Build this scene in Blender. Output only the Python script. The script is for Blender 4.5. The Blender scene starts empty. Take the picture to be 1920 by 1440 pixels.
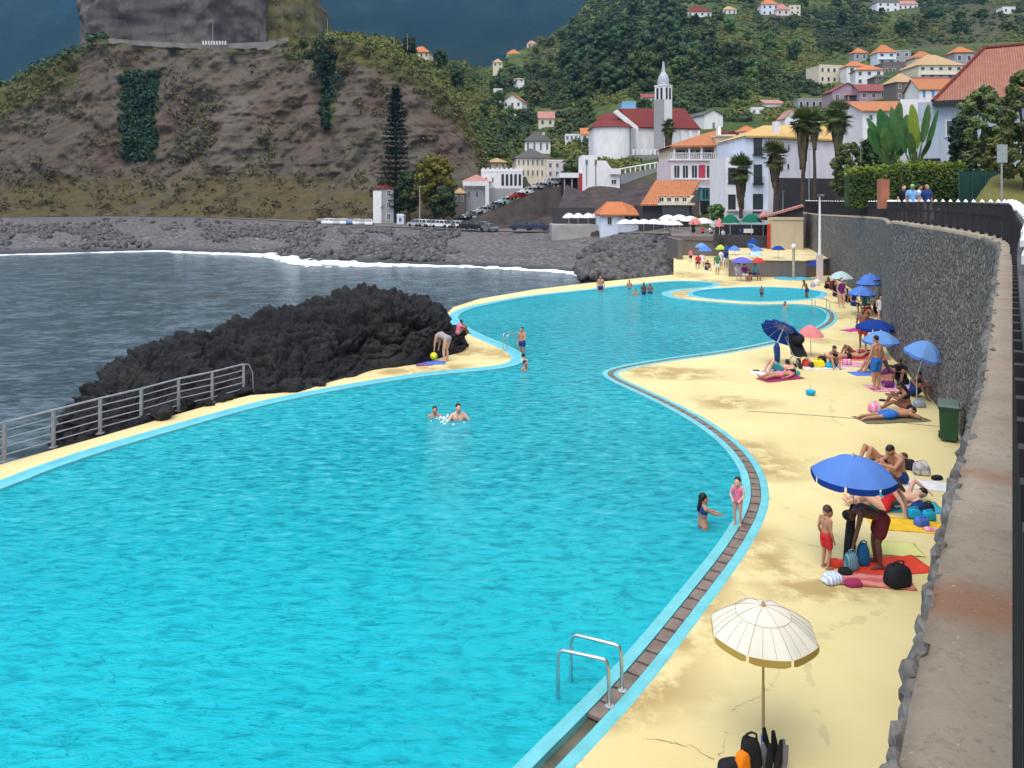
import bpy, bmesh, math, random
import numpy as np
from mathutils import Vector, Matrix, Euler, geometry
R = math.radians
rnd = random.Random(7)
rng = np.random.default_rng(11)
SC = bpy.context.scene
COL = SC.collection

# ---------------------------------------------------------------- survey of the place
# The camera stands on the promenade, CZ above the pool deck (z = 0), looking level along +Y.
F, CX, HY, CZ = 1440.0, 960.0, 366.0, 6.2
def P(x, y, z=0.0):
    d = F * (CZ - z) / (y - HY)
    return Vector(((x - CX) / F * d, d, z))
def D(x, y, d):
    return Vector(((x - CX) / F * d, d, CZ - (y - HY) / F * d))

# ---------------------------------------------------------------- noise
def _h(ix, iy, iz, seed):
    n = (ix.astype(np.uint32) * np.uint32(374761393) + iy.astype(np.uint32) * np.uint32(668265263)
         + iz.astype(np.uint32) * np.uint32(2147483647) + np.uint32(seed * 974711 % 4294967291))
    n = (n ^ (n >> np.uint32(13))) * np.uint32(1274126177)
    n = n ^ (n >> np.uint32(16))
    return n.astype(np.float64) / 4294967295.0
def vnoise(p, seed=0):
    p = np.asarray(p, float)
    i = np.floor(p).astype(np.int64); f = p - i; f = f * f * (3 - 2 * f)
    out = 0
    for dx in (0, 1):
        for dy in (0, 1):
            for dz in (0, 1):
                w = (f[:, 0] if dx else 1 - f[:, 0]) * (f[:, 1] if dy else 1 - f[:, 1]) * (f[:, 2] if dz else 1 - f[:, 2])
                out = out + w * _h(i[:, 0] + dx, i[:, 1] + dy, i[:, 2] + dz, seed)
    return out * 2 - 1
def fbm(p, octv=5, seed=0, gain=.5):
    p = np.asarray(p, float); a, s, o = 1.0, 0.0, 0
    for k in range(octv):
        o = o + a * vnoise(p * 2 ** k + 17.3 * k, seed + k); s += a; a *= gain
    return o / s
def cells(p, seed=0):
    """cellular noise: (random height of the nearest cell, distance to the border between cells)"""
    p = np.asarray(p, float); i = np.floor(p).astype(np.int64); d1 = np.full(len(p), 9.); d2 = d1.copy(); hv = d1 * 0
    for dx in (-1, 0, 1):
        for dy in (-1, 0, 1):
            for dz in (-1, 0, 1):
                a, b, c = i[:, 0] + dx, i[:, 1] + dy, i[:, 2] + dz
                q = np.stack([a + _h(a, b, c, seed), b + _h(a, b, c, seed + 1), c + _h(a, b, c, seed + 2)], 1); d = np.linalg.norm(p - q, axis=1)
                m = d < d1; d2 = np.where(m, d1, np.minimum(d2, d)); hv = np.where(m, _h(a, b, c, seed + 3), hv); d1 = np.where(m, d, d1)
    return hv * 2 - 1, d2 - d1
def smooth(a, b, x):
    t = np.clip((x - a) / (b - a), 0, 1); return t * t * (3 - 2 * t)
def lerp_pts(pts):
    xs = np.array([p[0] for p in pts], float); ys = np.array([p[1] for p in pts], float)
    return lambda x: np.interp(x, xs, ys)

# ---------------------------------------------------------------- materials
MATS = {}
class NT:
    def __init__(s, name):
        s.m = bpy.data.materials.new(name); s.m.use_nodes = True
        s.t = s.m.node_tree; s.n = s.t.nodes; s.b = s.n['Principled BSDF']
        MATS[name] = s.m
    def new(s, kind, **k):
        n = s.n.new(kind)
        for a, v in k.items(): setattr(n, a, v)
        return n
    def link(s, a, b): s.t.links.new(a, b)
    def coord(s, scale=(1, 1, 1), kind='Object', rot=(0, 0, 0)):
        c = s.new('ShaderNodeTexCoord'); m = s.new('ShaderNodeMapping')
        m.inputs['Scale'].default_value = scale; m.inputs['Rotation'].default_value = rot
        s.link(c.outputs[kind], m.inputs[0]); return m.outputs[0]
    def noise(s, vec, scale=5, detail=5, rough=.55, dist=0):
        n = s.new('ShaderNodeTexNoise'); s.link(vec, n.inputs['Vector'])
        n.inputs['Scale'].default_value = scale; n.inputs['Detail'].default_value = detail
        n.inputs['Roughness'].default_value = rough; n.inputs['Distortion'].default_value = dist
        return n.outputs['Fac']
    def vor(s, vec, scale=5, feature='F1', out='Distance', rand=1):
        n = s.new('ShaderNodeTexVoronoi', feature=feature); s.link(vec, n.inputs['Vector'])
        n.inputs['Scale'].default_value = scale; n.inputs['Randomness'].default_value = rand
        return n.outputs[out]
    def ramp(s, fac, stops, interp='LINEAR'):
        r = s.new('ShaderNodeValToRGB'); r.color_ramp.interpolation = interp
        e = r.color_ramp.elements
        while len(e) < len(stops): e.new(.5)
        for q, (p, c) in zip(e, stops):
            q.position = p
            q.color = (c[0], c[1], c[2], 1) if hasattr(c, '__len__') else (c, c, c, 1)
        s.link(fac, r.inputs[0]); return r.outputs[0]
    def mix(s, fac, a, b, mode='MIX'):
        m = s.new('ShaderNodeMix', data_type='RGBA', blend_type=mode)
        for sock, v in ((m.inputs[0], fac), (m.inputs[6], a), (m.inputs[7], b)):
            if hasattr(v, 'is_linked'): s.link(v, sock)
            elif hasattr(v, '__len__'): sock.default_value = (v[0], v[1], v[2], 1)
            else: sock.default_value = v
        return m.outputs[2]
    def math(s, op, a, b=0.0, clamp=False):
        m = s.new('ShaderNodeMath', operation=op, use_clamp=clamp)
        for sock, v in ((m.inputs[0], a), (m.inputs[1], b)):
            if hasattr(v, 'is_linked'): s.link(v, sock)
            else: sock.default_value = v
        return m.outputs[0]
    def attr(s, name, out='Fac'):
        return s.new('ShaderNodeAttribute', attribute_name=name).outputs[out]
    def rand(s):
        return s.new('ShaderNodeObjectInfo').outputs['Random']
    def color(s, sock):
        s.link(sock, s.b.inputs['Base Color'])
    def bump(s, h, strength=.5, dist=.05):
        b = s.new('ShaderNodeBump'); b.inputs['Strength'].default_value = strength
        b.inputs['Distance'].default_value = dist
        s.link(h, b.inputs['Height']); s.link(b.outputs[0], s.b.inputs['Normal']); return b
    def rough(s, v, spec=.3, metal=0.0):
        s.b.inputs['Roughness'].default_value = v; s.b.inputs['Specular IOR Level'].default_value = spec
        s.b.inputs['Metallic'].default_value = metal

def mat(name, col, var=.18, scale=6, rough=.65, spec=.25, metal=0.0, bump=.0, bscale=None, col2=None, detail=5):
    """plain surface: colour with a little noise, optional bump"""
    if name in MATS: return MATS[name]
    t = NT(name); v = t.coord()
    c2 = col2 or tuple(min(1, c * (1 + var)) for c in col)
    c1 = tuple(c * (1 - var) for c in col) if not col2 else col
    f = t.noise(v, scale, detail)
    t.color(t.ramp(f, [(.3, c1), (.7, c2)])); t.rough(rough, spec, metal)
    if bump: t.bump(t.noise(v, bscale or scale * 3, 6), .6, bump)
    return t.m

# ---------------------------------------------------------------- mesh builder
class MB:
    def __init__(s): s.v = []; s.f = []; s.mi = []; s.cur = 0
    def add(s, vs, fs):
        o = len(s.v); s.v.extend([tuple(q) for q in vs]); s.f.extend([tuple(i + o for i in q) for q in fs])
        s.mi.extend([s.cur] * len(fs)); return s
    def box(s, c, size, rot=None, taper=1.0):
        x, y, z = (q / 2 for q in size); c = Vector(c)
        vs = [Vector((a * x * (taper if k > 0 else 1), b * y * (taper if k > 0 else 1), k * z)) for k in (-1, 1) for b in (-1, 1) for a in (-1, 1)]
        if rot is not None:
            m = rot if isinstance(rot, Matrix) else Euler(rot).to_matrix()
            vs = [m @ q for q in vs]
        return s.add([q + c for q in vs], [(0, 2, 3, 1), (4, 5, 7, 6), (0, 1, 5, 4), (2, 6, 7, 3), (0, 4, 6, 2), (1, 3, 7, 5)])
    def bb(s, a, b):
        return s.box([(p + q) / 2 for p, q in zip(a, b)], [abs(q - p) for p, q in zip(a, b)])
    def tube(s, pts, rad, n=8, caps=True, squash=1.0):
        pts = [Vector(p) for p in pts]
        if not hasattr(rad, '__len__'): rad = [rad] * len(pts)
        vs, fs = [], []; up = None
        for i, p in enumerate(pts):
            t = (pts[min(i + 1, len(pts) - 1)] - pts[max(i - 1, 0)])
            t = t.normalized() if t.length > 1e-9 else Vector((0, 0, 1))
            if up is None: up = Vector((1, 0, 0)) if abs(t.x) < .8 else Vector((0, 1, 0))
            a = (up - t * up.dot(t)).normalized(); b = t.cross(a); up = a
            for k in range(n):
                g = 2 * math.pi * k / n
                vs.append(p + (a * math.cos(g) + b * math.sin(g) * squash) * rad[i])
        for i in range(len(pts) - 1):
            for k in range(n):
                k2 = (k + 1) % n
                fs.append((i * n + k, i * n + k2, (i + 1) * n + k2, (i + 1) * n + k))
        if caps:
            fs.append(tuple(range(n - 1, -1, -1))); fs.append(tuple((len(pts) - 1) * n + k for k in range(n)))
        return s.add(vs, fs)
    def capsule(s, a, b, ra, rb, n=10, flat=1.0):
        a, b = Vector(a), Vector(b); t = b - a
        if t.length < 1e-6: t = Vector((0, 0, 1e-4)); b = a + t
        t.normalize(); pts, rs = [], []
        for g in (-89, -60, -30, 0):
            pts.append(a + t * ra * math.sin(R(g))); rs.append(max(ra * math.cos(R(g)), .0005))
        for g in (0, 30, 60, 89):
            pts.append(b + t * rb * math.sin(R(g))); rs.append(max(rb * math.cos(R(g)), .0005))
        return s.tube(pts, rs, n, True, flat)
    def ell(s, c, r, n=12, m=8, rot=None, jit=0.0, seed=0):
        c = Vector(c); vs, fs = [], []; M3 = Euler(rot).to_matrix() if rot is not None else None
        for j in range(m + 1):
            th = math.pi * j / m
            for k in range(n):
                g = 2 * math.pi * k / n
                q = Vector((math.sin(th) * math.cos(g) * r[0], math.sin(th) * math.sin(g) * r[1], math.cos(th) * r[2]))
                if M3: q = M3 @ q
                vs.append(q)
        if jit:
            a = np.array([(q.x, q.y, q.z) for q in vs]) / max(r) * 1.6 + seed * 3.1
            dn = 1 + jit * fbm(a, 3, seed)
            vs = [q * w for q, w in zip(vs, dn)]
        for j in range(m):
            for k in range(n):
                k2 = (k + 1) % n
                fs.append((j * n + k, (j + 1) * n + k, (j + 1) * n + k2, j * n + k2))
        return s.add([q + c for q in vs], fs)
    def lathe(s, prof, c=(0, 0, 0), n=24, sx=1, sy=1):
        c = Vector(c); vs, fs = [], []
        for r, z in prof:
            for k in range(n):
                g = 2 * math.pi * k / n
                vs.append(c + Vector((r * sx * math.cos(g), r * sy * math.sin(g), z)))
        for j in range(len(prof) - 1):
            for k in range(n):
                k2 = (k + 1) % n
                fs.append((j * n + k, j * n + k2, (j + 1) * n + k2, (j + 1) * n + k))
        fs.append(tuple(range(n - 1, -1, -1))); fs.append(tuple((len(prof) - 1) * n + k for k in range(n)))
        return s.add(vs, fs)
    def prism(s, poly, z0, z1):
        n = len(poly)
        vs = [(p[0], p[1], z0) for p in poly] + [(p[0], p[1], z1) for p in poly]
        fs = [tuple(range(n - 1, -1, -1)), tuple(range(n, 2 * n))] + [(k, (k + 1) % n, n + (k + 1) % n, n + k) for k in range(n)]
        return s.add(vs, fs)
    def prism_y(s, poly, y0, y1):
        """poly in (x, z), extruded along y"""
        n = len(poly)
        vs = [(p[0], y0, p[1]) for p in poly] + [(p[0], y1, p[1]) for p in poly]
        fs = [tuple(range(n)), tuple(range(2 * n - 1, n - 1, -1))] + [(k, n + k, n + (k + 1) % n, (k + 1) % n) for k in range(n)]
        return s.add(vs, fs)
    def quad(s, a, b, c, d): return s.add([a, b, c, d], [(0, 1, 2, 3)])
    def mesh(s, name, mats, smooth=False):
        me = bpy.data.meshes.new(name)
        me.from_pydata(s.v, [], s.f)
        for m in (mats if isinstance(mats, (list, tuple)) else [mats]): me.materials.append(m)
        if any(s.mi): me.polygons.foreach_set('material_index', s.mi)
        if smooth: me.polygons.foreach_set('use_smooth', [True] * len(me.polygons))
        me.update(); return me
    def build(s, name, mats, parent=None, smooth=False, loc=None, rotz=0):
        o = bpy.data.objects.new(name, s.mesh(name, mats, smooth)); COL.objects.link(o)
        if parent is not None: o.parent = parent
        if loc is not None: o.location = loc
        if rotz: o.rotation_euler = (0, 0, rotz)
        return o

def np_mesh(name, V, Fq, mats, smooth=True, attrs=None):
    me = bpy.data.meshes.new(name)
    V = np.asarray(V, np.float32); Fq = np.asarray(Fq, np.int32)
    n, k = Fq.shape
    me.vertices.add(len(V)); me.vertices.foreach_set('co', V.ravel())
    me.loops.add(n * k); me.loops.foreach_set('vertex_index', Fq.ravel())
    me.polygons.add(n); me.polygons.foreach_set('loop_start', np.arange(0, n * k, k, dtype=np.int32))
    for m in (mats if isinstance(mats, (list, tuple)) else [mats]): me.materials.append(m)
    me.update(calc_edges=True); me.validate()
    if smooth: me.polygons.foreach_set('use_smooth', np.ones(len(me.polygons), bool))
    for an, av in (attrs or {}).items():
        at = me.attributes.new(an, 'FLOAT', 'POINT'); at.data.foreach_set('value', np.asarray(av, np.float32).ravel())
    return me
def grid_faces(nu, nv, wrap=False):
    i = np.arange(nu if wrap else nu - 1)[:, None]; j = np.arange(nv - 1)[None, :]
    i2 = (i + 1) % nu
    return np.stack([i * nv + j, i2 * nv + j, i2 * nv + j + 1, i * nv + j + 1], -1).reshape(-1, 4)
def np_obj(name, *a, parent=None, **k):
    o = bpy.data.objects.new(name, np_mesh(name, *a, **k)); COL.objects.link(o)
    if parent is not None: o.parent = parent
    return o

# ---------------------------------------------------------------- things
def tag(o, label=None, cat=None, group=None, kind=None):
    if label: o['label'] = label
    if cat: o['category'] = cat
    if group: o['group'] = group
    if kind: o['kind'] = kind
    return o
def thing(name, label, cat, loc=(0, 0, 0), rotz=0, group=None):
    o = bpy.data.objects.new(name, None); COL.objects.link(o); o.empty_display_size = .2
    o.location = loc; o.rotation_euler = (0, 0, rotz)
    return tag(o, label, cat, group)
def struct(o): return tag(o, kind='structure')
def stuff(o, label=None): return tag(o, label, kind='stuff')
KIDS = {}
def copy_tree(o, parent=None, depth=0):
    c = o.copy(); COL.objects.link(c)
    if parent is not None: c.parent = parent
    for ch in [q for q in o.children]: copy_tree(ch, c)
    return c
def dup(o, loc, rotz=0, label=None, scale=None, group=None):
    c = copy_tree(o); c.location = loc; c.rotation_euler = (0, 0, rotz)
    if scale is not None: c.scale = (scale,) * 3 if not hasattr(scale, '__len__') else scale
    if label: c['label'] = label
    if group: c['group'] = group
    return c

def catmull(pts, step=.3, closed=True):
    pts = [Vector(p) for p in pts]; n = len(pts); out = []
    rngi = range(n if closed else n - 1)
    for i in rngi:
        p0 = pts[(i - 1) % n] if closed else pts[max(i - 1, 0)]
        p1 = pts[i]; p2 = pts[(i + 1) % n]
        p3 = pts[(i + 2) % n] if closed else pts[min(i + 2, n - 1)]
        k = max(1, int((p2 - p1).length / step))
        for j in range(k):
            t = j / k
            out.append(.5 * ((2 * p1) + (p2 - p0) * t + (2 * p0 - 5 * p1 + 4 * p2 - p3) * t * t + (3 * p1 - p0 - 3 * p2 + p3) * t ** 3))
    if not closed: out.append(pts[-1].copy())
    return out
def offs(curve, d, closed=True):
    n = len(curve); out = []
    for i in range(n):
        a = curve[(i - 1) % n] if closed else curve[max(i - 1, 0)]
        b = curve[(i + 1) % n] if closed else curve[min(i + 1, n - 1)]
        t = (b - a); t.z = 0; t.normalize()
        out.append(curve[i] + Vector((-t.y, t.x, 0)) * d)
    return out
def strip(mb, a, b, za, zb, closed=True):
    n = len(a)
    vs = [(p.x, p.y, za) for p in a] + [(p.x, p.y, zb) for p in b]
    fs = [(k, n + k, n + (k + 1) % n, (k + 1) % n) for k in range(n if closed else n - 1)]
    return mb.add(vs, fs)
# ================================================================ MATERIALS OF THE SETTING
def m_deck():
    t = NT('deck_paint'); v = t.coord()
    base = t.ramp(t.noise(v, .45, 6), [(.3, (.60, .49, .225)), (.55, (.655, .555, .275)), (.75, (.69, .60, .32))])
    st = t.attr('stain')                                   # damp brown patches with their own outline
    stn = t.math('MULTIPLY', st, t.ramp(t.noise(v, 1.3, 8, .66), [(.40, 0), (.52, 1)]))
    c = t.mix(stn, base, (.40, .29, .12))
    grime = t.ramp(t.noise(v, .8, 8, .7), [(.60, 0), (.78, .22)])
    c = t.mix(grime, c, (.50, .41, .22))
    cr = t.vor(t.coord(), .22, 'DISTANCE_TO_EDGE')
    wob = t.math('ADD', cr, t.math('MULTIPLY', t.math('SUBTRACT', t.noise(v, 3, 5), .5), .09))
    crack = t.ramp(wob, [(.0, .25), (.0012, 0)])
    c = t.mix(t.math('MULTIPLY', crack, t.ramp(t.noise(v, .35, 3), [(.48, 0), (.56, 1)])), c, (.3, .24, .13))
    t.color(c); t.rough(.75, .25); t.bump(t.noise(v, 30, 5), .25, .01); return t.m
def m_pool():
    t = NT('pool_water_surface'); v = t.coord((.95, 2.3, 1), rot=(0, 0, -.12))
    n1 = t.noise(v, 2.3, 5, .62, .6); n2 = t.noise(t.coord((.9, 1.7, 1), rot=(0, 0, .5)), 4.6, 3, .5, .3)
    h = t.math('ADD', t.math('MULTIPLY', n1, .66), t.math('MULTIPLY', n2, .38))
    big = t.noise(t.coord(), .12, 3)
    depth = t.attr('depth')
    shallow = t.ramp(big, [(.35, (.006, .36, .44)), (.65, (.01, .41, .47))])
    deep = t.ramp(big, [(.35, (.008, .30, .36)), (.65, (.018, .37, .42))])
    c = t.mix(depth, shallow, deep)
    c = t.mix(t.math('MULTIPLY', t.ramp(h, [(.41, .8), (.52, 0)]), t.ramp(depth, [(0, .5), (1, 1)])), c, (.0, .15, .20))  # dark sides of the ripples, put into the water colour
    c = t.mix(t.math('MULTIPLY', t.ramp(h, [(.55, 0), (.70, .9)]), t.ramp(depth, [(0, .15), (1, 1)])), c, (.10, .46, .52))  # ripple highlights, painted into the colour as well
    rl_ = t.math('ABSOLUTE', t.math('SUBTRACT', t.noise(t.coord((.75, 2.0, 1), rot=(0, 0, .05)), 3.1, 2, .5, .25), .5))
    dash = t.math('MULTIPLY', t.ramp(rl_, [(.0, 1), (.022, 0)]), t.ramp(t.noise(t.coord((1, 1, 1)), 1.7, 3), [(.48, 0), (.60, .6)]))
    c = t.mix(dash, c, (.0, .14, .20))  # thin dark wavelet lines, shading painted into the colour
    t.color(c); t.rough(.08, .22); t.b.inputs['IOR'].default_value = 1.25
    t.bump(h, 1.0, .12); return t.m
def m_sea():
    t = NT('sea_water_surface'); v = t.coord((.8, 1.1, 1), rot=(0, 0, .35))
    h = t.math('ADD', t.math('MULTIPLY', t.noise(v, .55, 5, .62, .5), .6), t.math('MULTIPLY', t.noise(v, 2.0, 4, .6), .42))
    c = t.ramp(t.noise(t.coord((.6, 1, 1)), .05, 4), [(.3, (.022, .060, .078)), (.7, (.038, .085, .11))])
    c = t.mix(t.ramp(h, [(.50, 0), (.60, .9)]), c, (.11, .165, .205))  # light on the wavelet crests, put into the colour
    c = t.mix(t.ramp(h, [(.40, .8), (.50, 0)]), c, (.010, .03, .045))  # shade in the wave troughs, put into the colour
    t.color(c); t.rough(.12, .5); t.b.inputs['IOR'].default_value = 1.33
    t.bump(h, .9, .9); return t.m
def m_wallstone():
    t = NT('rubble_stone'); v = t.coord((1, 1, 1.25))
    vd = t.mix(.12, v, t.new('ShaderNodeTexNoise').outputs['Color'], 'ADD')
    e = t.vor(vd, 4.6, 'DISTANCE_TO_EDGE'); cell = t.vor(vd, 4.6, 'F1', 'Color')
    sep = t.new('ShaderNodeSeparateColor'); t.link(cell, sep.inputs[0])
    c = t.ramp(sep.outputs[0], [(.0, (.18, .165, .16)), (.45, (.24, .222, .21)), (.8, (.29, .27, .25)), (1, (.37, .345, .315))])
    c = t.mix(t.ramp(t.noise(v, 9, 6), [(.35, .55), (.7, 0)]), c, (.13, .124, .128))
    c = t.mix(t.ramp(e, [(.01, .8), (.05, 0)]), c, (.075, .07, .07))
    lich = t.ramp(t.noise(t.coord(), 2.1, 7, .7), [(.62, 0), (.72, .7)])
    c = t.mix(lich, c, (.34, .33, .30))
    t.color(c); t.rough(.85, .2)
    hb = t.math('ADD', t.ramp(e, [(0, 0), (.12, 1)]), t.math('MULTIPLY', t.noise(v, 14, 5), .5))
    t.bump(hb, 1.0, .09); return t.m
def m_cap():
    t = NT('cap_concrete'); v = t.coord()
    c = t.ramp(t.noise(v, 1.6, 9, .7), [(.25, (.27, .215, .15)), (.5, (.40, .33, .245)), (.75, (.48, .405, .315))])
    c = t.mix(t.ramp(t.noise(v, 38, 3, .7), [(.3, .55), (.46, 0)]), c, (.22, .17, .13))
    c = t.mix(t.math('MULTIPLY', t.attr('rust'), t.ramp(t.noise(v, 5, 6), [(.25, .25), (.6, 1)])), c, (.33, .13, .065))
    c = t.mix(t.ramp(t.noise(v, 60, 2), [(.68, 0), (.74, .7)]), c, (.6, .56, .5))
    t.color(c); t.rough(.9, .15); t.bump(t.noise(v, 24, 9, .75), .9, .016); return t.m
def m_lava():
    t = NT('lava_stone'); v = t.coord()
    c = t.ramp(t.noise(v, .9, 9, .7), [(.28, (.007, .007, .009)), (.55, (.019, .018, .020)), (.8, (.050, .047, .048))])
    c = t.mix(t.ramp(t.noise(v, .35, 5), [(.55, 0), (.75, .5)]), c, (.045, .038, .032))
    t.color(c); t.rough(.75, .3); t.bump(t.noise(v, 3.2, 9, .72), 1, .16); return t.m
def m_beach():
    t = NT('beach_pebbles'); v = t.coord()
    cell = t.vor(v, 2.6, 'F1', 'Color'); sep = t.new('ShaderNodeSeparateColor'); t.link(cell, sep.inputs[0])
    c = t.ramp(sep.outputs[0], [(0, (.045, .043, .046)), (.5, (.105, .098, .10)), (.85, (.16, .15, .147)), (1, (.27, .255, .25))])
    c = t.mix(t.ramp(t.noise(v, .12, 5), [(.4, 0), (.65, .5)]), c, (.115, .097, .087))
    c = t.mix(t.attr('wet'), c, (.05, .05, .055))
    t.color(c); t.rough(.8, .25); t.bump(t.vor(v, 2.6), 1, .2); return t.m
def m_cliff():
    t = NT('cliff_rock'); v = t.coord((.055, .055, .06)); vs = t.coord((.075, .075, .045))
    c = t.ramp(t.noise(v, 1.6, 9, .65, .5), [(.25, (.078, .066, .055)), (.42, (.115, .097, .079)), (.56, (.148, .124, .096)), (.75, (.112, .10, .083))])
    c = t.mix(t.ramp(t.noise(vs, 1., 6), [(.5, 0), (.66, .7)]), c, (.13, .082, .062))
    c = t.mix(t.ramp(t.noise(t.coord((.22, .22, .07)), 1, 8, .7), [(.3, .5), (.46, 0)]), c, (.055, .05, .05))
    c = t.mix(t.math('MULTIPLY', t.attr('pale'), .8), c, (.19, .155, .125))
    veg = t.ramp(t.noise(t.coord((.16, .16, .16)), 1, 8, .7), [(.3, (.05, .06, .022)), (.5, (.105, .105, .038)), (.72, (.165, .145, .06))])
    vm = t.math('MULTIPLY', t.attr('veg'), 1)
    vm = t.ramp(t.math('ADD', vm, t.math('MULTIPLY', t.math('SUBTRACT', t.noise(t.coord((.3, .3, .3)), 1, 6), .5), 1.3)), [(.4, 0), (.62, 1)])
    c = t.mix(vm, c, veg)
    dv = t.ramp(t.math('ADD', t.attr('dry'), t.math('MULTIPLY', t.math('SUBTRACT', t.noise(t.coord((.25, .25, .25)), 1, 6), .5), 1.5)), [(.45, 0), (.7, .9)])
    c = t.mix(dv, c, t.ramp(t.noise(t.coord((.4, .4, .4)), 1, 5), [(.35, (.085, .072, .032)), (.65, (.135, .105, .05))]))
    t.color(c); t.rough(.9, .1); t.bump(t.noise(t.coord((.34, .34, .26)), 1.4, 10, .74), 1, 1.5); return t.m
def m_hill():
    t = NT('hill_ground'); v = t.coord()
    c = t.ramp(t.noise(v, .035, 9, .7), [(.3, (.032, .06, .018)), (.48, (.068, .10, .028)), (.62, (.12, .145, .04)), (.78, (.13, .11, .058))])
    c = t.mix(t.ramp(t.noise(v, .3, 6), [(.35, .6), (.6, 0)]), c, (.02, .035, .014))
    c = t.mix(t.attr('earth'), c, t.ramp(t.noise(v, .5, 8), [(.3, (.045, .038, .036)), (.6, (.085, .066, .058)), (.8, (.13, .085, .062))]))
    t.color(c); t.rough(.95, .1); t.bump(t.noise(v, .4, 8), 1, 1.2); return t.m
def m_mountain():
    t = NT('mountain_forest'); v = t.coord((.0035, .0035, .0035))
    c = t.ramp(t.noise(v, 1.2, 10, .68), [(.3, (.010, .022, .014)), (.5, (.018, .036, .02)), (.7, (.034, .05, .03))])
    t.color(c); t.rough(1, .0); t.bump(t.noise(v, 2.5, 9, .7), 1, 60); return t.m
def m_roof(name, a, b, sx=1.15, sz=.8):
    if name in MATS: return MATS[name]
    t = NT(name); v = t.coord()
    w = t.new('ShaderNodeTexWave', wave_type='BANDS', bands_direction='X'); t.link(v, w.inputs[0])
    w.inputs['Scale'].default_value = sx; w.inputs['Distortion'].default_value = .25
    w2 = t.new('ShaderNodeTexWave', wave_type='BANDS', bands_direction='Z', wave_profile='SAW'); t.link(v, w2.inputs[0])
    w2.inputs['Scale'].default_value = sz; w2.inputs['Distortion'].default_value = .3
    c = t.ramp(t.noise(v, 1.7, 8, .7), [(.3, a), (.7, b)])
    c = t.mix(t.ramp(w.outputs['Fac'], [(.0, .5), (.35, 0)]), c, tuple(q * .45 for q in a))
    c = t.mix(t.ramp(w2.outputs['Fac'], [(.0, .35), (.2, 0)]), c, tuple(q * .5 for q in a))
    t.color(c); t.rough(.8, .2)
    t.bump(t.math('ADD', w.outputs['Fac'], t.math('MULTIPLY', w2.outputs['Fac'], .5)), .8, .08); return t.m
def m_plaster(name, a, dirt=.3):
    if name in MATS: return MATS[name]
    t = NT(name); v = t.coord((1, 1, .45))
    c = t.ramp(t.noise(v, .9, 7, .65), [(.3, tuple(q * .86 for q in a)), (.65, a)])
    c = t.mix(t.ramp(t.noise(t.coord((1.6, 1.6, .22)), 1.3, 6), [(.56, 0), (.8, dirt)]), c, tuple(q * .5 for q in a))
    t.color(c); t.rough(.85, .2); t.bump(t.noise(v, 18, 4), .3, .015); return t.m
def m_leaf(name, a, b, c3=None, rnd_amt=.35):
    if name in MATS: return MATS[name]
    t = NT(name); v = t.coord()
    c = t.ramp(t.noise(v, 1.1, 4, .7), [(.3, a), (.52, b), (.72, c3 or tuple(q * 1.35 for q in b))])
    hs = t.new('ShaderNodeHueSaturation'); t.link(c, hs.inputs['Color'])
    r = t.rand()
    t.link(t.math('ADD', t.math('MULTIPLY', r, .05), .475), hs.inputs['Hue'])
    t.link(t.math('ADD', t.math('MULTIPLY', r, rnd_amt * 2), 1 - rnd_amt), hs.inputs['Value'])
    t.color(hs.outputs[0]); t.rough(.7, .2)
    return t.m

DECK, POOL, SEA, STONE, CAP, LAVA, BEACH, CLIFF, HILL, MOUNT = (f() for f in (m_deck, m_pool, m_sea, m_wallstone, m_cap, m_lava, m_beach, m_cliff, m_hill, m_mountain))
CYAN = mat('pool_paint_turquoise', (.13, .47, .51), .14, 3, .5, .35, bump=.004)
CYAN2 = mat('pool_paint_blue', (.10, .44, .60), .14, 3, .5, .35, bump=.004)
GUT = mat('gutter_brown_plate', (.19, .145, .12), .3, 4, .7, .25, bump=.006)
GUTD = mat('gutter_channel', (.09, .085, .055), .4, 3, .4, .4)
STEEL = mat('brushed_steel', (.62, .61, .60), .1, 9, .32, .5, 1.0)
GALV = mat('grey_galvanised', (.36, .35, .36), .15, 4, .5, .4, .6)
IRON = mat('black_iron', (.020, .017, .022), .3, 8, .5, .4)
WHITE = mat('white_paint', (.78, .77, .76), .07, 4, .55, .3)
DARK = mat('dark_opening', (.018, .019, .022), .3, 3, .5, .4)
GLASS = mat('window_glass', (.035, .045, .055), .3, 1.5, .12, .6)
ASPH = mat('asphalt', (.055, .054, .056), .3, 1.2, .9, .2, bump=.01)
CONC = mat('grey_concrete', (.22, .21, .20), .25, .8, .9, .15, bump=.02)

# ================================================================ POOL
pool_px = [(0, 918), (100, 879), (200, 845), (300, 815), (400, 786), (500, 759), (600, 738), (700, 720), (800, 705), (880, 697),
           (945, 690), (977, 681), (984, 671), (972, 658), (940, 643), (903, 627), (872, 610), (859, 594), (880, 580), (930, 568),
           (1000, 556), (1100, 545), (1190, 535), (1270, 528), (1335, 531), (1320, 538), (1265, 543), (1240, 551), (1270, 561),
           (1340, 568), (1420, 573), (1490, 572), (1530, 577), (1549, 590), (1540, 607), (1500, 624), (1440, 641), (1350, 658), (1240, 673),
           (1160, 687), (1130, 699), (1143, 713), (1185, 733), (1245, 762), (1305, 797), (1352, 835), (1382, 875), (1392, 915),
           (1384, 955), (1345, 1020), (1255, 1131), (1152, 1250), (1052, 1352), (962, 1440)]
pool_w = [P(x, y) for x, y in pool_px]
pool_w += [Vector((-2.9, 4.4, 0)), Vector((-6.2, 0, 0)), Vector((-10, -2.5, 0)), Vector((-13, 1, 0)), Vector((-13.6, 6, 0)), Vector((-12.6, 11, 0))]
poolC = catmull(pool_w, .3)
area = sum(a.x * b.y - b.x * a.y for a, b in zip(poolC, poolC[1:] + poolC[:1])) / 2
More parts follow.
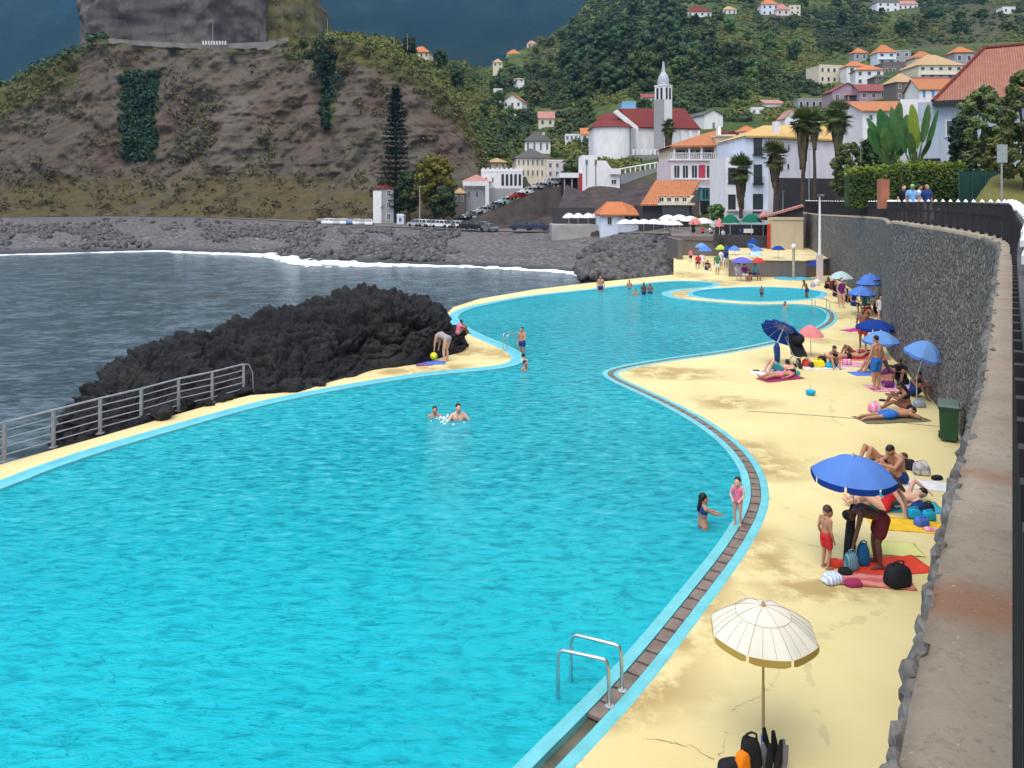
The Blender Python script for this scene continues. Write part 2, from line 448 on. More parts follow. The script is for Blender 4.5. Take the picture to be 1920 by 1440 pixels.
if area > 0: poolC = [poolC[0]] + poolC[:0:-1]         # clockwise, so offs(+) points outwards
kid_px = [(1299, 550), (1320, 544), (1375, 540), (1430, 539), (1490, 541), (1530, 546), (1539, 551), (1525, 558), (1480, 563), (1420, 565), (1350, 561), (1310, 556)]
kidC = catmull([P(x, y) for x, y in kid_px], .3)
a2 = sum(a.x * b.y - b.x * a.y for a, b in zip(kidC, kidC[1:] + kidC[:1])) / 2
if a2 > 0: kidC = [kidC[0]] + kidC[:0:-1]

def flat(name, loops, z, m, attr=None, cuts=None):
    """flat sheet with holes, triangulated, then cut finely enough to carry an attribute"""
    lp = [[Vector((p.x, p.y, 0)) for p in l] for l in loops]
    tri = geometry.tessellate_polygon(lp); pts = [p for l in lp for p in l]
    bm = bmesh.new(); vs = [bm.verts.new((p.x, p.y, z)) for p in pts]
    for t in tri:
        try: bm.faces.new([vs[i] for i in t])
        except ValueError: pass
    if cuts:
        (x0, x1, sx), (y0, y1, sy) = cuts
        for ax, a, b, s in ((0, x0, x1, sx), (1, y0, y1, sy)):
            q = a
            while q < b:
                no = (1, 0, 0) if ax == 0 else (0, 1, 0); co = (q, 0, 0) if ax == 0 else (0, q, 0)
                bmesh.ops.bisect_plane(bm, geom=bm.verts[:] + bm.edges[:] + bm.faces[:], plane_co=co, plane_no=no); q += s
    bmesh.ops.recalc_face_normals(bm, faces=bm.faces[:])
    for f in bm.faces:
        if f.normal.z < 0: f.normal_flip()
    me = bpy.data.meshes.new(name); bm.to_mesh(me); bm.free(); me.materials.append(m)
    if attr:
        co = np.empty(len(me.vertices) * 3); me.vertices.foreach_get('co', co); co = co.reshape(-1, 3)
        at = me.attributes.new(attr[0], 'FLOAT', 'POINT'); at.data.foreach_set('value', attr[1](co).astype(np.float32))
    o = bpy.data.objects.new(name, me); COL.objects.link(o); return struct(o)

def pool_depth(co):
    y = HY + F * CZ / np.maximum(co[:, 1], 3)
    return smooth(10, 19, co[:, 1]) * .95 - .15 * smooth(38, 60, co[:, 1])
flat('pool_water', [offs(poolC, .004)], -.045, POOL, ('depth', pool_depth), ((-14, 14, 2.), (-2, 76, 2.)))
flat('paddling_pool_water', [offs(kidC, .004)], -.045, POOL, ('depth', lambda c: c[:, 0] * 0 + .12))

# coping: turquoise lip, gutter, second turquoise band
def right_side(p):                     # the gutter with brown plates runs round the sunbathing side only
    y = HY + F * CZ / max(p.y, 2); x = CX + F * p.x / max(p.y, 2)
    return x > 985 + max(0, (y - 1000) * .0) and (y > 560 and (x > 1100 or y > 1150))
c1, c2, c3 = offs(poolC, .17), offs(poolC, .37), offs(poolC, .50)
mb = MB(); strip(mb, poolC, c1, .012, .012); strip(mb, offs(poolC, .002), poolC, -.4, .012); strip(mb, c1, offs(c1, .001), .012, -.08)
struct(mb.build('pool_coping', CYAN))
mb = MB(); strip(mb, c1, c2, -.075, -.075); struct(mb.build('gutter_floor', GUTD))
mb = MB(); strip(mb, c2, c3, .010, .010); strip(mb, offs(c2, .0), c2, -.08, .010); strip(mb, c3, offs(c3, .03), .010, 0)
struct(mb.build('pool_border', CYAN))
mb = MB(); L = len(poolC); acc = 0.; i = 0
gl = c1; gr = c2
plates = MB(); lid = MB()
for k in range(L):
    k2 = (k + 1) % L
    a, b, c, d = c1[k], c1[k2], c2[k2], c2[k]
    if (a - b).length < .02 or (d - c).length < .02: continue
    mid = (a + c) / 2
    yy = HY + F * CZ / max(mid.y, 2)
    if right_side(mid) and yy < 1352 and mid.y > 0:
        e = .022
        a1, b1, c1_, d1 = a.lerp(b, e / .3), b.lerp(a, e / .3), c.lerp(d, e / .3), d.lerp(c, e / .3)
        a1, d1 = a1.lerp(d1, .06), d1.lerp(a1, .06); b1, c1_ = b1.lerp(c1_, .06), c1_.lerp(b1, .06)
        zz = .002 + rnd.uniform(-.004, .004)
        plates.add([(q.x, q.y, z) for z in (-.04, zz) for q in (a1, b1, c1_, d1)], [(3, 2, 1, 0), (4, 5, 6, 7), (0, 1, 5, 4), (1, 2, 6, 5), (2, 3, 7, 6), (3, 0, 4, 7)])
    elif mid.y > 0 and not right_side(mid):
        lid.add([(q.x, q.y, z) for z in (-.04, .004) for q in (a, b, c, d)], [(3, 2, 1, 0), (4, 5, 6, 7), (0, 1, 5, 4), (1, 2, 6, 5), (2, 3, 7, 6), (3, 0, 4, 7)])
struct(plates.build('gutter_plates', GUT)); struct(lid.build('gutter_cover', CYAN2))
k1 = offs(kidC, .35)
mb = MB(); strip(mb, kidC, k1, .010, .010); strip(mb, offs(kidC, .002), kidC, -.3, .010); strip(mb, k1, offs(k1, .03), .01, 0)
struct(mb.build('paddling_pool_border', CYAN2))
# round blue foot basin by the lamp
bc = P(1487, 523); mb = MB(); mb.lathe([(1.35, .0), (1.35, .06), (1.2, .06), (1.18, .02), (0.01, .02)], bc, 40, 1, .8)
struct(mb.build('foot_basin_floor', CYAN2))

# ================================================================ DECK
left_edge_px = [(-160, 922), (0, 871), (100, 843), (190, 818), (300, 786), (398, 758), (470, 741), (560, 734), (620, 716), (700, 694), (790, 680), (850, 664), (878, 648), (868, 622), (850, 603), (838, 588), (850, 576), (900, 560), (1000, 543), (1100, 531), (1200, 521), (1263, 515)]
left_edge = [P(x, y) for x, y in left_edge_px]
# lift the rock-side line a little outwards so that the lava stands on it
wall_plan = [(-4.35, -6.5), (.624, 1.274), (2.39, 3.92), (3.73, 6.0), (5.7, 9.05), (7.6, 12), (9.45, 14.9), (10.6, 17.1), (11.55, 19.5), (12.7, 22.8), (14.15, 27.6), (15.4, 31.4),
             (19.25, 40), (21.6, 47.2), (23.5, 54.5), (25.2, 62), (26.7, 68), (28.6, 75.5)]
wallC = catmull([Vector((x, y, 0)) for x, y in wall_plan], .5, False)
deck_out = [Vector((-17.5, 0, 0)), Vector((-16.5, 8, 0))] + left_edge + [P(1263, 480), Vector((16.4, 80, 0)), Vector((29.5, 80, 0))] + offs(list(reversed(wallC)), .12, False) + [Vector((-9, -8, 0)), Vector((-17, -8, 0))]
spots = [(1265, 700, 1.35, .55), (1200, 692, .8, .35), (1370, 755, .95, .45), (1245, 1190, .28, 1.0), (1300, 1120, .35, .7), (1225, 1270, .3, .35), (1440, 870, .75, .6), (1400, 845, .5, .5),
         (1560, 1105, .8, .25), (1395, 1010, .35, 1.2), (940, 664, 1.0, .5), (880, 660, 1.2, .6), (770, 698, 1.2, .35), (830, 688, .9, .35), (1160, 1310, .3, .35), (1330, 1060, .25, .8),
         (1340, 530, 1.2, 1.2), (1270, 548, 2, 1.5), (1560, 590, .6, 1.), (1545, 640, .6, .4), (1290, 515, 1, 1.5)]
def stain(co):
    o = np.zeros(len(co))
    for x, y, rx, ry in spots:
        p = P(x, y); q = ((co[:, 0] - p.x) / (rx * 1.3)) ** 2 + ((co[:, 1] - p.y) / (ry * 1.9)) ** 2
        o = np.maximum(o, smooth(1.3, .35, q))
    return o
flat('pool_deck', [deck_out, offs(poolC, .49), offs(kidC, .34)], 0, DECK, ('stain', stain), ((-14, 26, .8), (6, 80, .8)))
# kerb face of the deck towards the sea
seaedge = [Vector((-17.5, 0, 0)), Vector((-16.5, 8, 0))] + left_edge
mb = MB(); strip(mb, seaedge, offs(seaedge, .0, False), 0, -.18, False); strip(mb, seaedge, offs(seaedge, .35, False), -.18, -4, False)
tag(mb.build('pool_sea_wall', mat('stained_concrete', (.13, .12, .11), .3, 1.2, .9, .2, bump=.04)), 'weathered grey concrete wall carrying the pool deck above the sea', 'sea wall')
crk = MB()
for path in ([(1212, 1386), (1268, 1394), (1302, 1404), (1338, 1424)], [(1078, 1438), (1104, 1400), (1128, 1366), (1152, 1338)], [(1368, 1334), (1398, 1318), (1432, 1300), (1450, 1282), (1462, 1246)], [(1352, 1420), (1358, 1392), (1362, 1366)], [(1478, 1012), (1520, 1022), (1560, 1030)], [(1385, 845), (1372, 826), (1360, 812)], [(1560, 620), (1600, 628), (1630, 640)]):
    a = catmull([P(x, y) for x, y in path], .05, False); a = [p + Vector((rnd.gauss(0, .018), rnd.gauss(0, .018), 0)) for p in a]
    wd = [.0045 * rnd.uniform(.4, 1.3) for _ in a]; crk.add([(p.x - w_, p.y - w_, .003) for p, w_ in zip(a, wd)] + [(p.x + w_, p.y + w_, .003) for p, w_ in zip(a, wd)], [(k, k + 1, len(a) + k + 1, len(a) + k) for k in range(len(a) - 1)])
struct(crk.build('deck_cracks', mat('crack_brown', (.30, .23, .12), .3, 3, .9, .1)))
# saw-cut joint across the deck
def line(mb, pts, w, z):
    c = catmull([P(x, y) for x, y in pts], .4, False); strip(mb, offs(c, w / 2, False), offs(c, -w / 2, False), z, z, False)
mb = MB(); line(mb, [(1400, 771), (1500, 777), (1640, 788), (1762, 800)], .05, .004)
struct(mb.build('deck_joint', mat('joint_grey', (.20, .17, .12), .3, 3, .9, .1)))

# ================================================================ RETAINING WALL, CAP, PROMENADE
ztop = lerp_pts([(-10, 5.25), (20, 5.25), (30.3, 5.2), (31.5, 5.08), (40, 5.02), (54, 4.78), (66, 4.58), (80, 4.5)])
zrail = lerp_pts([(-10, 6.06), (3, 6.06), (15, 6.04), (25, 5.99), (40, 5.86), (54, 5.74), (80, 5.62)])
nW = len(wallC); hN = 26
base = offs(wallC, .12, False); V = []
for k in range(nW):
    zt = float(ztop(wallC[k].y)) - .10
    for j in range(hN):
        f = j / (hN - 1); p = base[k].lerp(wallC[k], f); V.append((p.x, p.y, -.05 + (zt + .05) * f))
V = np.array(V); dn = fbm(V * 2.2, 4, 5) * .05
nrm = np.array([(q - p) for p, q in zip(wallC, offs(wallC, 1., False))]).repeat(hN, 0)
V = V + nrm * np.where(V[:, 2:3] > 5, .3, 1) * dn[:, None]
wall = thing('stone_wall', 'tall curved retaining wall of grey rubble stone below the promenade railing', 'retaining wall')
np_obj('masonry', V, grid_faces(nW, hN), STONE, parent=wall)
mb = MB()
s = 0.
for k in range(nW - 1):                      # rough edge stones that stick out under the cap
    p, q = wallC[k], wallC[k + 1]; seg = (q - p).length; t0 = 0
    if p.y > 18 or p.y < -.6: continue
    ang = math.atan2(q.y - p.y, q.x - p.x)
    while t0 < seg:
        gs = min(1, .30 + c0.y * .085) if (c0 := p.lerp(q, t0 / max(seg, .01))) else 1; w = rnd.uniform(.11, .24) * gs; c = p.lerp(q, min(1, (t0 + w / 2) / seg))
        n = Vector((-(q - p).y, (q - p).x, 0)).normalized()
        c = c + n * rnd.uniform(-.03, -.004) * gs; zt = float(ztop(c.y)) - rnd.uniform(.03, .07) * gs + .05 - .05 * gs
        b0 = len(mb.v); mb.ell((c.x, c.y, zt - .05), (w * .56, rnd.uniform(.035, .06) * gs, rnd.uniform(.06, .10) * gs), 9, 6, (rnd.uniform(-.3, .3), rnd.uniform(-.3, .3), ang + rnd.uniform(-.35, .35)), .6, rnd.randint(0, 99)); t0 += w * .96
mb.build('edge_stones', mat('edge_stone', (.085, .078, .075), .3, 12, .9, .15, bump=.02, bscale=26, col2=(.25, .235, .215)), wall, smooth=False)
ci = offs(wallC, -.012, False); co_ = offs(wallC, -.27, False)
V = []; rust = []
nc = 7
fine = catmull([Vector((x, y, 0)) for x, y in wall_plan], .06, False)
fine = [p for p in fine if p.y > -3]
fo, fi = offs(fine, -.012, False), offs(fine, -.30, False)
for a, b in zip(fo, fi):
    zt = float(ztop(a.y))
    V.append((a.x, a.y, zt - .12)); rust.append(0)
    for j in range(nc):
        p = a.lerp(b, j / (nc - 1)); V.append((p.x, p.y, zt - (.012 if j == 0 else 0)))
        r = max(math.exp(-((a.y - c) / w) ** 2) * g for c, w, g in ((1.83, .085, 1.0), (2.66, .05, .75), (.9, .1, .2), (4.3, .12, .2)))
        rust.append(r)
    V.append((b.x, b.y, zt - .5)); rust.append(0)
V = np.array(V); V[:, 2] += fbm(V * 9, 4, 3) * .008; V[:, :2] += (fbm(V * 6, 3, 9) * .012)[:, None]
np_obj('wall_cap', V, grid_faces(len(fo), nc + 2), CAP, parent=wall, attrs={'rust': rust})
# promenade
pi_, po = offs(wallC, -.29, False), offs(wallC, -9, False)
mb = MB(); n = len(pi_)
mb.add([(p.x, p.y, float(ztop(p.y)) - .3) for p in pi_] + [(p.x, p.y, float(ztop(q.y)) - .3) for p, q in zip(po, pi_)], [(k, k + 1, n + k + 1, n + k) for k in range(n - 1)])
struct(mb.build('promenade_road', ASPH))

# ================================================================ RAILING ON THE WALL
rl = offs(wallC, -.197, False)
def at_len(curve, s):
    for p, q in zip(curve, curve[1:]):
        l = (q - p).length
        if s <= l: return p.lerp(q, s / l), (q - p).normalized()
        s -= l
    return curve[-1], (curve[-1] - curve[-2]).normalized()
tot = sum((q - p).length for p, q in zip(rl, rl[1:]))
rail = thing('iron_railing', 'black iron railing with pointed silver post caps along the curved stone wall', 'railing')
CAPM = mat('silver_post_cap', (.62, .62, .64), .08, 6, .45, .4, .3)
s = 6.0; kpost = 0
while at_len(rl, s)[0].y < 1.05: s += .01
zp = lambda p: float(zrail(p.y))
while s < tot - .2 and kpost < 98:
    p, t = at_len(rl, s); ang = math.atan2(t.y, t.x); p = p - Vector((-t.y, t.x, 0)) * (.016 if p.y < 12 else 0); zt = zp(p); zb = float(ztop(p.y)); h = zt - zb
    a = .03 if s > 16 else .02
    q = MB(); q.box((0, 0, h / 2 - .01), (a * 2, a * 2, h + .02))
    q.box((0, 0, .03), (a * 3, a * 3, .05)); po_ = q.build('post', IRON, rail, loc=(p.x, p.y, zb), rotz=ang)
    q = MB(); r = a * (1.6 if a > .025 else 1.25)
    q.add([(-r, -r, h), (r, -r, h), (r, r, h), (-r, r, h), (-r, -r, h + .018), (r, -r, h + .018), (r, r, h + .018), (-r, r, h + .018), (0, 0, h + .085)],
          [(3, 2, 1, 0), (0, 1, 5, 4), (1, 2, 6, 5), (2, 3, 7, 6), (3, 0, 4, 7), (4, 5, 8), (5, 6, 8), (6, 7, 8), (7, 4, 8)])
    q.build('post_cap', CAPM, po_)
    kpost += 1; ds = .62 if s < 16 else (.75 if s < 27 else .95); s += ds if kpost > 1 else .62
q = MB()
for off in (.035, .30, .5):
    c = [Vector((p.x, p.y, zp(p) - off)) if off < .4 else Vector((p.x, p.y, float(ztop(p.y)) + .07)) for p in rl if p.y > -2]
    for a, b in zip(c, c[1:]):
        m = (a + b) / 2; t = b - a; q.box(m, (t.length + .004, .03, .035), Matrix.Rotation(math.atan2(t.y, t.x), 3, 'Z') @ Matrix.Rotation(-math.atan2(t.z, Vector((t.x, t.y)).length), 3, 'Y'))
q.build('rails', IRON, rail)
q = MB(); s = 4.0
while s < tot - .1:
    p, t = at_len(rl, s); p = p + Vector((-t.y, t.x, 0)) * (-.0055 if p.y < 16 else .014); zb = float(ztop(p.y)) + .06; zt = zp(p) - .04
    q.box((p.x, p.y, (zb + zt) / 2), (.014, (.06 if p.y < 16 else .02), zt - zb), (0, 0, math.atan2(t.y, t.x))); s += .08 if p.y < 12 else .125
tag(q.build('bars', IRON, rail), kind='stuff')
# ================================================================ SEA, LAVA ROCK, BEACH
SEAZ = -2.5
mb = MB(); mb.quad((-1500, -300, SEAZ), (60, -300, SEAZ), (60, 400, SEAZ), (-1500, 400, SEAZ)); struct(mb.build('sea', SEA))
mb = MB(); mb.quad((-6000, -3000, -9), (6000, -3000, -9), (6000, 9000, -9), (-6000, 9000, -9)); struct(mb.build('seabed_ground', CONC))

# lava rock: cross sections from its foot on the deck over the crest and down into the sea
foot_px = [(138, 842), (165, 836), (190, 826), (300, 792), (400, 764), (470, 743), (560, 738), (612, 722), (640, 712), (668, 706), (700, 694), (760, 687), (800, 680), (840, 668), (868, 659), (878, 648)]
crest_px = [(146, 800, 20.2), (158, 778, 20.9), (190, 737, 22.5), (218, 688, 24.5), (275, 650, 26.5), (345, 620, 28.), (450, 594, 29.5), (520, 574, 30.5), (600, 553, 31.5), (655, 540, 32.3), (715, 535, 33), (760, 546, 33.5), (800, 562, 33.5), (838, 588, 33.3), (858, 608, 32.6), (868, 640, 31.6)]
nU, nV = 520, 240
def resamp(pts, n):
    pts = catmull(pts, .2, False); L = [0]
    for a, b in zip(pts, pts[1:]): L.append(L[-1] + (b - a).length)
    t = np.linspace(0, L[-1], n); A = np.array([tuple(p) for p in pts])
    return np.stack([np.interp(t, L, A[:, i]) for i in range(3)], 1)
crest_px = [(x, y + 9 * max(0, 1 - (x - 140) / 380), d) for x, y, d in crest_px]
foot = resamp([P(x, y) for x, y in foot_px], nU); crest = resamp([D(*c) for c in crest_px], nU)
away = crest - foot; away[:, 2] = 0; away /= np.linalg.norm(away, axis=1)[:, None]
u = np.linspace(0, 1, nU)
V = np.zeros((nU, nV, 3))
for j in range(nV):
    v = j / (nV - 1)
    if v < .6:
        t = v / .6
        steep = .35 + .75 * smooth(.45, .85, u)              # near-vertical face towards the far end
        lift = np.clip(t ** (1.15 - .85 * steep * .9) if False else t ** 1.0, 0, 1)
        zf = 1 - (1 - t) ** (1.35 + 1.8 * smooth(.35, .85, u)); xf = t ** (1.0 + .75 * smooth(.35, .85, u))
        V[:, j] = foot + (crest - foot) * xf[:, None]
        V[:, j, 2] = -.12 + (crest[:, 2] + .12) * zf
    else:
        t = (v - .6) / .4
        V[:, j] = crest + away * (t ** .8 * (4.5 + 3.5 * np.sin(np.pi * u)))[:, None]
        V[:, j, 2] = crest[:, 2] - (crest[:, 2] + 4.6) * t ** 1.25
Q = V.reshape(-1, 3)
du = np.gradient(V, axis=0); dv = np.gradient(V, axis=1); N = np.cross(dv, du); N /= np.linalg.norm(N, axis=2)[..., None] + 1e-9
N = N.reshape(-1, 3)
if N[:, 2].mean() < 0: N = -N
amp = np.minimum(1, np.minimum(u, 1 - u) * 16 + .15)[:, None].repeat(nV, 1).ravel() * (smooth(0, .14, np.linspace(0, 1, nV)) * .9 + .1)[None].repeat(nU, 0).ravel()
ridg = 1 - np.abs(fbm(Q * 1.05, 5, 2)) * 2.2
lump = 1 - np.abs(fbm(Q * 2.6 + 9, 4, 8)) * 2.4
wq = Q + np.stack([fbm(Q * .9, 3, 51), fbm(Q * .9, 3, 52), fbm(Q * .9, 3, 53)], 1) * .5
h1, e1 = cells(wq * np.array([.75, .75, 1.1]), 5); h2, e2 = cells(wq * np.array([1.9, 1.9, 2.6]), 15); h3, e3 = cells(wq * 4.4, 25)
dsp = amp * (fbm(Q * .5, 4, 21) * .32 + h1 * .22 + h2 * .15 + h3 * .085 - np.exp(-(e1 / .10) ** 2) * .30 - np.exp(-(e2 / .12) ** 2) * .13 + (ridg - .5) * .22 + fbm(Q * 5, 4, 33) * .18 - np.exp(-(e3 / .12) ** 2) * .07 - .1)
Q = Q + N * dsp[:, None] * np.array([1, 1, .85])
lava = np_obj('lava_rock', Q, grid_faces(nU, nV), LAVA, smooth=False)
tag(lava, 'long hump of jagged black lava rock between the pool deck and the sea', 'rock')
# loose blocks at the foot of the lava
mb = MB()
for k in range(16):
    i = rnd.randrange(20, int(nU * .62)); p = foot[i]; r = rnd.uniform(.12, .38)
    mb.ell((p[0] + away[i][0] * .35 + rnd.uniform(-.2, .2), p[1] + .35 + rnd.uniform(-.05, .3), r * .35), (r * 1.2, r, r * .8), 12, 9, (0, 0, rnd.uniform(0, 3)), .9, k)
stuff(mb.build('lava_rubble', LAVA, smooth=False), 'black lava blocks heaped along the foot of the big rock')

# beach and shore: from the waterline up to the quay
wl = lerp_pts([(-700, 482), (0, 478), (300, 470), (500, 478), (560, 490), (700, 495), (900, 500), (1050, 508), (1110, 517), (1300, 530)])
up_y = lerp_pts([(-700, 414), (0, 408), (200, 405), (400, 408), (600, 419), (660, 425), (780, 428), (900, 433), (1050, 438), (1125, 438), (1260, 440), (1300, 440)])
up_d = lerp_pts([(-700, 214), (0, 214), (200, 222), (400, 212), (600, 178), (660, 165), (780, 156), (900, 146), (1050, 132), (1125, 124), (1260, 100), (1300, 92)])
xs = np.linspace(-700, 1268, 240); nr = 70; V = np.zeros((len(xs), nr, 3)); wet = np.zeros((len(xs), nr))
ridge = [Vector((-1, 0, 0))]
for i, x in enumerate(xs):
    y0 = float(wl(x)); d0 = F * (CZ - SEAZ) / (y0 - HY); y1 = float(up_y(x)); d1 = max(float(up_d(x)), d0 + 4)
    for j in range(nr):
        t = (j / (nr - 1) - .12) / .88
        d = d0 + (d1 - d0) * t; z0 = SEAZ; z1 = CZ - (y1 - HY) / F * d1
        rip = (1 - smooth(620, 760, x)) * .3
        z = z0 + (z1 - z0) * (max(t, 0) ** .9) + (t * 2.5 if t < 0 else 0)
        V[i, j] = ((x - CX) / F * d, d, z); wet[i, j] = 1 - smooth(.02, .12, t)
Q = V.reshape(-1, 3)
rough_l = (1 - smooth(650, 900, xs))[:, None].repeat(nr, 1).ravel(); rough_r = smooth(1090, 1230, xs)[:, None].repeat(nr, 1).ravel()
Q[:, 2] += fbm(Q * np.array([.35, .35, 0]), 5, 4) * (.12 + .55 * np.maximum(rough_l, 0)) * smooth(.1, .2, np.tile(np.linspace(0, 1, nr), len(xs))) * (1 - .9 * smooth(.86, 1, np.tile(np.linspace(0, 1, nr), len(xs))))
struct(np_obj('beach', Q, grid_faces(len(xs), nr), BEACH, attrs={'wet': wet}))
# pebble strip between the bay and the pool wall
near_px = [(1115, 518), (1040, 528), (960, 540), (900, 553), (860, 566), (810, 580)]
a = resamp([P(x, y, SEAZ) for x, y in near_px], 60)
b = resamp([P(x, y, -.35) for x, y in [(1262, 516), (1200, 522), (1100, 532), (1000, 544), (900, 561), (842, 583)]], 60)
V = np.zeros((60, 16, 3))
for j in range(16):
    t = j / 15; V[:, j] = a + (b - a) * t; V[:, j, 2] = SEAZ - .25 + (1.6 + .25) * t ** 1.2
V[:, 0, :2] += (a - b)[:, :2] * .12
Q = V.reshape(-1, 3); Q[:, 2] += fbm(Q * .8, 4, 6) * .12
struct(np_obj('pebble_shore', Q, grid_faces(60, 16), BEACH, attrs={'wet': np.tile(1 - smooth(0, .5, np.linspace(0, 1, 16)), 60) * .55}))
c = [P(1110, 519, SEAZ), P(1262, 520, -.5), P(1262, 485, -.5), P(1262, 480, 0) + Vector((0, 22, 0)), P(1110, 500, SEAZ)]
BOULD = mat('shore_boulder', (.04, .038, .041), .5, 1.6, .85, .2, bump=.06, col2=(.15, .142, .138))
def boulders(name, label, n, fpos, rmin, rmax, m):
    V, Fc = [], []; t = MB(); t.ell((0, 0, 0), (1, 1, 1), 7, 5); tv = np.array(t.v); tf = t.f
    quads = []
    for k in range(n):
        p = fpos(); r = rmin + (rmax - rmin) * rnd.random() ** 2.2
        rot = np.array(Euler((rnd.uniform(0, 6), rnd.uniform(0, 6), rnd.uniform(0, 6))).to_matrix())
        q = tv * np.array([r * rnd.uniform(.8, 1.3), r * rnd.uniform(.7, 1.1), r * rnd.uniform(.55, .9)])
        q = q * (1 + rng.uniform(-.22, .22, (len(q), 1))); q = q @ rot.T + np.array(p)
        o = len(V) * len(tv); V.append(q); quads += [tuple(i + o for i in f) for f in tf]
    V = np.concatenate(V); me_o = np_obj(name, V, quads, m, smooth=False)
    return stuff(me_o, label)
def riprap_right():
    while 1:
        x = rnd.uniform(1085, 1262); y = rnd.uniform(446, 524); lim = 1100 + max(0, 505 - y) * 1.4 + max(0, y - 512) * 8
        if x < lim - 60 * rnd.random(): continue
        d = 74 + (524 - y) / 78 * 26; q = D(x, y, d); return q
mb = MB()
poly = [D(1120, 521, 80), D(1180, 521, 76), D(1262, 521, 73.5), D(1262, 444, 99), D(1200, 447, 103), D(1165, 470, 95), D(1135, 500, 86)]
V = np.zeros((14, 14, 3)); A_, B_, C_, D_ = D(1112, 524, 82), D(1264, 522, 74), D(1264, 446, 98), D(1185, 447, 102)
for i in range(14):
    for j in range(14):
        s_, t_ = i / 13, j / 13; p = (A_ * (1 - s_) + B_ * s_) * (1 - t_) + (D_ * (1 - s_) + C_ * s_) * t_; V[i, j] = (p.x, p.y, p.z - .5)
struct(np_obj('boulder_bank', V.reshape(-1, 3), grid_faces(14, 14), BEACH, attrs={'wet': np.zeros(196)}))
boulders('boulder_heap', 'heap of big grey boulders piled beside the far end of the pool deck', 1500, riprap_right, .2, .8, BOULD)
def riprap_left():
    while 1:
        x = rnd.uniform(-250, 860); a0, a1 = float(up_y(x)) + 4, float(wl(x)) - 6
        band = rnd.gauss(.5, .2) if x < 540 else rnd.random()
        if fbm(np.array([[x / 45., band * 3, 0]]), 4, 9)[0] < -.05: continue
        if not 0 < band < 1: continue
        y = a0 + (a1 - a0) * band; y0 = float(wl(x)); d0 = F * (CZ - SEAZ) / (y0 - HY); d1 = float(up_d(x))
        zz = None; best = None
        t = rnd.random(); lo, hi = 0., 1.
        z1 = CZ - (float(up_y(x)) - HY) / F * d1
        for _ in range(18):
            t = (lo + hi) / 2; d = d0 + (d1 - d0) * t; yy = HY + (CZ - (SEAZ + (z1 - SEAZ) * t ** .9)) * F / d
            if yy > y: lo = t
            else: hi = t
        q = D(x, y, d); return (q.x, q.y, q.z + .1)
boulders('shore_rocks', 'broken rocks scattered along the shore under the brown cliff', 3000, riprap_left, .18, .75, BOULD)
# surf
FOAM = mat('white_foam', (.80, .82, .83), .06, 3, .6, .3)
mb = MB(); splash = MB()
for k in range(1300):
    x = rnd.uniform(330, 1100); w = math.exp(-((x - 560) / 150) ** 2) + .38
    if rnd.random() > w * .9: continue
    y = float(wl(x)) + rnd.gauss(1.2, .9 + 2.5 * math.exp(-((x - 600) / 100) ** 2)); p = P(x, y, SEAZ)
    h = .03 + .14 * rnd.random() ** 3 + (rnd.random() ** 2 * rnd.random() ** 2 * .75 * math.exp(-((x - 540) / 16) ** 2))
    if rnd.random() < .5 and not 500 < x < 820: h *= .5
    mb.ell((p.x, p.y, SEAZ + h * .2), (rnd.uniform(.3, 1.2), rnd.uniform(.15, .42), h), 8, 5, (0, 0, rnd.uniform(-.3, .1)), .3, k % 50)
for k in range(60):
    x = rnd.uniform(-60, 330); p = P(x, float(wl(x)) + rnd.uniform(-.3, 1.2), SEAZ)
    mb.ell((p.x, p.y, SEAZ), (rnd.uniform(.8, 2.5), .25, .05), 8, 4, None, .3, k)
for k in range(34):
    p = P(838 + rnd.gauss(0, 15), 786 + rnd.gauss(0, 4), -.04); splash.ell(p, (rnd.uniform(.015, .06), rnd.uniform(.015, .04), rnd.uniform(.01, .04)), 7, 4, None, .3, k)
stuff(splash.build('splash', FOAM, smooth=True), 'white splash between the two swimmers in the middle of the pool')
stuff(mb.build('surf', FOAM, smooth=True), 'line of white surf breaking on the far shore')

# ================================================================ CLIFF HEADLAND
base_y = lerp_pts([(-500, 414), (0, 407), (200, 404), (420, 407), (600, 418), (760, 420), (870, 418), (960, 400)])
base_d = lerp_pts([(-500, 216), (0, 216), (200, 224), (420, 215), (600, 194), (760, 190), (870, 184), (925, 196)])
rim_y = lerp_pts([(-500, 420), (-250, 330), (-100, 225), (0, 168), (60, 136), (140, 104), (185, 72), (210, 82), (300, 88), (400, 92), (500, 88), (545, 78), (600, 74), (650, 80), (705, 96), (760, 116), (800, 142), (840, 178), (870, 215), (895, 262), (912, 310), (925, 345)])
rim_d = lerp_pts([(-500, 235), (-100, 250), (0, 255), (185, 262), (400, 256), (545, 252), (650, 244), (760, 232), (840, 220), (895, 210), (925, 205)])
xs = np.linspace(-420, 924, 420); nr = 190
V = np.zeros((len(xs), nr, 3)); veg = np.zeros((len(xs), nr)); dry = veg.copy(); pale = veg.copy()
tt = np.linspace(0, 1, nr)
jag = fbm(np.stack([xs / 14., xs * 0, xs * 0], 1), 4, 77) * 6
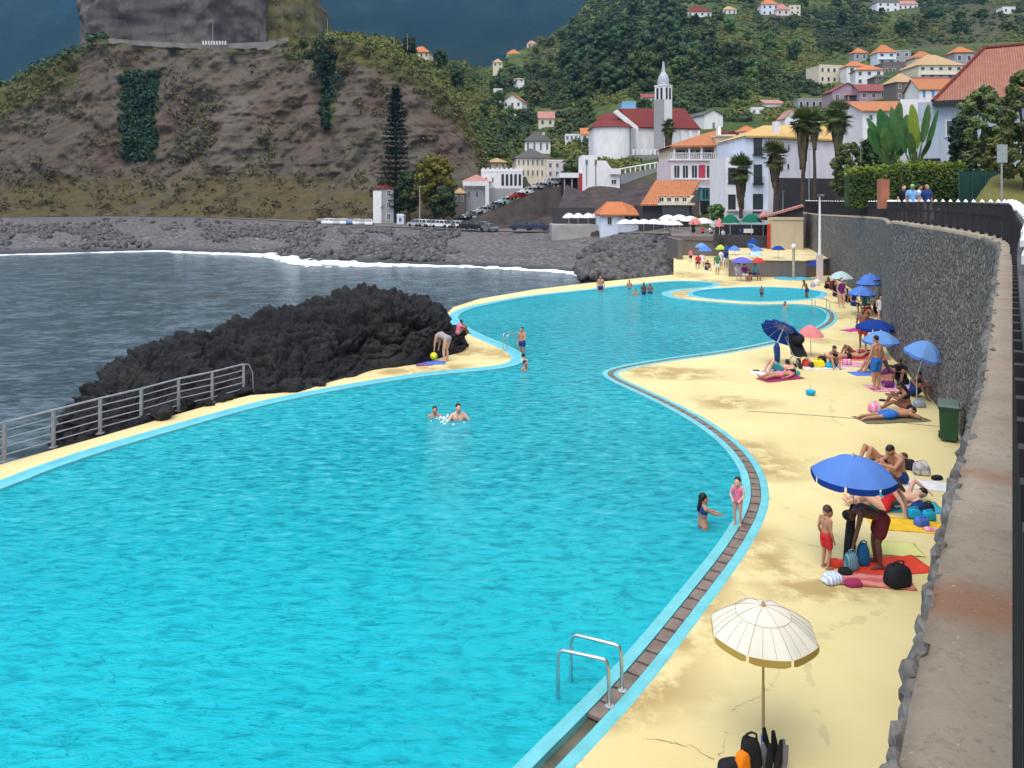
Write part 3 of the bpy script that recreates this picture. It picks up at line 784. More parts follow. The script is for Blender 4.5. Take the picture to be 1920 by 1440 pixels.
for i, x in enumerate(xs):
    yb, yt = float(base_y(x)), float(rim_y(x)) + (jag[i] if not 205 < x < 520 else jag[i] * .25); db, dt = float(base_d(x)), float(rim_d(x))
    y = yb + (yt - yb) * tt
    prof = np.where(tt < .22, tt / .22 * .42, .42 + (tt - .22) / .78 * .58)        # scree slope, then steep face
    d = db + (dt - db) * prof
    V[i, :, 0] = (x - CX) / F * d; V[i, :, 1] = d; V[i, :, 2] = CZ - (y - HY) / F * d
    # vegetation cover: green rim, dry scree, ivy sheet, gully
    rimw = 60 if x > 640 else (95 if x < 150 else (22 if x < 520 else 70))
    veg[i] = smooth(yt + rimw, yt + rimw * .25, y) * (1 if (x < 170 or x > 540) else .45)
    ivy = smooth(222, 232, x) * smooth(303, 292, x) * smooth(130, 138, y) * smooth(306, 290, y)
    gul = math.exp(-((x - 615) / 22) ** 2) * smooth(255, 215, y) * .8
    veg[i] = np.maximum(veg[i], np.maximum(gul, ivy))
    dry[i] = smooth(.42, .12, tt) * (.85 + .2 * math.sin(x / 60.)) + math.exp(-((x - 375) / 30) ** 2) * np.exp(-((y - 235) / 45) ** 2) * .6
    if x < 60: dry[i] = np.maximum(dry[i], smooth(300, 400, y) * .9)
    pale[i] = math.exp(-((x - 140 - 0) / 55) ** 2) * smooth(330, 395, y) + math.exp(-((x - 430) / 60) ** 2) * np.exp(-((y - 200 - (430 - x) * .3) / 40) ** 2) * .8
Q = V.reshape(-1, 3); y_img = (HY - (Q[:, 2] - CZ) * F / Q[:, 1])
tflat = np.tile(tt, len(xs)); edge = smooth(0, .06, tflat)
strata = fbm(Q * np.array([.02, .02, .33]), 5, 41); col = fbm(Q * np.array([.10, .10, .018]), 5, 55); blk = fbm(Q * .12, 5, 60)
xpix_ = (V[..., 0] / V[..., 1] * F + CX).ravel()
gully = np.exp(-(((V[..., 0] / V[..., 1] * F + CX) - (612 + 8 * np.sin(V[..., 2] * .15))) / 14) ** 2).ravel() * smooth(.3, .5, tflat) * smooth(1., .85, tflat)
shelf = np.abs(fbm(Q * np.array([.035, .035, .42]), 4, 71))
out = edge * (strata * .7 + col * 6.2 + blk * 5.6 + fbm(Q * np.array([.5, .5, .3]), 4, 66) * 1.5 + fbm(Q * .3, 4, 61) * 2.2 + (.25 - shelf) * 1.8 * smooth(300, 520, xpix_)) - gully * 8
out *= .35 + .65 * smooth(.1, .3, tflat)
nx, ny = -Q[:, 0] * 0 + .1, -1.0
Q[:, 1] += -out * .72; Q[:, 0] += out * .06
xpix = (V[..., 0] / V[..., 1] * F + CX).ravel()
cl = np_obj('cliff', Q, grid_faces(len(xs), nr), CLIFF, attrs={'veg': veg, 'dry': dry, 'pale': pale}); struct(cl)
CQ = Q.reshape(len(xs), nr, 3); CN = (len(xs), nr)
# ground behind the rim, falling back
top = CQ[:, -1]; V = np.zeros((len(xs), 6, 3))
for j, (dd, dz) in enumerate(((-.3, -.3), (8, 1.0), (20, -1), (60, -8), (120, -40), (160, -90))):
    V[:, j] = top + np.array([0, dd, 0]); V[:, j, 2] += dz
struct(np_obj('cliff_top', V.reshape(-1, 3), grid_faces(len(xs), 6), CLIFF, attrs={'veg': np.ones(len(xs) * 6), 'dry': np.zeros(len(xs) * 6), 'pale': np.zeros(len(xs) * 6)}))

# rock tower above the road
def m_tower():
    t = NT('tower_rock'); v = t.coord((.09, .09, .02))
    c = t.ramp(t.noise(v, 1.4, 9, .68, .4), [(.25, (.062, .053, .05)), (.5, (.12, .105, .10)), (.75, (.185, .165, .15))])
    c = t.mix(t.ramp(t.noise(t.coord((.5, .5, .03)), 1, 6), [(.3, .6), (.55, 0)]), c, (.085, .075, .08))
    vm = t.ramp(t.math('ADD', t.attr('veg'), t.math('MULTIPLY', t.math('SUBTRACT', t.noise(t.coord((.2, .2, .1)), 1, 7), .5), 1.2)), [(.45, 0), (.6, 1)])
    c = t.mix(vm, c, t.ramp(t.noise(t.coord((.2, .2, .2)), 1, 6), [(.3, (.05, .052, .022)), (.6, (.13, .115, .05))]))
    t.color(c); t.rough(.9, .1); t.bump(t.noise(t.coord((.3, .3, .12)), 1.4, 9, .7), 1, 1.2); return t.m
TOWER = m_tower()
tc = D(352, 84, 305); nS, nH = 150, 90; V = np.zeros((nS, nH, 3)); vg = np.zeros((nS, nH)); z0, z1 = tc.z - 14, 125.
for i in range(nS):
    g = 2 * math.pi * i / nS
    for j in range(nH):
        t = j / (nH - 1); f = 1 - .05 * t ** 1.5
        ex = math.copysign(abs(math.cos(g)) ** .55, math.cos(g)); ey = math.copysign(abs(math.sin(g)) ** .8, math.sin(g))
        V[i, j] = (tc.x + ex * 36.5 * f, tc.y + ey * 30 * f, z0 + (z1 - z0) * t); vg[i, j] = 0
V[:, -1, 0] = tc.x + (V[:, -1, 0] - tc.x) * .3; V[:, -1, 1] = tc.y + (V[:, -1, 1] - tc.y) * .3
Q = V.reshape(-1, 3); o_ = fbm(Q * np.array([.09, .09, .015]), 5, 91) * 8 + fbm(Q * .25, 5, 95) * 2.6 + np.maximum(0, fbm(Q * np.array([.05, .05, .01]), 3, 99)) * 5
Q[:, 1] += o_; Q[:, 0] += o_ * .4 * np.sign(tc.x - Q[:, 0])
struct(np_obj('rock_tower', Q, grid_faces(nS, nH, True), TOWER, attrs={'veg': vg}))
sc_ = D(570, 80, 312); V = np.zeros((80, 50, 3)); vg = np.zeros((80, 50))
for i in range(80):
    g = 2 * math.pi * i / 80
    for j in range(50):
        t = j / 49; f = 1 - .78 * t ** 1.1
        V[i, j] = (sc_.x - 2 - 7 * t + math.cos(g) * 19 * f, sc_.y + math.sin(g) * 24 * f, sc_.z - 12 + 62 * t); vg[i, j] = .78 - .2 * math.cos(g + .4)
Q = V.reshape(-1, 3); o_ = fbm(Q * np.array([.1, .1, .05]), 5, 13) * 6; Q[:, 1] += o_; Q[:, 0] -= np.abs(o_) * .5 - fbm(Q * .15, 4, 14) * 2; SHQ = Q
struct(np_obj('rock_shoulder', Q, grid_faces(80, 50, True), TOWER, attrs={'veg': vg}))
# road ledge at the foot of the tower with its pale parapet
mb = MB(); rp = [D(x, float(rim_y(x)) - 1.5, float(rim_d(x)) + 2) for x in range(205, 545, 12)]
for a, b in zip(rp, rp[1:]):
    m = (a + b) / 2; t = b - a; mb.box((m.x, m.y, m.z + .1), (t.length + .05, .4, 2.6), (0, 0, math.atan2(t.y, t.x)))
tag(mb.build('road_parapet', mat('pale_concrete', (.20, .185, .17), .25, .3, .9, .1)), 'low grey parapet of the cliff road below the rock tower', 'parapet')
BOL = mat('white_marker', (.6, .58, .56), .1, 3, .7, .2)
for k in range(9):
    p = D(381 + k * 5.2, 88, 256.5); mb = MB(); mb.lathe([(.34, 0), (.30, .9), (.2, 1.25), (.02, 1.35)], (0, 0, 0), 8)
    tag(mb.build('road_bollard', BOL, loc=(p.x, p.y, p.z + .7)), 'white bollard on the cliff road parapet under the rock tower', 'bollard', 'white bollards along the cliff road')
POLE = mat('grey_pole', (.33, .32, .31), .15, 4, .6, .3)

# ================================================================ VILLAGE HILL
sky_y = lerp_pts([(540, 78), (600, 62), (650, 66), (740, 80), (800, 104), (850, 120), (905, 128), (935, 122), (960, 102), (1000, 88), (1040, 62), (1085, 24), (1110, -10), (1160, -60), (1300, -130), (1600, -170), (2400, -190)])
hp = [  # (x, y, d) where the ground is seen, and how far away
 (560, 78, 262), (650, 75, 275), (700, 100, 268), (740, 80, 300), (800, 110, 330), (850, 132, 345), (905, 130, 620), (860, 200, 285), (900, 200, 310), (900, 290, 232), (920, 330, 226),
 (940, 260, 262), (950, 215, 330), (1000, 255, 285), (960, 130, 520), (975, 92, 640), (1020, 235, 305), (1000, 160, 450), (1040, 100, 560), (1060, 60, 640), (1090, 15, 700), (1110, 160, 400), (1100, 230, 300), (1090, 265, 255),
 (1200, 200, 290), (1250, 205, 275), (1180, 100, 430), (1300, 100, 410), (1250, 20, 560), (1310, 28, 560), (1370, 26, 560), (1450, 27, 560), (1490, 28, 560), (1665, 22, 600), (1705, 18, 600), (1890, 25, 560), (1400, -130, 900), (1900, -150, 900), (1200, -60, 750),
 (1380, 215, 255), (1450, 206, 265), (1340, 245, 215), (1360, 275, 170), (1555, 155, 330), (1610, 115, 390), (1662, 120, 350), (1620, 160, 300), (1675, 150, 280), (1700, 188, 232), (1590, 195, 245), (1520, 205, 255), (1650, 185, 240), (1765, 150, 290), (1810, 120, 325), (1757, 185, 205),
 (1680, 232, 135), (1610, 255, 150), (1560, 300, 130), (1480, 330, 128), (1900, 100, 360), (2100, 150, 300), (2300, 250, 160), (1850, 250, 100), (2000, 300, 80),
 (600, 421, 190), (700, 417, 186), (800, 424, 168), (870, 421, 156), (930, 430, 150), (1000, 433, 144), (1060, 436, 130), (1125, 437, 119), (1180, 442, 116), (1220, 440, 114), (1260, 443, 112), (1300, 441, 106), (960, 436, 146), (1380, 430, 100), (1440, 405, 108), (1500, 400, 104),
 (560, 400, 200), (760, 400, 190), (860, 400, 178), (880, 384, 198), (930, 366, 202), (963, 346, 202), (1030, 335, 210), (900, 378, 198), (1000, 340, 206), (1050, 350, 200), (1000, 385, 176), (950, 408, 172), (1060, 400, 150), (1100, 357, 150), (1170, 356, 150), (1100, 395, 136), (1180, 395, 130), (1150, 300, 185), (1230, 300, 178), (1240, 335, 152), (1240, 385, 128),
 (990, 285, 235), (1000, 325, 205), (1050, 325, 205), (1130, 310, 180), (1310, 390, 130), (1440, 392, 122), (1300, 300, 165), (1560, 388, 108), (1620, 388, 92), (1700, 388, 66), (1800, 390, 54), (1900, 392, 54), (2200, 396, 54), (1590, 330, 124), (1700, 310, 88), (1800, 312, 74), (1900, 330, 66)]
hp = np.array(hp, float)
def rbf_fit(p, val, eps=6.):
    r = np.sqrt(((p[:, None] - p[None]) ** 2).sum(-1) + eps ** 2); A = np.zeros((len(p) + 3, len(p) + 3)); n = len(p)
    A[:n, :n] = r + np.eye(n) * 3.; A[:n, n] = 1; A[:n, n + 1:] = p; A[n, :n] = 1; A[n + 1:, :n] = p.T
    w = np.linalg.solve(A, np.concatenate([val, [0, 0, 0]])); return w
hw = rbf_fit(hp[:, :2], np.log(hp[:, 2]))
def hill_d(x, y):
    x = np.atleast_1d(np.asarray(x, float)); y = np.atleast_1d(np.asarray(y, float)); q = np.stack([x, y], 1); n = len(hp)
    out = np.empty(len(q))
    for s in range(0, len(q), 4000):
        k = q[s:s + 4000]; r = np.sqrt(((k[:, None] - hp[None, :, :2]) ** 2).sum(-1) + 6. ** 2)
        out[s:s + 4000] = r @ hw[:n] + hw[n] + k @ hw[n + 1:]
    return np.exp(np.clip(out, math.log(48), math.log(1100)))
low_y = lerp_pts([(540, 418), (600, 421), (660, 427), (780, 430), (900, 435), (1050, 439), (1260, 442), (1380, 434), (1440, 410), (1500, 402), (1600, 400), (2400, 402)])
xs = np.linspace(545, 2350, 260); nr = 120; X = np.zeros((len(xs), nr)); Y = X.copy()
for i, x in enumerate(xs):
    X[i] = x; Y[i] = np.linspace(float(low_y(x)), float(sky_y(x)), nr)
dd = hill_d(X.ravel(), Y.ravel()).reshape(X.shape)
for i, x in enumerate(xs):
    if x < 926:
        m_ = Y[i] > float(rim_y(x)) - 6; dd[i] = np.where(m_, np.maximum(dd[i], 272. if x < 880 else 225.), dd[i])
dd = np.maximum.accumulate(dd + np.arange(nr)[None] * .02, axis=1)
V = np.stack([(X - CX) / F * dd, dd, CZ - (Y - HY) / F * dd], -1); Q = V.reshape(-1, 3)
tf = np.tile(np.linspace(0, 1, nr), len(xs))
bumpy = fbm(Q * .05, 5, 31) * smooth(220, 450, Q[:, 1]) * 4.0
Q[:, 2] += bumpy * smooth(.05, .3, tf)
Q.reshape(len(xs), nr, 3)[:, 0, 2] -= 5
xi, yi = X.ravel(), Y.ravel()
earth = np.maximum(smooth(850, 900, xi) * smooth(1290, 1240, xi) * smooth(318, 345, yi), 0)
earth = np.maximum(earth, smooth(1460, 1480, xi) * smooth(330, 345, yi) * .9)
for ex, ey, er in ((1025, 100, 22), (1060, 225, 26), (1840, 40, 70), (1750, 55, 60), (1590, 75, 35), (1545, 95, 25), (1450, 40, 40)): earth = np.maximum(earth, np.exp(-((xi - ex) / er) ** 2 - ((yi - ey) / (er * .6)) ** 2) * .8)
hill = struct(np_obj('village_hill', Q, grid_faces(len(xs), nr), HILL, attrs={'earth': earth}))
HQ = Q.reshape(len(xs), nr, 3)
V = np.zeros((len(xs), 4, 3))
for j, (a_, dz) in enumerate(((0, -.2), (40, 2), (160, -30), (320, -160))): V[:, j] = HQ[:, -1] + np.array([0, a_, dz])
struct(np_obj('hill_top', V.reshape(-1, 3), grid_faces(len(xs), 4), HILL, attrs={'earth': np.zeros(len(xs) * 4)}))
# quay road
mb = MB(); q1 = [D(x, float(up_y(x)), float(up_d(x))) for x in range(-200, 1300, 20)]
q2 = [Vector((D(x, float(base_y(x)), float(base_d(x)) + 3).x, float(base_d(x)) + 3, 0)) if x < 860 else Vector((p.x * 1.1, p.y + 22, p.z)) for x, p in zip(range(-200, 1300, 20), q1)]
mb.add([(p.x, p.y, p.z + .12) for p in q1] + [(p.x, p.y, q.z + .12) for p, q in zip(q2, q1)], [(k, k + 1, len(q1) + k + 1, len(q1) + k) for k in range(len(q1) - 1)])
struct(mb.build('quay_road', mat('quay_surface', (.14, .125, .115), .25, .3, .9, .1, bump=.02)))

# ================================================================ MOUNTAIN BEYOND
nx_, ny_ = 260, 150; V = np.zeros((nx_, ny_, 3))
for i in range(nx_):
    sx = -1.05 + 2.3 * i / (nx_ - 1)
    for j in range(ny_):
        t = j / (ny_ - 1); d = 1500 + 2900 * t; V[i, j] = (sx * d, d, -60 + 1750 * t ** 1.15)
Q = V.reshape(-1, 3); tq = np.tile(np.linspace(0, 1, ny_), nx_)
rd = 1 - np.abs(fbm(Q * np.array([.0016, .0006, 0]), 5, 7)) * 2.4
Q[:, 2] += (rd - .4) * 210 * smooth(0, .12, tq) + fbm(Q * np.array([.006, .006, 0]), 5, 9) * 50
struct(np_obj('mountain', Q, grid_faces(nx_, ny_), MOUNT))
# ================================================================ VEGETATION
L_DARK = m_leaf('leaves_dark_green', (.018, .036, .018), (.044, .078, .03), (.085, .13, .048))
L_MID = m_leaf('leaves_mid_green', (.036, .066, .02), (.078, .125, .036), (.13, .18, .058))
L_PALE = m_leaf('leaves_yellow_green', (.07, .095, .022), (.14, .165, .04), (.21, .21, .06))
L_GOLD = m_leaf('leaves_gold', (.05, .055, .008), (.13, .115, .016), (.20, .16, .03))
L_PINE = m_leaf('leaves_pine', (.014, .028, .022), (.026, .045, .03), (.04, .06, .038))
L_OLIVE = m_leaf('leaves_olive', (.05, .066, .024), (.105, .125, .042), (.17, .18, .07))
L_HEDGE = m_leaf('leaves_hedge', (.020, .045, .014), (.045, .085, .018), (.10, .15, .03), .05)
L_BAN = m_leaf('leaves_paddle', (.028, .085, .026), (.05, .13, .035), (.08, .17, .05), .1)
L_BAN2 = m_leaf('leaves_paddle_bright', (.11, .20, .02), (.16, .27, .03), (.2, .3, .05), .1)
L_PALM = m_leaf('leaves_palm', (.035, .055, .018), (.09, .12, .035), (.17, .19, .06), .1)
L_DEAD = m_leaf('leaves_dead_palm', (.05, .034, .022), (.10, .072, .045), (.15, .11, .07), .1)
L_DRY = m_leaf('leaves_dry_scrub', (.06, .055, .024), (.105, .088, .038), (.15, .13, .06))
L_SCRUB = m_leaf('leaves_cliff_scrub', (.05, .056, .022), (.105, .104, .038), (.165, .15, .06))
BARK = mat('bark', (.075, .06, .048), .35, 3, .9, .1, bump=.03)

def quads_mesh(C, N, S, asp=1.0, roll=None):
    """leaf quads: centres C, normals N, sizes S"""
    n = len(C); N = N / (np.linalg.norm(N, axis=1)[:, None] + 1e-9)
    a = np.cross(N, rng.normal(size=(n, 3))); a /= np.linalg.norm(a, axis=1)[:, None] + 1e-9; b = np.cross(N, a)
    a = a * S[:, None]; b = b * S[:, None] * asp
    V = np.stack([C - a - b * .3, C - b, C + a + b * .2, C + b], 1).reshape(-1, 3)
    return V, np.arange(n * 4).reshape(n, 4)
def crown_pts(clumps, per, leaf, seed, up=.25):
    """clumps: list of (centre, radii); leaves lie in shells around every clump"""
    g = np.random.default_rng(seed); Cs, Ns, Ss = [], [], []
    for c, r in clumps:
        k = max(6, int(per * (r[0] * r[2]) / (clumps[0][1][0] * clumps[0][1][2]) + 3)); d = g.normal(size=(k, 3)); d /= np.linalg.norm(d, axis=1)[:, None]
        rad = g.uniform(.45, 1.12, (k, 1)) ** .6
        Cs.append(np.array(c) + d * np.array(r) * rad); Ns.append(d + g.normal(size=(k, 3)) * .55 + np.array([0, 0, up])); Ss.append(leaf * g.uniform(.6, 1.4, k))
    return np.concatenate(Cs), np.concatenate(Ns), np.concatenate(Ss)
def clump_crown(h0, h1, rad, n, seed, shape='round', csize=.36):
    g = random.Random(seed); out = []
    for k in range(n):
        t = (k + .5) / n
        if shape == 'round':
            z = h0 + (h1 - h0) * (.12 + .8 * t); w = rad * math.sqrt(max(.05, 1 - ((t - .42) / .62) ** 2)) * .78
        elif shape == 'cone':
            z = h0 + (h1 - h0) * t * .96; w = rad * (1 - t) ** .8 * .8
        else:
            z = h0 + (h1 - h0) * (.2 + .7 * t); w = rad * (.9 - .3 * t)
        a = k * 2.39996 + g.uniform(-.4, .4); rr = w * math.sqrt(g.uniform(.15, 1))
        s = rad * csize * g.uniform(.7, 1.25)
        out.append(((math.cos(a) * rr, math.sin(a) * rr, z), (s, s, s * g.uniform(.65, .95))))
    out.sort(key=lambda q: -q[1][0]); return out
def make_tree(name, label, h, rad, leafmat, seed, shape='round', nclump=14, per=75, leaf=.5, h0=None, core=True, group=None, csize=.36, lone=False):
    t = thing(name, label, 'tree', group=group)
    h0 = h * .28 if h0 is None else h0; cl = clump_crown(h0, h, rad, nclump, seed, shape, csize)
    C, N, S = crown_pts(cl, per, leaf, seed); V, Q = quads_mesh(C, N, S, .75)
    if core:
        mb = MB()
        for i, (c, r) in enumerate(cl): mb.ell(c, [q * .72 for q in r], 9, 6, None, .35, seed + i)
        o = len(V); V = np.concatenate([V, np.array(mb.v)]); Q = np.concatenate([Q, np.array(mb.f) + o])
    np_obj('crown', V, Q, leafmat, smooth=False, parent=t)
    mb = MB(); mb.tube([(0, 0, -1.5), (.05 * h * .1, 0, h * .2), (0, .02 * h, h * .45), (0, 0, h * .75)], [h * .035, h * .026, h * .02, h * .008], 8)
    for k in range(5):
        c = cl[(k * 3) % len(cl)][0]; mb.tube([(0, 0, h * .25 + k * .05 * h), (c[0] * .5, c[1] * .5, (h * .3 + c[2]) / 2), c], [h * .014, h * .01, h * .004], 6)
    mb.build('trunk', BARK, t); return t

# --- trees of the hillside: each one an object, six kinds, sharing meshes
kinds = [('round_tree', 9, 4.6, L_DARK, 'round', 14), ('round_tree', 7.5, 4.4, L_MID, 'round', 12), ('spreading_tree', 6.5, 5.2, L_DARK, 'flat', 13), ('slender_tree', 11, 3.2, L_DARK, 'cone', 14),
         ('pale_tree', 6.5, 3.8, L_PALE, 'round', 11), ('olive_tree', 7, 4.2, L_OLIVE, 'round', 12), ('tall_tree', 12.5, 5.2, L_DARK, 'round', 17)]
tlabel = {'round_tree': 'rounded dark green tree on the wooded village hillside', 'spreading_tree': 'low wide dark green tree on the wooded hillside', 'slender_tree': 'slender pointed dark tree on the wooded hillside',
          'pale_tree': 'pale yellow green tree on the sunny hillside', 'olive_tree': 'dull olive green tree on the village hillside', 'tall_tree': 'tall dense dark tree on the steep wooded slope'}
protos = []
for i, (nm, h, r, lm, shp, nc_) in enumerate(kinds):
    protos.append(make_tree(nm, tlabel[nm], h, r, lm, 100 + i * 7, shp, nc_, 120, .34, h0=h * .12, group='trees on the village hillside'))
clear = []      # picture areas kept free for buildings: (x0, x1, y0, y1)
def hill_point(x, y):
    """point of the hill sheet seen at (x, y)"""
    i = int(round((x - 545) / (2350 - 545) * 259)); i = max(0, min(259, i)); a, b = float(low_y(x)), float(sky_y(x))
    t = (y - a) / (b - a); j = max(0, min(119, t * 119)); j0 = int(j); j1 = min(119, j0 + 1); f = j - j0
    q = HQ[i, j0] * (1 - f) + HQ[i, j1] * f; return q
used_proto = [False] * len(protos); tree_n = 0
def tree_at(k, q, s):
    global tree_n
    o = protos[k]
    if used_proto[k]: o = copy_tree(o)
    used_proto[k] = True
    o.location = (q[0], q[1], q[2] - .3); o.rotation_euler = (0, 0, rnd.uniform(0, 6.28)); o.scale = (s * rnd.uniform(.85, 1.2), s * rnd.uniform(.85, 1.2), s * rnd.uniform(.8, 1.25)); tree_n += 1
houses_px = []   # filled by the building list below, read before planting
def free(x, y, houses):
    for x0, x1, y0, y1 in houses:
        if x0 - 2 < x < x1 + 2 and y0 - 2 < y < y1 + 6: return False
    return True
def plant_hill(houses):
    n = 0; tries = 0
    while n < 285 and tries < 6000:
        tries += 1
        u_ = rnd.random()
        if u_ < .62: x, y = rnd.uniform(930, 1480), rnd.uniform(-15, 245)
        elif u_ < .82: x, y = rnd.uniform(1480, 1900), rnd.uniform(-10, 125)
        elif u_ < .92: x, y = rnd.uniform(840, 1010), rnd.uniform(135, 300)
        else: x, y = rnd.uniform(1380, 1720), rnd.uniform(90, 240)
        if y < float(sky_y(x)) + 4: continue
        dark = math.exp(-((x - 1190) / 150) ** 2 - ((y - 110) / 75) ** 2)      # the dense wood in the middle of the slope
        if rnd.random() > .32 + dark: continue
        if not free(x, y, houses): continue
        q = hill_point(x, y); dark2 = dark > .35
        k = rnd.choice([0, 6, 3, 0, 2, 6, 1]) if dark2 else rnd.choice([1, 1, 5, 4, 2, 0, 5, 1])
        s = (rnd.uniform(.9, 1.5) if dark2 else rnd.uniform(.55, 1.25)) * (1.0 if q[1] > 330 else (.62 if q[1] > 230 else .42))
        tree_at(k, q, s); n += 1
def scatter_bushes(name, label, pts, rmin, rmax, m, leaf=.35, per=26, seed=3, core=True):
    cl = []
    g = random.Random(seed)
    Cs, Ns, Ss = [], [], []; mb = MB()
    for i, p in enumerate(pts):
        r = g.uniform(rmin, rmax)
        C, N, S = crown_pts([((p[0], p[1], p[2] + r * .35), (r, r, r * .75))], per, leaf * (.6 + .4 * r), seed + i); Cs.append(C); Ns.append(N); Ss.append(S)
        if core: mb.ell((p[0], p[1], p[2] + r * .2), (r * .85, r * .85, r * .62), 7, 5, None, .3, i % 60)
    V, Q = quads_mesh(np.concatenate(Cs), np.concatenate(Ns), np.concatenate(Ss), .7)
    o = len(V)
    if core: V = np.concatenate([V, np.array(mb.v)]); Q = np.concatenate([Q, np.array(mb.f) + o])
    return stuff(np_obj(name, V, Q, m, smooth=False), label)
def undergrowth(houses):
    A, B_, C_ = [], [], []; tries = 0
    while len(A) + len(B_) + len(C_) < 7600 and tries < 30000:
        tries += 1
        x, y = rnd.uniform(600, 1920), rnd.uniform(-12, 330)
        if y < float(sky_y(x)) - 2 or y > float(low_y(x)) - 8: continue
        if x < 930 and y < float(rim_y(x)) - 200: continue
        if x > 1240 and y > 250: continue
        if x < 925 and y > float(rim_y(x)) + 5: continue
        if not free(x, y, houses): continue
        if ((x - 1840) / 70) ** 2 + ((y - 40) / 35) ** 2 < 1 and rnd.random() < .8: continue
        if 1000 < x < 1090 and 200 < y < 250 and rnd.random() < .8: continue
        q = hill_point(x, y); w = fbm(np.array([[x / 60., y / 40., 0]]), 3, 5)[0]
        if x < 930: (B_ if w > -.15 else C_).append(q)
        elif w < -.08: A.append(q)
        elif w < .16: C_.append(q)
        else: B_.append(q)
    scatter_bushes('dark_undergrowth', 'dark green bushes covering the wooded hillside', A, .9, 2.6, L_DARK, .42, 34, 31)
    scatter_bushes('pale_undergrowth', 'yellow green scrub covering the sunny slopes', B_, .7, 1.9, L_PALE, .4, 30, 57)
    scatter_bushes('green_undergrowth', 'mid green bushes covering the village hillside', C_, .8, 2.2, L_MID, .4, 32, 83)

# --- scrub on the cliff
def cliff_at(x, t):
    i = int((x + 420) / (924 + 420) * 419); j = int(t * (CN[1] - 1)); return CQ[max(0, min(419, i)), max(0, min(CN[1] - 1, j))]
ptsR, ptsD, ptsI = [], [], []
for k in range(3600):
    x = rnd.uniform(-120, 920); t = rnd.random(); i = int((x + 420) / 1344 * 419); j = int(t * (CN[1] - 1))
    if x > 200 and x < 530 and t > .8: continue
    if veg[0].size < 0: continue
    yb, yt = float(base_y(x)), float(rim_y(x)); y = yb + (yt - yb) * t
    p = cliff_at(x, t)
    rimw = 62 if x > 640 else (100 if x < 150 else (20 if x < 520 else 70))
    if y < yt + rimw * rnd.random(): ptsR.append(p)
    elif t < .36 * rnd.random() + .06 and rnd.random() < .7 and fbm(np.array([[x / 22., y / 16., 0]]), 3, 29)[0] > -.2: ptsD.append(p)
for k in range(340):
    p = cliff_at(rnd.gauss(264, 19), 0); x = rnd.uniform(234, 295); y = rnd.uniform(138, 300); yb, yt = float(base_y(x)), float(rim_y(x)); t = (y - yb) / (yt - yb); ptsI.append(cliff_at(x, t))
for k in range(150):
    y = rnd.uniform(78, 235); x = rnd.gauss(615 + 6 * math.sin(y / 20), 4 + 13 * smooth(230, 90, y)); yb, yt = float(base_y(x)), float(rim_y(x)); t = max(0, min(1, (y - yb) / (yt - yb))); ptsI.append(cliff_at(x, t))
for k in range(80):
    x = rnd.uniform(335, 410); y = rnd.uniform(195, 295); yb, yt = float(base_y(x)), float(rim_y(x)); ptsR.append(cliff_at(x, (y - yb) / (yt - yb)))
ptsR += [SHQ[rnd.randrange(len(SHQ))] for k in range(300)]
for k in range(1500):
    x = rnd.uniform(-100, 900); t = rnd.uniform(.15, .95); y = float(base_y(x)) * (1 - t) + float(rim_y(x)) * t
    if fbm(np.array([[x / 42., y / 34., 2.]]), 4, 19)[0] > .16: (ptsD if rnd.random() < .55 else ptsR).append(cliff_at(x, t))
scatter_bushes('cliff_scrub', 'olive scrub growing along the rim of the brown cliff', ptsR, .5, 2.1, L_SCRUB, .30, 26, 5, False)
scatter_bushes('dry_scrub', 'dry brown scrub at the foot of the cliff', ptsD, .3, 2.0, L_DRY, .30, 20, 6, False)
scatter_bushes('cliff_ivy', 'dark green ivy hanging down the cliff face', ptsI, .7, 2.0, m_leaf('leaves_ivy', (.008, .024, .012), (.018, .045, .022), (.03, .065, .03)), .34, 44, 7, False)
ptsL = []
for k in range(170):
    x = rnd.uniform(-150, 185); p = cliff_at(x, 1.0); ptsL.append((p[0] + rnd.uniform(-4, 2), p[1] + rnd.uniform(4, 14), p[2] + rnd.uniform(0, 2.5)))
scatter_bushes('ridge_bushes', 'dark bushes along the left ridge of the headland', ptsL, 1.2, 3.0, L_DARK, .45, 40, 8)
ptsT0 = [(sc_.x + rnd.uniform(-15, 17), sc_.y - rnd.uniform(2, 22), sc_.z + rnd.uniform(-6, 22)) for _ in range(90)]

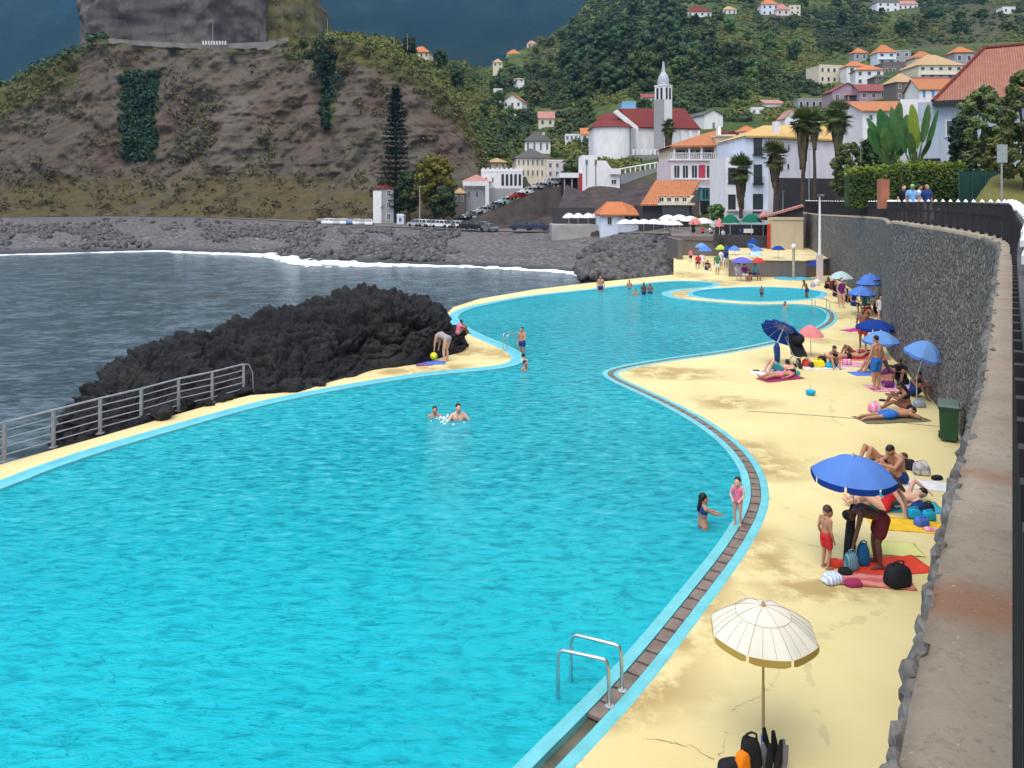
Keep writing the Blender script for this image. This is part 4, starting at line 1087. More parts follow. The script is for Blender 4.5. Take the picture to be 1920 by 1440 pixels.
# --- palms
def palm(label, x, ybase, ycrown, ytop, d, wpx, skirt, seed):
    """fan palm: green head of stiff fronds, brown skirt of dead ones, thin trunk"""
    g = random.Random(seed); s = d / F; b = D(x, ybase, d); h = (ybase - ycrown) * s; R0 = wpx * s / 2 * 1.12
    t = thing('fan_palm', label, 'palm tree', b)
    sk = skirt * s
    mb = MB(); mb.tube([(0, 0, -.5), (.05, 0, h * .4), (-.04, .03, h * .75), (0, 0, h)], [.26, .2, .18, .16], 10); mb.build('trunk', BARK, t)
    mb = MB()
    for k in range(120):                   # dead fronds folded down
        a = g.uniform(0, 6.28); z = h - sk * g.random() ** 1.2 * .9 + .1; f = (h - z) / max(sk, .1); r = R0 * (.50 - .36 * f) * g.uniform(.8, 1.15)
        l = sk * g.uniform(.22, .4); ca, sa = math.cos(a), math.sin(a); w = .13 + .1 * g.random()
        p0 = Vector((ca * .15, sa * .15, z + .25)); p1 = Vector((ca * r, sa * r, z - .05)); p2 = Vector((ca * r * .85, sa * r * .85, z - l))
        q = Vector((-sa, ca, 0)) * w
        mb.add([p0 - q * .3, p0 + q * .3, p1 + q, p1 - q, p2 + q * .6, p2 - q * .6], [(0, 1, 2, 3), (3, 2, 4, 5)])
    mb.build('dead_frond_skirt', L_DEAD, t)
    mb = MB(); Lf = (ycrown - ytop) * s
    for k in range(60):
        a = k * 2.4 + g.uniform(-.2, .2); el = R(86 - 160 * (k / 59) ** .95 + g.uniform(-8, 8)); sn = max(0, math.sin(el)); L = (R0 * (1 - sn) + Lf * sn) * g.uniform(1.0, 1.25)
        dv = Vector((math.cos(a) * math.cos(el), math.sin(a) * math.cos(el), math.sin(el))); side = Vector((-math.sin(a), math.cos(a), 0)); nrm = side.cross(dv)
        o_z = h + .05 + g.uniform(-.4, .15) * R0; c = Vector((0, 0, o_z)) + dv * L * .46
        for q in range(9):                # a fan of pointed blades
            fa = R(-78 + 156 * q / 8); bd = dv * math.cos(fa) + side * math.sin(fa) - Vector((0, 0, .12)) ; e = c + bd * L * .62 * (1 - .25 * abs(fa) / 1.4)
            pr = (side * math.cos(fa) - dv * math.sin(fa)) * L * .042; mb.add([c, c + bd * L * .28 + pr, e, c + bd * L * .28 - pr], [(0, 1, 2, 3)])
        mb.tube([Vector((0, 0, o_z)), c], [.02, .014], 4)
    mb.build('fronds', L_PALM, t); return t
PW = 1.25
palm('fan palm with small green head in front of the church tower', 1253, 345, 236, 222, 148, 30, 62, 1)
palm('short thick fan palm before the cream house with the teal bay window', 1389, 402, 316, 284, 95, 44, 62, 2)
palm('fan palm with wide green head before the bluish white house', 1453, 395, 292, 256, 92, 44, 58, 3)
palm('tall fan palm with long brown skirt beside the white gable wall', 1505, 385, 228, 196, 80, 46, 78, 4)
palm('fan palm with drooping dead leaves left of the paddle leaved plants', 1571, 372, 220, 190, 74, 52, 60, 5)
palm('thin fan palm half hidden behind the tall long skirted palm', 1527, 380, 232, 205, 100, 34, 40, 6)

# --- conifer beside the gold tree
def norfolk(label, x, ybase, ytop, d, wpx):
    g = random.Random(4); s = d / F; b = D(x, ybase, d); h = (ybase - ytop) * s; R0 = wpx * s / 2; t = thing('norfolk_pine', label, 'tree', b)
    mb = MB(); mb.tube([(0, 0, -1), (0, 0, h * .5), (0, 0, h)], [.5, .3, .05], 8); mb.build('trunk', BARK, t)
    C, N, S = [], [], []; br = MB(); z = h * .1
    while z < h:
        f = z / h; r = R0 * (1.05 - f) ** .75 * g.uniform(.75, 1.12); a0 = g.random() * 6
        for k in range(6):
            a = a0 + k * 1.047 + g.uniform(-.2, .2); rr = r * g.uniform(.7, 1.1); dv = Vector((math.cos(a), math.sin(a), 0))
            pts = [Vector((0, 0, z)) + dv * rr * q + Vector((0, 0, -.22 * rr * q + .25 * rr * q * q)) for q in (0, .35, .7, 1)]
            br.tube(pts, [.09, .06, .04, .02], 4)
            for q in range(64):
                u_ = g.uniform(.15, 1.05); p = pts[0].lerp(pts[3], u_); wd = .16 * rr * (1.2 - u_) + .25
                C.append((p.x + g.gauss(0, wd * .8), p.y + g.gauss(0, wd * .8), p.z - .1 + g.gauss(0, .22))); N.append((g.gauss(0, .5), g.gauss(0, .5), 1)); S.append(g.uniform(.2, .44))
        z += h * .036 * (1.25 - f * .5)
    V, Q = quads_mesh(np.array(C), np.array(N), np.array(S), .5); np_obj('needles', V, Q, L_PINE, smooth=False, parent=t); br.build('branches', BARK, t); return t
norfolk('tall tiered dark conifer standing against the brown cliff', 742, 412, 160, 186, 92)
def px_tree(name, label, x, ybase, ytop, d, wpx, lm, seed, shape='round', nclump=18, per=170, leaf=.3, h0f=.1, csize=.34):
    s = d / F; b = D(x, ybase, d); t = make_tree(name, label, (ybase - ytop) * s, wpx * s / 2, lm, seed, shape, nclump, per, leaf, h0=(ybase - ytop) * s * h0f, csize=csize); t.location = b; return t
px_tree('gold_tree', 'broad rounded tree with golden green crown under the cliff', 815, 412, 288, 178, 92, L_GOLD, 41, nclump=60, per=170, leaf=.28, h0f=.2, csize=.2)
px_tree('dark_tree', 'dark bushy tree at the foot of the tiered conifer', 765, 414, 318, 184, 60, L_DARK, 42, nclump=18)
px_tree('dark_tree', 'dark low tree under the golden tree beside the light pole', 832, 414, 352, 176, 60, L_DARK, 43, nclump=14)
px_tree('dark_tree', 'dark tree on the ridge beside two poles on the headland', 768, 104, 68, 300, 34, L_DARK, 44)
px_tree('dark_tree', 'dark tree right of the orange roofed ridge house', 826, 128, 90, 318, 30, L_DARK, 45)
px_tree('dark_tree', 'large dark tree lower on the valley slope below the ridge house', 858, 165, 118, 315, 40, L_DARK, 46)
px_tree('small_tree', 'small bushy green tree by the green cafe parasols', 1345, 420, 384, 98, 34, L_MID, 47, nclump=12, leaf=.2)
px_tree('tamarisk', 'feathery grey green tree left of the hedge above the stone wall', 1592, 385, 262, 64, 80, L_OLIVE, 48, nclump=80, per=130, leaf=.10, h0f=.03, csize=.16)
px_tree('garden_tree', 'dark dense garden tree left of the grey house corner', 1845, 385, 150, 47, 130, L_OLIVE, 49, nclump=110, per=150, leaf=.085, h0f=.12, csize=.15)
px_tree('conifer_shrub', 'dark spiky conifer beside the grey house wall', 1796, 372, 218, 47, 70, L_PINE, 50, 'cone', 30, 200, .10, .02, .3)
px_tree('feathery_tree', 'pale feathery tree at the right edge above the railing', 1925, 400, 120, 38, 130, L_OLIVE, 51, nclump=110, per=150, leaf=.075, h0f=.15, csize=.15)
px_tree('garden_bush', 'leafy bush under the hip roof of the grey house', 1872, 332, 250, 44, 60, L_PALE, 52, nclump=34, per=160, leaf=.08, h0f=.02, csize=.24)
px_tree('garden_bush', 'dark bush between the palm and the paddle leaved plants', 1632, 330, 258, 60, 46, L_DARK, 53, nclump=16, per=190, leaf=.13, h0f=.0)
px_tree('garden_bush', 'dark bush below the stone cream roofed house', 1668, 232, 198, 150, 70, L_DARK, 54, nclump=18, leaf=.25, h0f=.0)
# --- big paddle-leaved plants
def paddle_plant(label, x, ybase, d, leaves, seed):
    g = random.Random(seed); s = d / F; b = D(x, ybase, d); t = thing('paddle_leaf_plant', label, 'plant', b)
    for (dx, ytop, wpx, bright, dep) in leaves:
        tip = Vector((dx * s, dep, (ybase - ytop) * s)); st = Vector((dx * s * .12, 0, 0)); L = tip - st; w = wpx * s / 2
        n = 14; vs = []; a0 = .42
        side = Vector((1, g.uniform(-.5, .5), 0)).normalized(); side = (side - L.normalized() * side.dot(L.normalized())).normalized(); nr_ = side.cross(L).normalized()
        mb = MB(); cur = (nr_ * g.uniform(-.3, .3))
        for i in range(n + 1):
            u_ = i / n; c = st + L * (a0 + (1 - a0) * u_) + cur * (u_ ** 2) * L.length * .35; ww = w * max(.02, (math.sin(math.pi * min(1, u_ * .93 + .06)) ** .55))
            jag_ = 1 - (.16 * g.random() if 2 < i < n else 0)
            vs += [c - side * ww * jag_ + nr_ * ww * .28, c, c + side * ww * (1 - .14 * g.random()) + nr_ * ww * .28]
        fs = []
        for i in range(n): fs += [(i * 3, i * 3 + 1, i * 3 + 4, i * 3 + 3), (i * 3 + 1, i * 3 + 2, i * 3 + 5, i * 3 + 4)]
        mb.add(vs, fs); mb.tube([st, st + L * .3, st + L * (a0 + .02)], [.09, .06, .035], 6); mb.build('leaf', L_BAN2 if bright else L_BAN, t)
    mb = MB(); mb.tube([(0, 0, -.4), (0, 0, .5), (0, 0, 1.2)], [.22, .17, .12], 8); mb.build('stem', BARK, t); return t
paddle_plant('tall clump of broad torn paddle leaves behind the hedge', 1668, 322, 54, [(-22, 205, 26, 0, 0), (-8, 208, 28, 0, .3), (8, 200, 22, 0, -.2), (22, 190, 20, 0, .2), (-32, 218, 22, 0, .4), (30, 215, 22, 0, -.3), (-40, 240, 18, 0, .1), (14, 232, 26, 0, -.5), (-14, 240, 26, 0, -.5), (38, 250, 18, 0, .2)], 5)
paddle_plant('paddle leaved plant with one bright upright leaf before the grey house', 1716, 318, 52, [(-8, 196, 21, 1, -.2), (4, 225, 20, 1, .2), (26, 196, 16, 0, 0), (48, 205, 11, 0, .3), (-26, 212, 16, 0, .2), (36, 228, 13, 0, -.2), (-36, 245, 15, 0, 0), (-18, 250, 18, 0, -.5), (18, 262, 16, 0, -.4)], 9)
# --- hedge along the promenade
def hedge():
    t = thing('hedge', 'long clipped green hedge with yellow green top behind the railing', 'hedge')
    a, b = D(1590, 390, 48), D(1800, 390, 44); C, N, S = [], [], []; C2 = []; mb = MB()
    for k in range(2):
        pass
    steps = 34
    for k in range(steps):
        f = (k + .5) / steps; p = a.lerp(b, f); x = 1588 + 212 * f; yt = 322 - 8 * smooth(1660, 1680, x) + 4 * math.sin(x * .3); h = (390 - yt) * p.y / F
        mb.box((p.x, p.y + .15, p.z + h * .46), (.2, .6, h * .86), (0, 0, .1))
        for q in range(230):
            z = rnd.uniform(0, h); C.append((p.x + rnd.uniform(-.2, .2), p.y - .5 + rnd.gauss(0, .12), p.z + z)); N.append((rnd.gauss(0, .6), -1, .5 + rnd.gauss(0, .4))); S.append(rnd.uniform(.05, .11))
        for q in range(90):
            C2.append((p.x + rnd.uniform(-.2, .2), p.y + rnd.uniform(-.6, .4), p.z + h + rnd.gauss(0, .14)))
    mb.build('inner_growth', L_DARK, t)
    V, Q = quads_mesh(np.array(C), np.array(N), np.array(S), .7); np_obj('side_leaves', V, Q, L_HEDGE, smooth=False, parent=t)
    C2 = np.array(C2); V, Q = quads_mesh(C2, rng.normal(size=C2.shape) * .8 + np.array([0, -.3, .8]), rng.uniform(.06, .12, len(C2)), .6)
    np_obj('top_shoots', V, Q, m_leaf('leaves_young_hedge', (.09, .13, .012), (.17, .20, .02), (.22, .25, .03), .05), smooth=False, parent=t)
hedge()
# ================================================================ BUILDINGS
R_OR = m_roof('roof_orange', (.42, .15, .065), (.53, .23, .105)); R_OR2 = m_roof('roof_bright_orange', (.52, .16, .06), (.60, .24, .10))
R_RED = m_roof('roof_dark_red', (.16, .030, .028), (.22, .045, .038)); R_MAR = m_roof('roof_maroon', (.24, .06, .065), (.32, .10, .09))
R_TAN = m_roof('roof_tan', (.46, .30, .16), (.58, .40, .22)); R_YEL = m_roof('roof_yellow', (.58, .36, .12), (.70, .48, .20)); R_GRY = m_roof('roof_grey', (.09, .085, .085), (.14, .13, .125)); R_PNK = m_roof('roof_pink', (.44, .20, .17), (.54, .28, .23))
R_BIG = m_roof('roof_weathered_terracotta', (.30, .125, .085), (.42, .20, .14), 1.9, 1.5)
W_WHT = m_plaster('plaster_white', (.78, .77, .78)); W_BLU = m_plaster('plaster_bluish', (.66, .72, .82)); W_PNK = m_plaster('plaster_pinkish', (.74, .64, .64)); W_CRM = m_plaster('plaster_cream', (.70, .63, .48)); W_GRY = m_plaster('plaster_grey', (.34, .34, .35))
W_PUR = m_plaster('plaster_mauve', (.42, .30, .36)); W_BGE = m_plaster('plaster_beige', (.50, .42, .30)); W_SKY = m_plaster('plaster_grey_blue', (.44, .50, .58)); W_STO = m_plaster('wall_brown_stone', (.17, .145, .135), .5); W_BLK = m_plaster('wall_basalt', (.06, .056, .06), .4); W_RED = mat('red_paint', (.42, .035, .03), .2, 3)
FRM = mat('window_frame', (.62, .63, .62), .1, 4, .5, .3); FRD = mat('dark_shutter', (.045, .06, .06), .3, 4, .6, .3); TEAL = mat('teal_frame', (.10, .36, .38), .2, 4); REDD = mat('red_shutter', (.45, .05, .09), .2, 4); BLUD = mat('blue_door', (.06, .22, .55), .2, 4)

def window(root, x, z, w, h, y=0., frame=None, side=0, arch=False, bars=True, small=False, name='window', pane=None):
    """a framed opening on the facade plane (side 0), or on the left (-1) / right (+1) wall"""
    f = MB(); t = max(.06, w * .1); pr = .05
    f.box((0, 0, h / 2 - t / 2), (w, .10, t)); f.box((0, 0, -h / 2 + t / 2), (w + .1, .16, t)); f.box((-w / 2 + t / 2, 0, 0), (t, .10, h - 2 * t)); f.box((w / 2 - t / 2, 0, 0), (t, .10, h - 2 * t))
    if bars and not small: f.box((0, .01, 0), (t * .6, .07, h - 2 * t))
    p = MB()
    if arch:
        n = 10; pts = [(-w / 2 + t, -h / 2 + t), (w / 2 - t, -h / 2 + t)] + [((w / 2 - t) * math.cos(math.pi * k / n), h / 2 - w / 2 + (w / 2 - t) * math.sin(math.pi * k / n)) for k in range(n + 1)]
        p.prism_y(pts, -.06, -.02)
        o = p.build(name, pane or DARK, root)
    else:
        p.box((0, .02, 0), (w - 2 * t, .06, h - 2 * t)); o = f.build(name, frame or FRM, root); p.build('pane', pane or GLASS, o)
    if side == 0: o.location = (x, y - .015, z)
    else: o.location = (y, x, z); o.rotation_euler = (0, 0, side * math.pi / 2)
    return o
def roof_mesh(kind, w, dp, h, rh, ov=.45, th=.16, yo=0.):
    m = MB(); x0, x1, y0, y1 = -w / 2 - ov, w / 2 + ov, yo - ov, yo + dp + ov; ym = (y0 + y1) / 2; xm = 0.
    def slab(ps):
        n = len(ps); m.add([(p[0], p[1], p[2]) for p in ps] + [(p[0], p[1], p[2] - th) for p in ps], [tuple(range(n)), tuple(range(2 * n - 1, n - 1, -1))] + [(k, n + k, n + (k + 1) % n, (k + 1) % n) for k in range(n)])
    z0, z1 = h + .02, h + rh
    if kind == 'hip':
        if w >= dp: i = min((y1 - y0) / 2, (x1 - x0) / 2 - .05); a, b = (x0 + i, ym, z1), (x1 - i, ym, z1)
        else: i = (x1 - x0) / 2; a, b = (xm, y0 + i, z1), (xm, y1 - i, z1)
        c = [(x0, y0, z0), (x1, y0, z0), (x1, y1, z0), (x0, y1, z0)]
        if w >= dp: fs = [[c[0], c[1], b, a], [c[1], c[2], b], [c[2], c[3], a, b], [c[3], c[0], a]]
        else: fs = [[c[0], c[1], a], [c[1], c[2], b, a], [c[2], c[3], b], [c[3], c[0], a, b]]
        vs = c + [(q[0], q[1], q[2] - th) for q in c] + [a, b]
        idx = {tuple(q): i for i, q in reversed(list(enumerate(vs)))}
        m.add(vs, [tuple(idx[tuple(q)] for q in f) for f in fs] + [(0, 4, 5, 1), (1, 5, 6, 2), (2, 6, 7, 3), (3, 7, 4, 0), (7, 6, 5, 4)])
    elif kind == 'gable':
        slab([(x0, y0, z0), (x1, y0, z0), (x1, ym, z1), (x0, ym, z1)]); slab([(x1, y1, z0), (x0, y1, z0), (x0, ym, z1 - .003), (x1, ym, z1 - .003)])
    elif kind == 'front':
        slab([(x0, y0, z0), (xm, y0, z1), (xm, y1, z1), (x0, y1, z0)][::-1]); slab([(x1, y0, z0), (xm, y0, z1 - .003), (xm, y1, z1 - .003), (x1, y1, z0)])
    elif kind == 'shed':
        slab([(x0, y0, z0), (x1, y0, z0), (x1, y1, z1), (x0, y1, z1)])
    return m
def house(name, label, xl, xr, yb, ye, yt, d, wall, roof, kind='hip', dep=None, yaw=0, rows=2, cols=3, wsz=(.42, .55), frame=None, side=False, arch=False, extra=None, group=None, found=6., cat='house', door=False, pane=None, z_plus=0, skip=()):
    s = d / F; b = D((xl + xr) / 2, yb, d); w = (xr - xl) * s; h = (yb - ye) * s
    dep = dep or max(6., w * .8)
    if yaw: w = max(w * .5, (w - abs(math.sin(R(yaw))) * dep * .55) / math.cos(R(yaw)))
    t = thing(name, label, cat, b, R(yaw), group); houses_px.append((xl, xr, min(yt, ye), yb))
    m = MB(); m.bb((-w / 2, 0, -found), (w / 2, dep, h))
    dr = d + (dep / 2 if kind in ('hip', 'gable') else 0); rh = CZ - (yt - HY) / F * dr - b.z - h
    if kind in ('gable',): rh = max(rh, .8); m.prism_y([(-w / 2, h), (w / 2, h)] + [(w / 2, h + .01), (-w / 2, h + .01)], 0, .02)
    if kind == 'gable':
        for sx in (-1, 1):
            x0 = sx * (w / 2 - .12); m.add([(x0 - .1, 0.01, h), (x0 - .1, dep - .01, h), (x0 - .1, dep / 2, h + rh - .2), (x0 + .1, 0.01, h), (x0 + .1, dep - .01, h), (x0 + .1, dep / 2, h + rh - .2)], [(0, 2, 1), (3, 4, 5), (0, 3, 5, 2), (1, 2, 5, 4)])
    if kind == 'front':
        rh = max(rh, .8); m.prism_y([(-w / 2, h), (w / 2, h), (0, h + rh - .18)], 0.004, .3)
    if kind == 'flat':
        m.bb((-w / 2 - .08, -.08, h), (w / 2 + .08, dep, h + .18)); m.bb((-w / 2, 0.0, h + .18), (w / 2, .2, h + .5))
    m.build('wall', wall, t)
    if kind != 'flat': roof_mesh(kind, w, dep, h, max(rh, .7), min(.5, w * .06)).build('roof', roof, t)
    fh = h / rows if rows else 0
    for r in range(rows):
        for c in range(cols):
            if (r, c) in skip: continue
            cw = w / cols; ww, wh = min(cw * wsz[0], 1.9), min(fh * wsz[1], 2.3)
            window(t, -w / 2 + cw * (c + .5), fh * (r + .55), ww, wh, 0, frame, arch=arch, small=d > 260, pane=pane)
    if side:
        n = max(1, int(dep / 4))
        for r in range(rows):
            for c in range(n): window(t, dep * (c + .5) / n, fh * (r + .55), min(1.0, dep / n * .4), min(fh * wsz[1], 1.8), side * (w / 2 + .015), frame, side, small=d > 260)

    if extra: extra(t, w, h, dep, s)
    return t
def chimney(t, w, h, dep, s): m = MB(); m.bb((w * .2, dep * .3, h), (w * .2 + .7, dep * .3 + .7, h + 2.6)); m.bb((w * .2 - .1, dep * .3 - .1, h + 2.6), (w * .2 + .8, dep * .3 + .8, h + 2.75)); m.build('chimney', W_WHT, t)
def balcony(fr, x0=-.45, x1=.45):
    def f(t, w, h, dep, s):
        m = MB(); z = h * fr; m.bb((w * x0, -1.1, z), (w * x1, -.002, z + .16)); m.build('balcony_slab', W_WHT, t)
        m = MB()
        n = int(w * (x1 - x0) / .35)
        for k in range(n + 1): m.box((w * x0 + w * (x1 - x0) * k / n, -1.06, z + .6), (.05, .05, .88))
        m.bb((w * x0, -1.1, z + 1.04), (w * x1, -1.0, z + 1.12)); m.build('balcony_rail', WHITE, t)
    return f
def both(*fs):
    def f(*a):
        for q in fs: q(*a)
    return f
H = house
# --- upper right village
H('house', 'roofless pale house with open window holes below the wood', 1532, 1586, 158, 124, 116, 330, W_CRM, None, 'flat', rows=2, cols=4, yaw=12, wsz=(.45, .5))
H('house', 'tiny grey house with orange hip roof standing alone above the white pair', 1601, 1627, 114, 99, 90, 385, W_GRY, R_OR2, rows=1, cols=2)
H('house', 'tall narrow house with orange hip roof, blue glass floor and white balcony', 1645, 1680, 122, 98, 84, 350, W_BLU, R_OR2, rows=2, cols=2, extra=balcony(.42))
H('house', 'bare grey concrete block house right of the blue glassed house', 1676, 1708, 124, 96, 92, 356, W_GRY, None, 'flat', rows=2, cols=2)
H('house', 'dark brown stone ruin above the small cream roofed house', 1655, 1698, 152, 118, 114, 318, W_STO, None, 'flat', rows=1, cols=3)
H('house', 'white house with orange hip roof and small windows behind its twin', 1588, 1626, 140, 124, 115, 322, W_WHT, R_OR2, rows=1, cols=2)
H('house', 'white house with orange roof and dark windows right of its twin', 1604, 1656, 160, 131, 122, 300, W_WHT, R_OR2, rows=2, cols=3, yaw=-10)
H('house', 'small dark grey roofed shed house beside the white twin houses', 1640, 1668, 158, 145, 139, 290, W_STO, R_GRY, rows=1, cols=3)
H('house', 'big beige house with wide tan hip roof, row of dark windows and white balcony', 1722, 1806, 152, 122, 103, 288, W_CRM, R_TAN, rows=2, cols=5, extra=balcony(.38), wsz=(.5, .5))
H('house', 'house with pinkish orange roof behind the big beige house', 1716, 1754, 120, 108, 96, 316, W_CRM, R_OR, rows=1, cols=2)
H('house', 'grey house with small orange roof near the big tiled roof edge', 1790, 1826, 122, 98, 88, 326, W_GRY, R_OR2, rows=1, cols=2)
H('house', 'small stone house with white window frames and cream pyramid roof', 1677, 1724, 190, 154, 138, 228, W_STO, R_TAN, rows=2, cols=3, yaw=8)
def porch(t, w, h, dep, s):
    m = MB(); m.bb((-w * .1, -2.2, h * .62), (w * .45, -.003, h * .70)); m.build('porch_roof', R_MAR, t); m = MB()
    for k in (-.06, .42): m.bb((w * k - .12, -2.1, -3), (w * k + .12, -1.9, h * .62))
    m.build('porch_post', W_PUR, t)
H('house', 'mauve house with maroon gable roof and round arched porch', 1560, 1618, 196, 172, 155, 244, W_PUR, R_MAR, 'front', rows=1, cols=3, extra=porch)
H('house', 'long low house with maroon roof beside the mauve gable', 1612, 1682, 188, 171, 158, 240, W_PUR, R_MAR, 'gable', rows=1, cols=4)
H('house', 'white house with orange roof and bright blue doors', 1724, 1792, 186, 168, 148, 206, W_WHT, R_OR, 'gable', rows=1, cols=4, frame=WHITE, pane=BLUD, wsz=(.4, .8))
H('house', 'red roofed low house just under the big beige house', 1724, 1790, 160, 152, 144, 250, W_WHT, R_MAR, 'gable', rows=1, cols=4)
H('house', 'grey green flat house with white columns left of the mauve house', 1496, 1556, 208, 187, 180, 262, W_GRY, None, 'flat', rows=1, cols=5, wsz=(.5, .6))
H('house', 'long white house with low orange roof behind the paddle leaved plants', 1618, 1765, 262, 208, 190, 118, W_WHT, R_OR, 'gable', rows=2, cols=5, dep=11, wsz=(.25, .4))
H('house', 'white house with brownish orange gable roof right of the palms', 1590, 1640, 282, 250, 222, 128, W_WHT, R_OR, 'gable', rows=1, cols=2, dep=10)
H('house', 'little cream dormer house with orange roof above the palms', 1594, 1626, 232, 215, 202, 146, W_CRM, R_OR, 'front', rows=1, cols=1, dep=7)
H('house', 'low house with pale orange roof in the green slope right of the church', 1436, 1470, 204, 194, 183, 275, W_WHT, R_PNK, 'shed', rows=0, cols=0)
H('house', 'white house corner with dark openings between bushes right of the church', 1408, 1432, 226, 204, 198, 255, W_WHT, None, 'flat', rows=2, cols=2)
H('house', 'white gable house with one dark window behind the church nave', 1314, 1362, 262, 216, 205, 222, W_WHT, R_GRY, 'front', rows=1, cols=3, skip=((0, 0), (0, 2)), dep=12, yaw=14)
H('house', 'orange roofed house peeping over the white curved gable', 1388, 1422, 256, 246, 236, 175, W_WHT, R_OR2, 'hip', rows=0, cols=0)
H('house', 'small white arched gable house left of the yellow roof', 1472, 1500, 248, 222, 205, 190, W_WHT, R_PNK, 'front', rows=1, cols=1)
# --- top of the slope
H('house', 'long red roofed house high on the slope at the top of the picture', 1288, 1334, 32, 22, 11, 560, W_WHT, R_RED, 'hip', rows=1, cols=4)
H('house', 'small white house right of the long red roofed house on the upper slope', 1355, 1381, 28, 18, 12, 562, W_WHT, R_TAN, rows=1, cols=3)
H('house', 'blue white house with orange roof high on the slope', 1428, 1460, 30, 8, -2, 560, W_BLU, R_OR2, rows=2, cols=3)
H('house', 'low house with pink roof beside the blue white upper house', 1456, 1480, 30, 18, 7, 556, W_PNK, R_PNK, rows=1, cols=2)
H('house', 'cream house with dark windows at the right of the upper pink roof', 1480, 1501, 28, 11, 8, 558, W_CRM, None, 'flat', rows=2, cols=2)
H('house', 'stepped white house cut by the top edge of the picture', 1644, 1686, 24, 4, -8, 600, W_WHT, R_GRY, rows=2, cols=3)
H('house', 'white house with pinkish roof right of the stepped white house', 1684, 1721, 20, 8, 1, 604, W_WHT, R_PNK, 'gable', rows=1, cols=4)
H('house', 'lone small white house on the bare upper slope at the right', 1880, 1904, 26, 14, 10, 560, W_WHT, None, 'flat', rows=1, cols=2)
# --- valley on the left
H('house', 'white two storey house with bright orange roof in the green valley', 940, 981, 216, 190, 176, 330, W_WHT, R_OR2, 'front', rows=2, cols=3, yaw=-16, dep=9)
H('house', 'small cream house with pink red roof below the orange roofed valley house', 1010, 1039, 238, 222, 209, 302, W_CRM, R_PNK, 'gable', rows=1, cols=2)
H('house', 'orange roofed house on the green ridge of the headland', 765, 806, 110, 98, 87, 322, W_CRM, R_OR2, 'hip', rows=1, cols=4, yaw=-8)
H('house', 'tiny orange roofed house beside the rock tower', 575, 600, 73, 68, 62, 300, W_WHT, R_OR2, 'gable', rows=1, cols=1, dep=7)
H('house', 'pale house on the valley ridge, lowest of the ridge row', 924, 942, 126, 117, 110, 540, W_CRM, R_TAN, rows=1, cols=2)
H('house', 'house with orange roof in the middle of the valley ridge row', 950, 975, 112, 101, 93, 610, W_CRM, R_OR2, rows=1, cols=2)
H('house', 'pale pink house at the top of the valley ridge row', 988, 1006, 90, 82, 76, 660, W_PNK, R_PNK, rows=1, cols=2)
H('house', 'little white cottage in the bushes over the orange roofed valley house', 963, 983, 155, 148, 146, 440, W_WHT, R_TAN, rows=1, cols=2)
H('house', 'low white wall house beside the orange roofed valley house', 925, 942, 176, 168, 167, 335, W_WHT, None, 'flat', rows=0, cols=0)
H('house', 'small white house with orange gable roof left of the church apse', 1090, 1117, 264, 252, 240, 245, W_WHT, R_OR2, 'gable', rows=1, cols=2)
H('house', 'low white arcade left of the small orange gable', 1060, 1092, 264, 254, 252, 250, W_WHT, None, 'flat', rows=1, cols=4, wsz=(.6, .7))
H('house', 'white house with dark grey hip roof and three tall windows', 984, 1032, 287, 264, 247, 236, W_WHT, R_GRY, 'hip', rows=1, cols=4, extra=chimney, wsz=(.35, .7))
H('house', 'tall cream house with dark red grey roof and many narrow windows', 966, 1032, 335, 296, 278, 206, W_CRM, R_GRY, 'hip', rows=2, cols=7, dep=11, yaw=6)
H('house', 'pinkish villa with dark window above the top of the ramp', 1024, 1066, 334, 303, 296, 205, W_PNK, None, 'flat', rows=2, cols=3, yaw=6)
H('house', 'small ochre house with flat roof behind the arcaded white building', 912, 950, 318, 304, 296, 224, W_BGE, R_TAN, rows=1, cols=3)
def arcade(t, w, h, dep, s):
    m = MB()
    for k in range(9): m.box((-w / 2 + w * (k + .5) / 9, .12, h + .75), (w / 16, .22, .5))
    m.box((0, .12, h + .57), (w, .2, .22)); m.build('parapet_blocks', W_WHT, t)
    for k in range(5): window(t, w * (.02 + .103 * k), h * .70, w * .075, h * .46, 0, arch=True, name='arch_opening')
    for k in range(2): window(t, -w * (.38 - .16 * k), h * .70, w * .05, h * .18, 0)
    window(t, -w * .2, h * .22, w * .13, h * .42, 0, arch=True, name='arch_opening')
    m = MB(); m.bb((-w / 2 - .05, -.12, -4), (w / 2 + .05, -.002, h * .38)); m.build('stone_base', W_GRY, t)
H('house', 'white arcaded building with five tall arches and crenellated parapet', 902, 980, 372, 322, 316, 192, W_WHT, None, 'flat', rows=0, cols=0, extra=arcade, dep=12, cat='building')
def grey_base(t, w, h, dep, s):
    m = MB(); m.bb((-w / 2 - .04, -.10, -4), (w * .36, -.002, h * .72)); m.build('grey_front', W_GRY, t)
    for k in range(2): window(t, -w * .28 + w * .32 * k, h * .45, w * .12, h * .3, -.10, FRM)
    m = MB(); m.bb((w * .36, -1.0, -4), (w * .5, -.001, h)); m.bb((-w / 2, -1.0, h * .8), (w * .36, -.11, h)); m.build('white_portal', W_WHT, t)
H('house', 'grey fronted house with pink hip roof and white band at the foot of the ramp', 868, 917, 384, 340, 327, 190, W_WHT, R_PNK, 'hip', rows=0, cols=0, extra=grey_base, dep=9)
H('house', 'low brown house between the golden tree and the grey fronted house', 850, 872, 384, 362, 352, 186, W_STO, R_TAN, rows=1, cols=2)
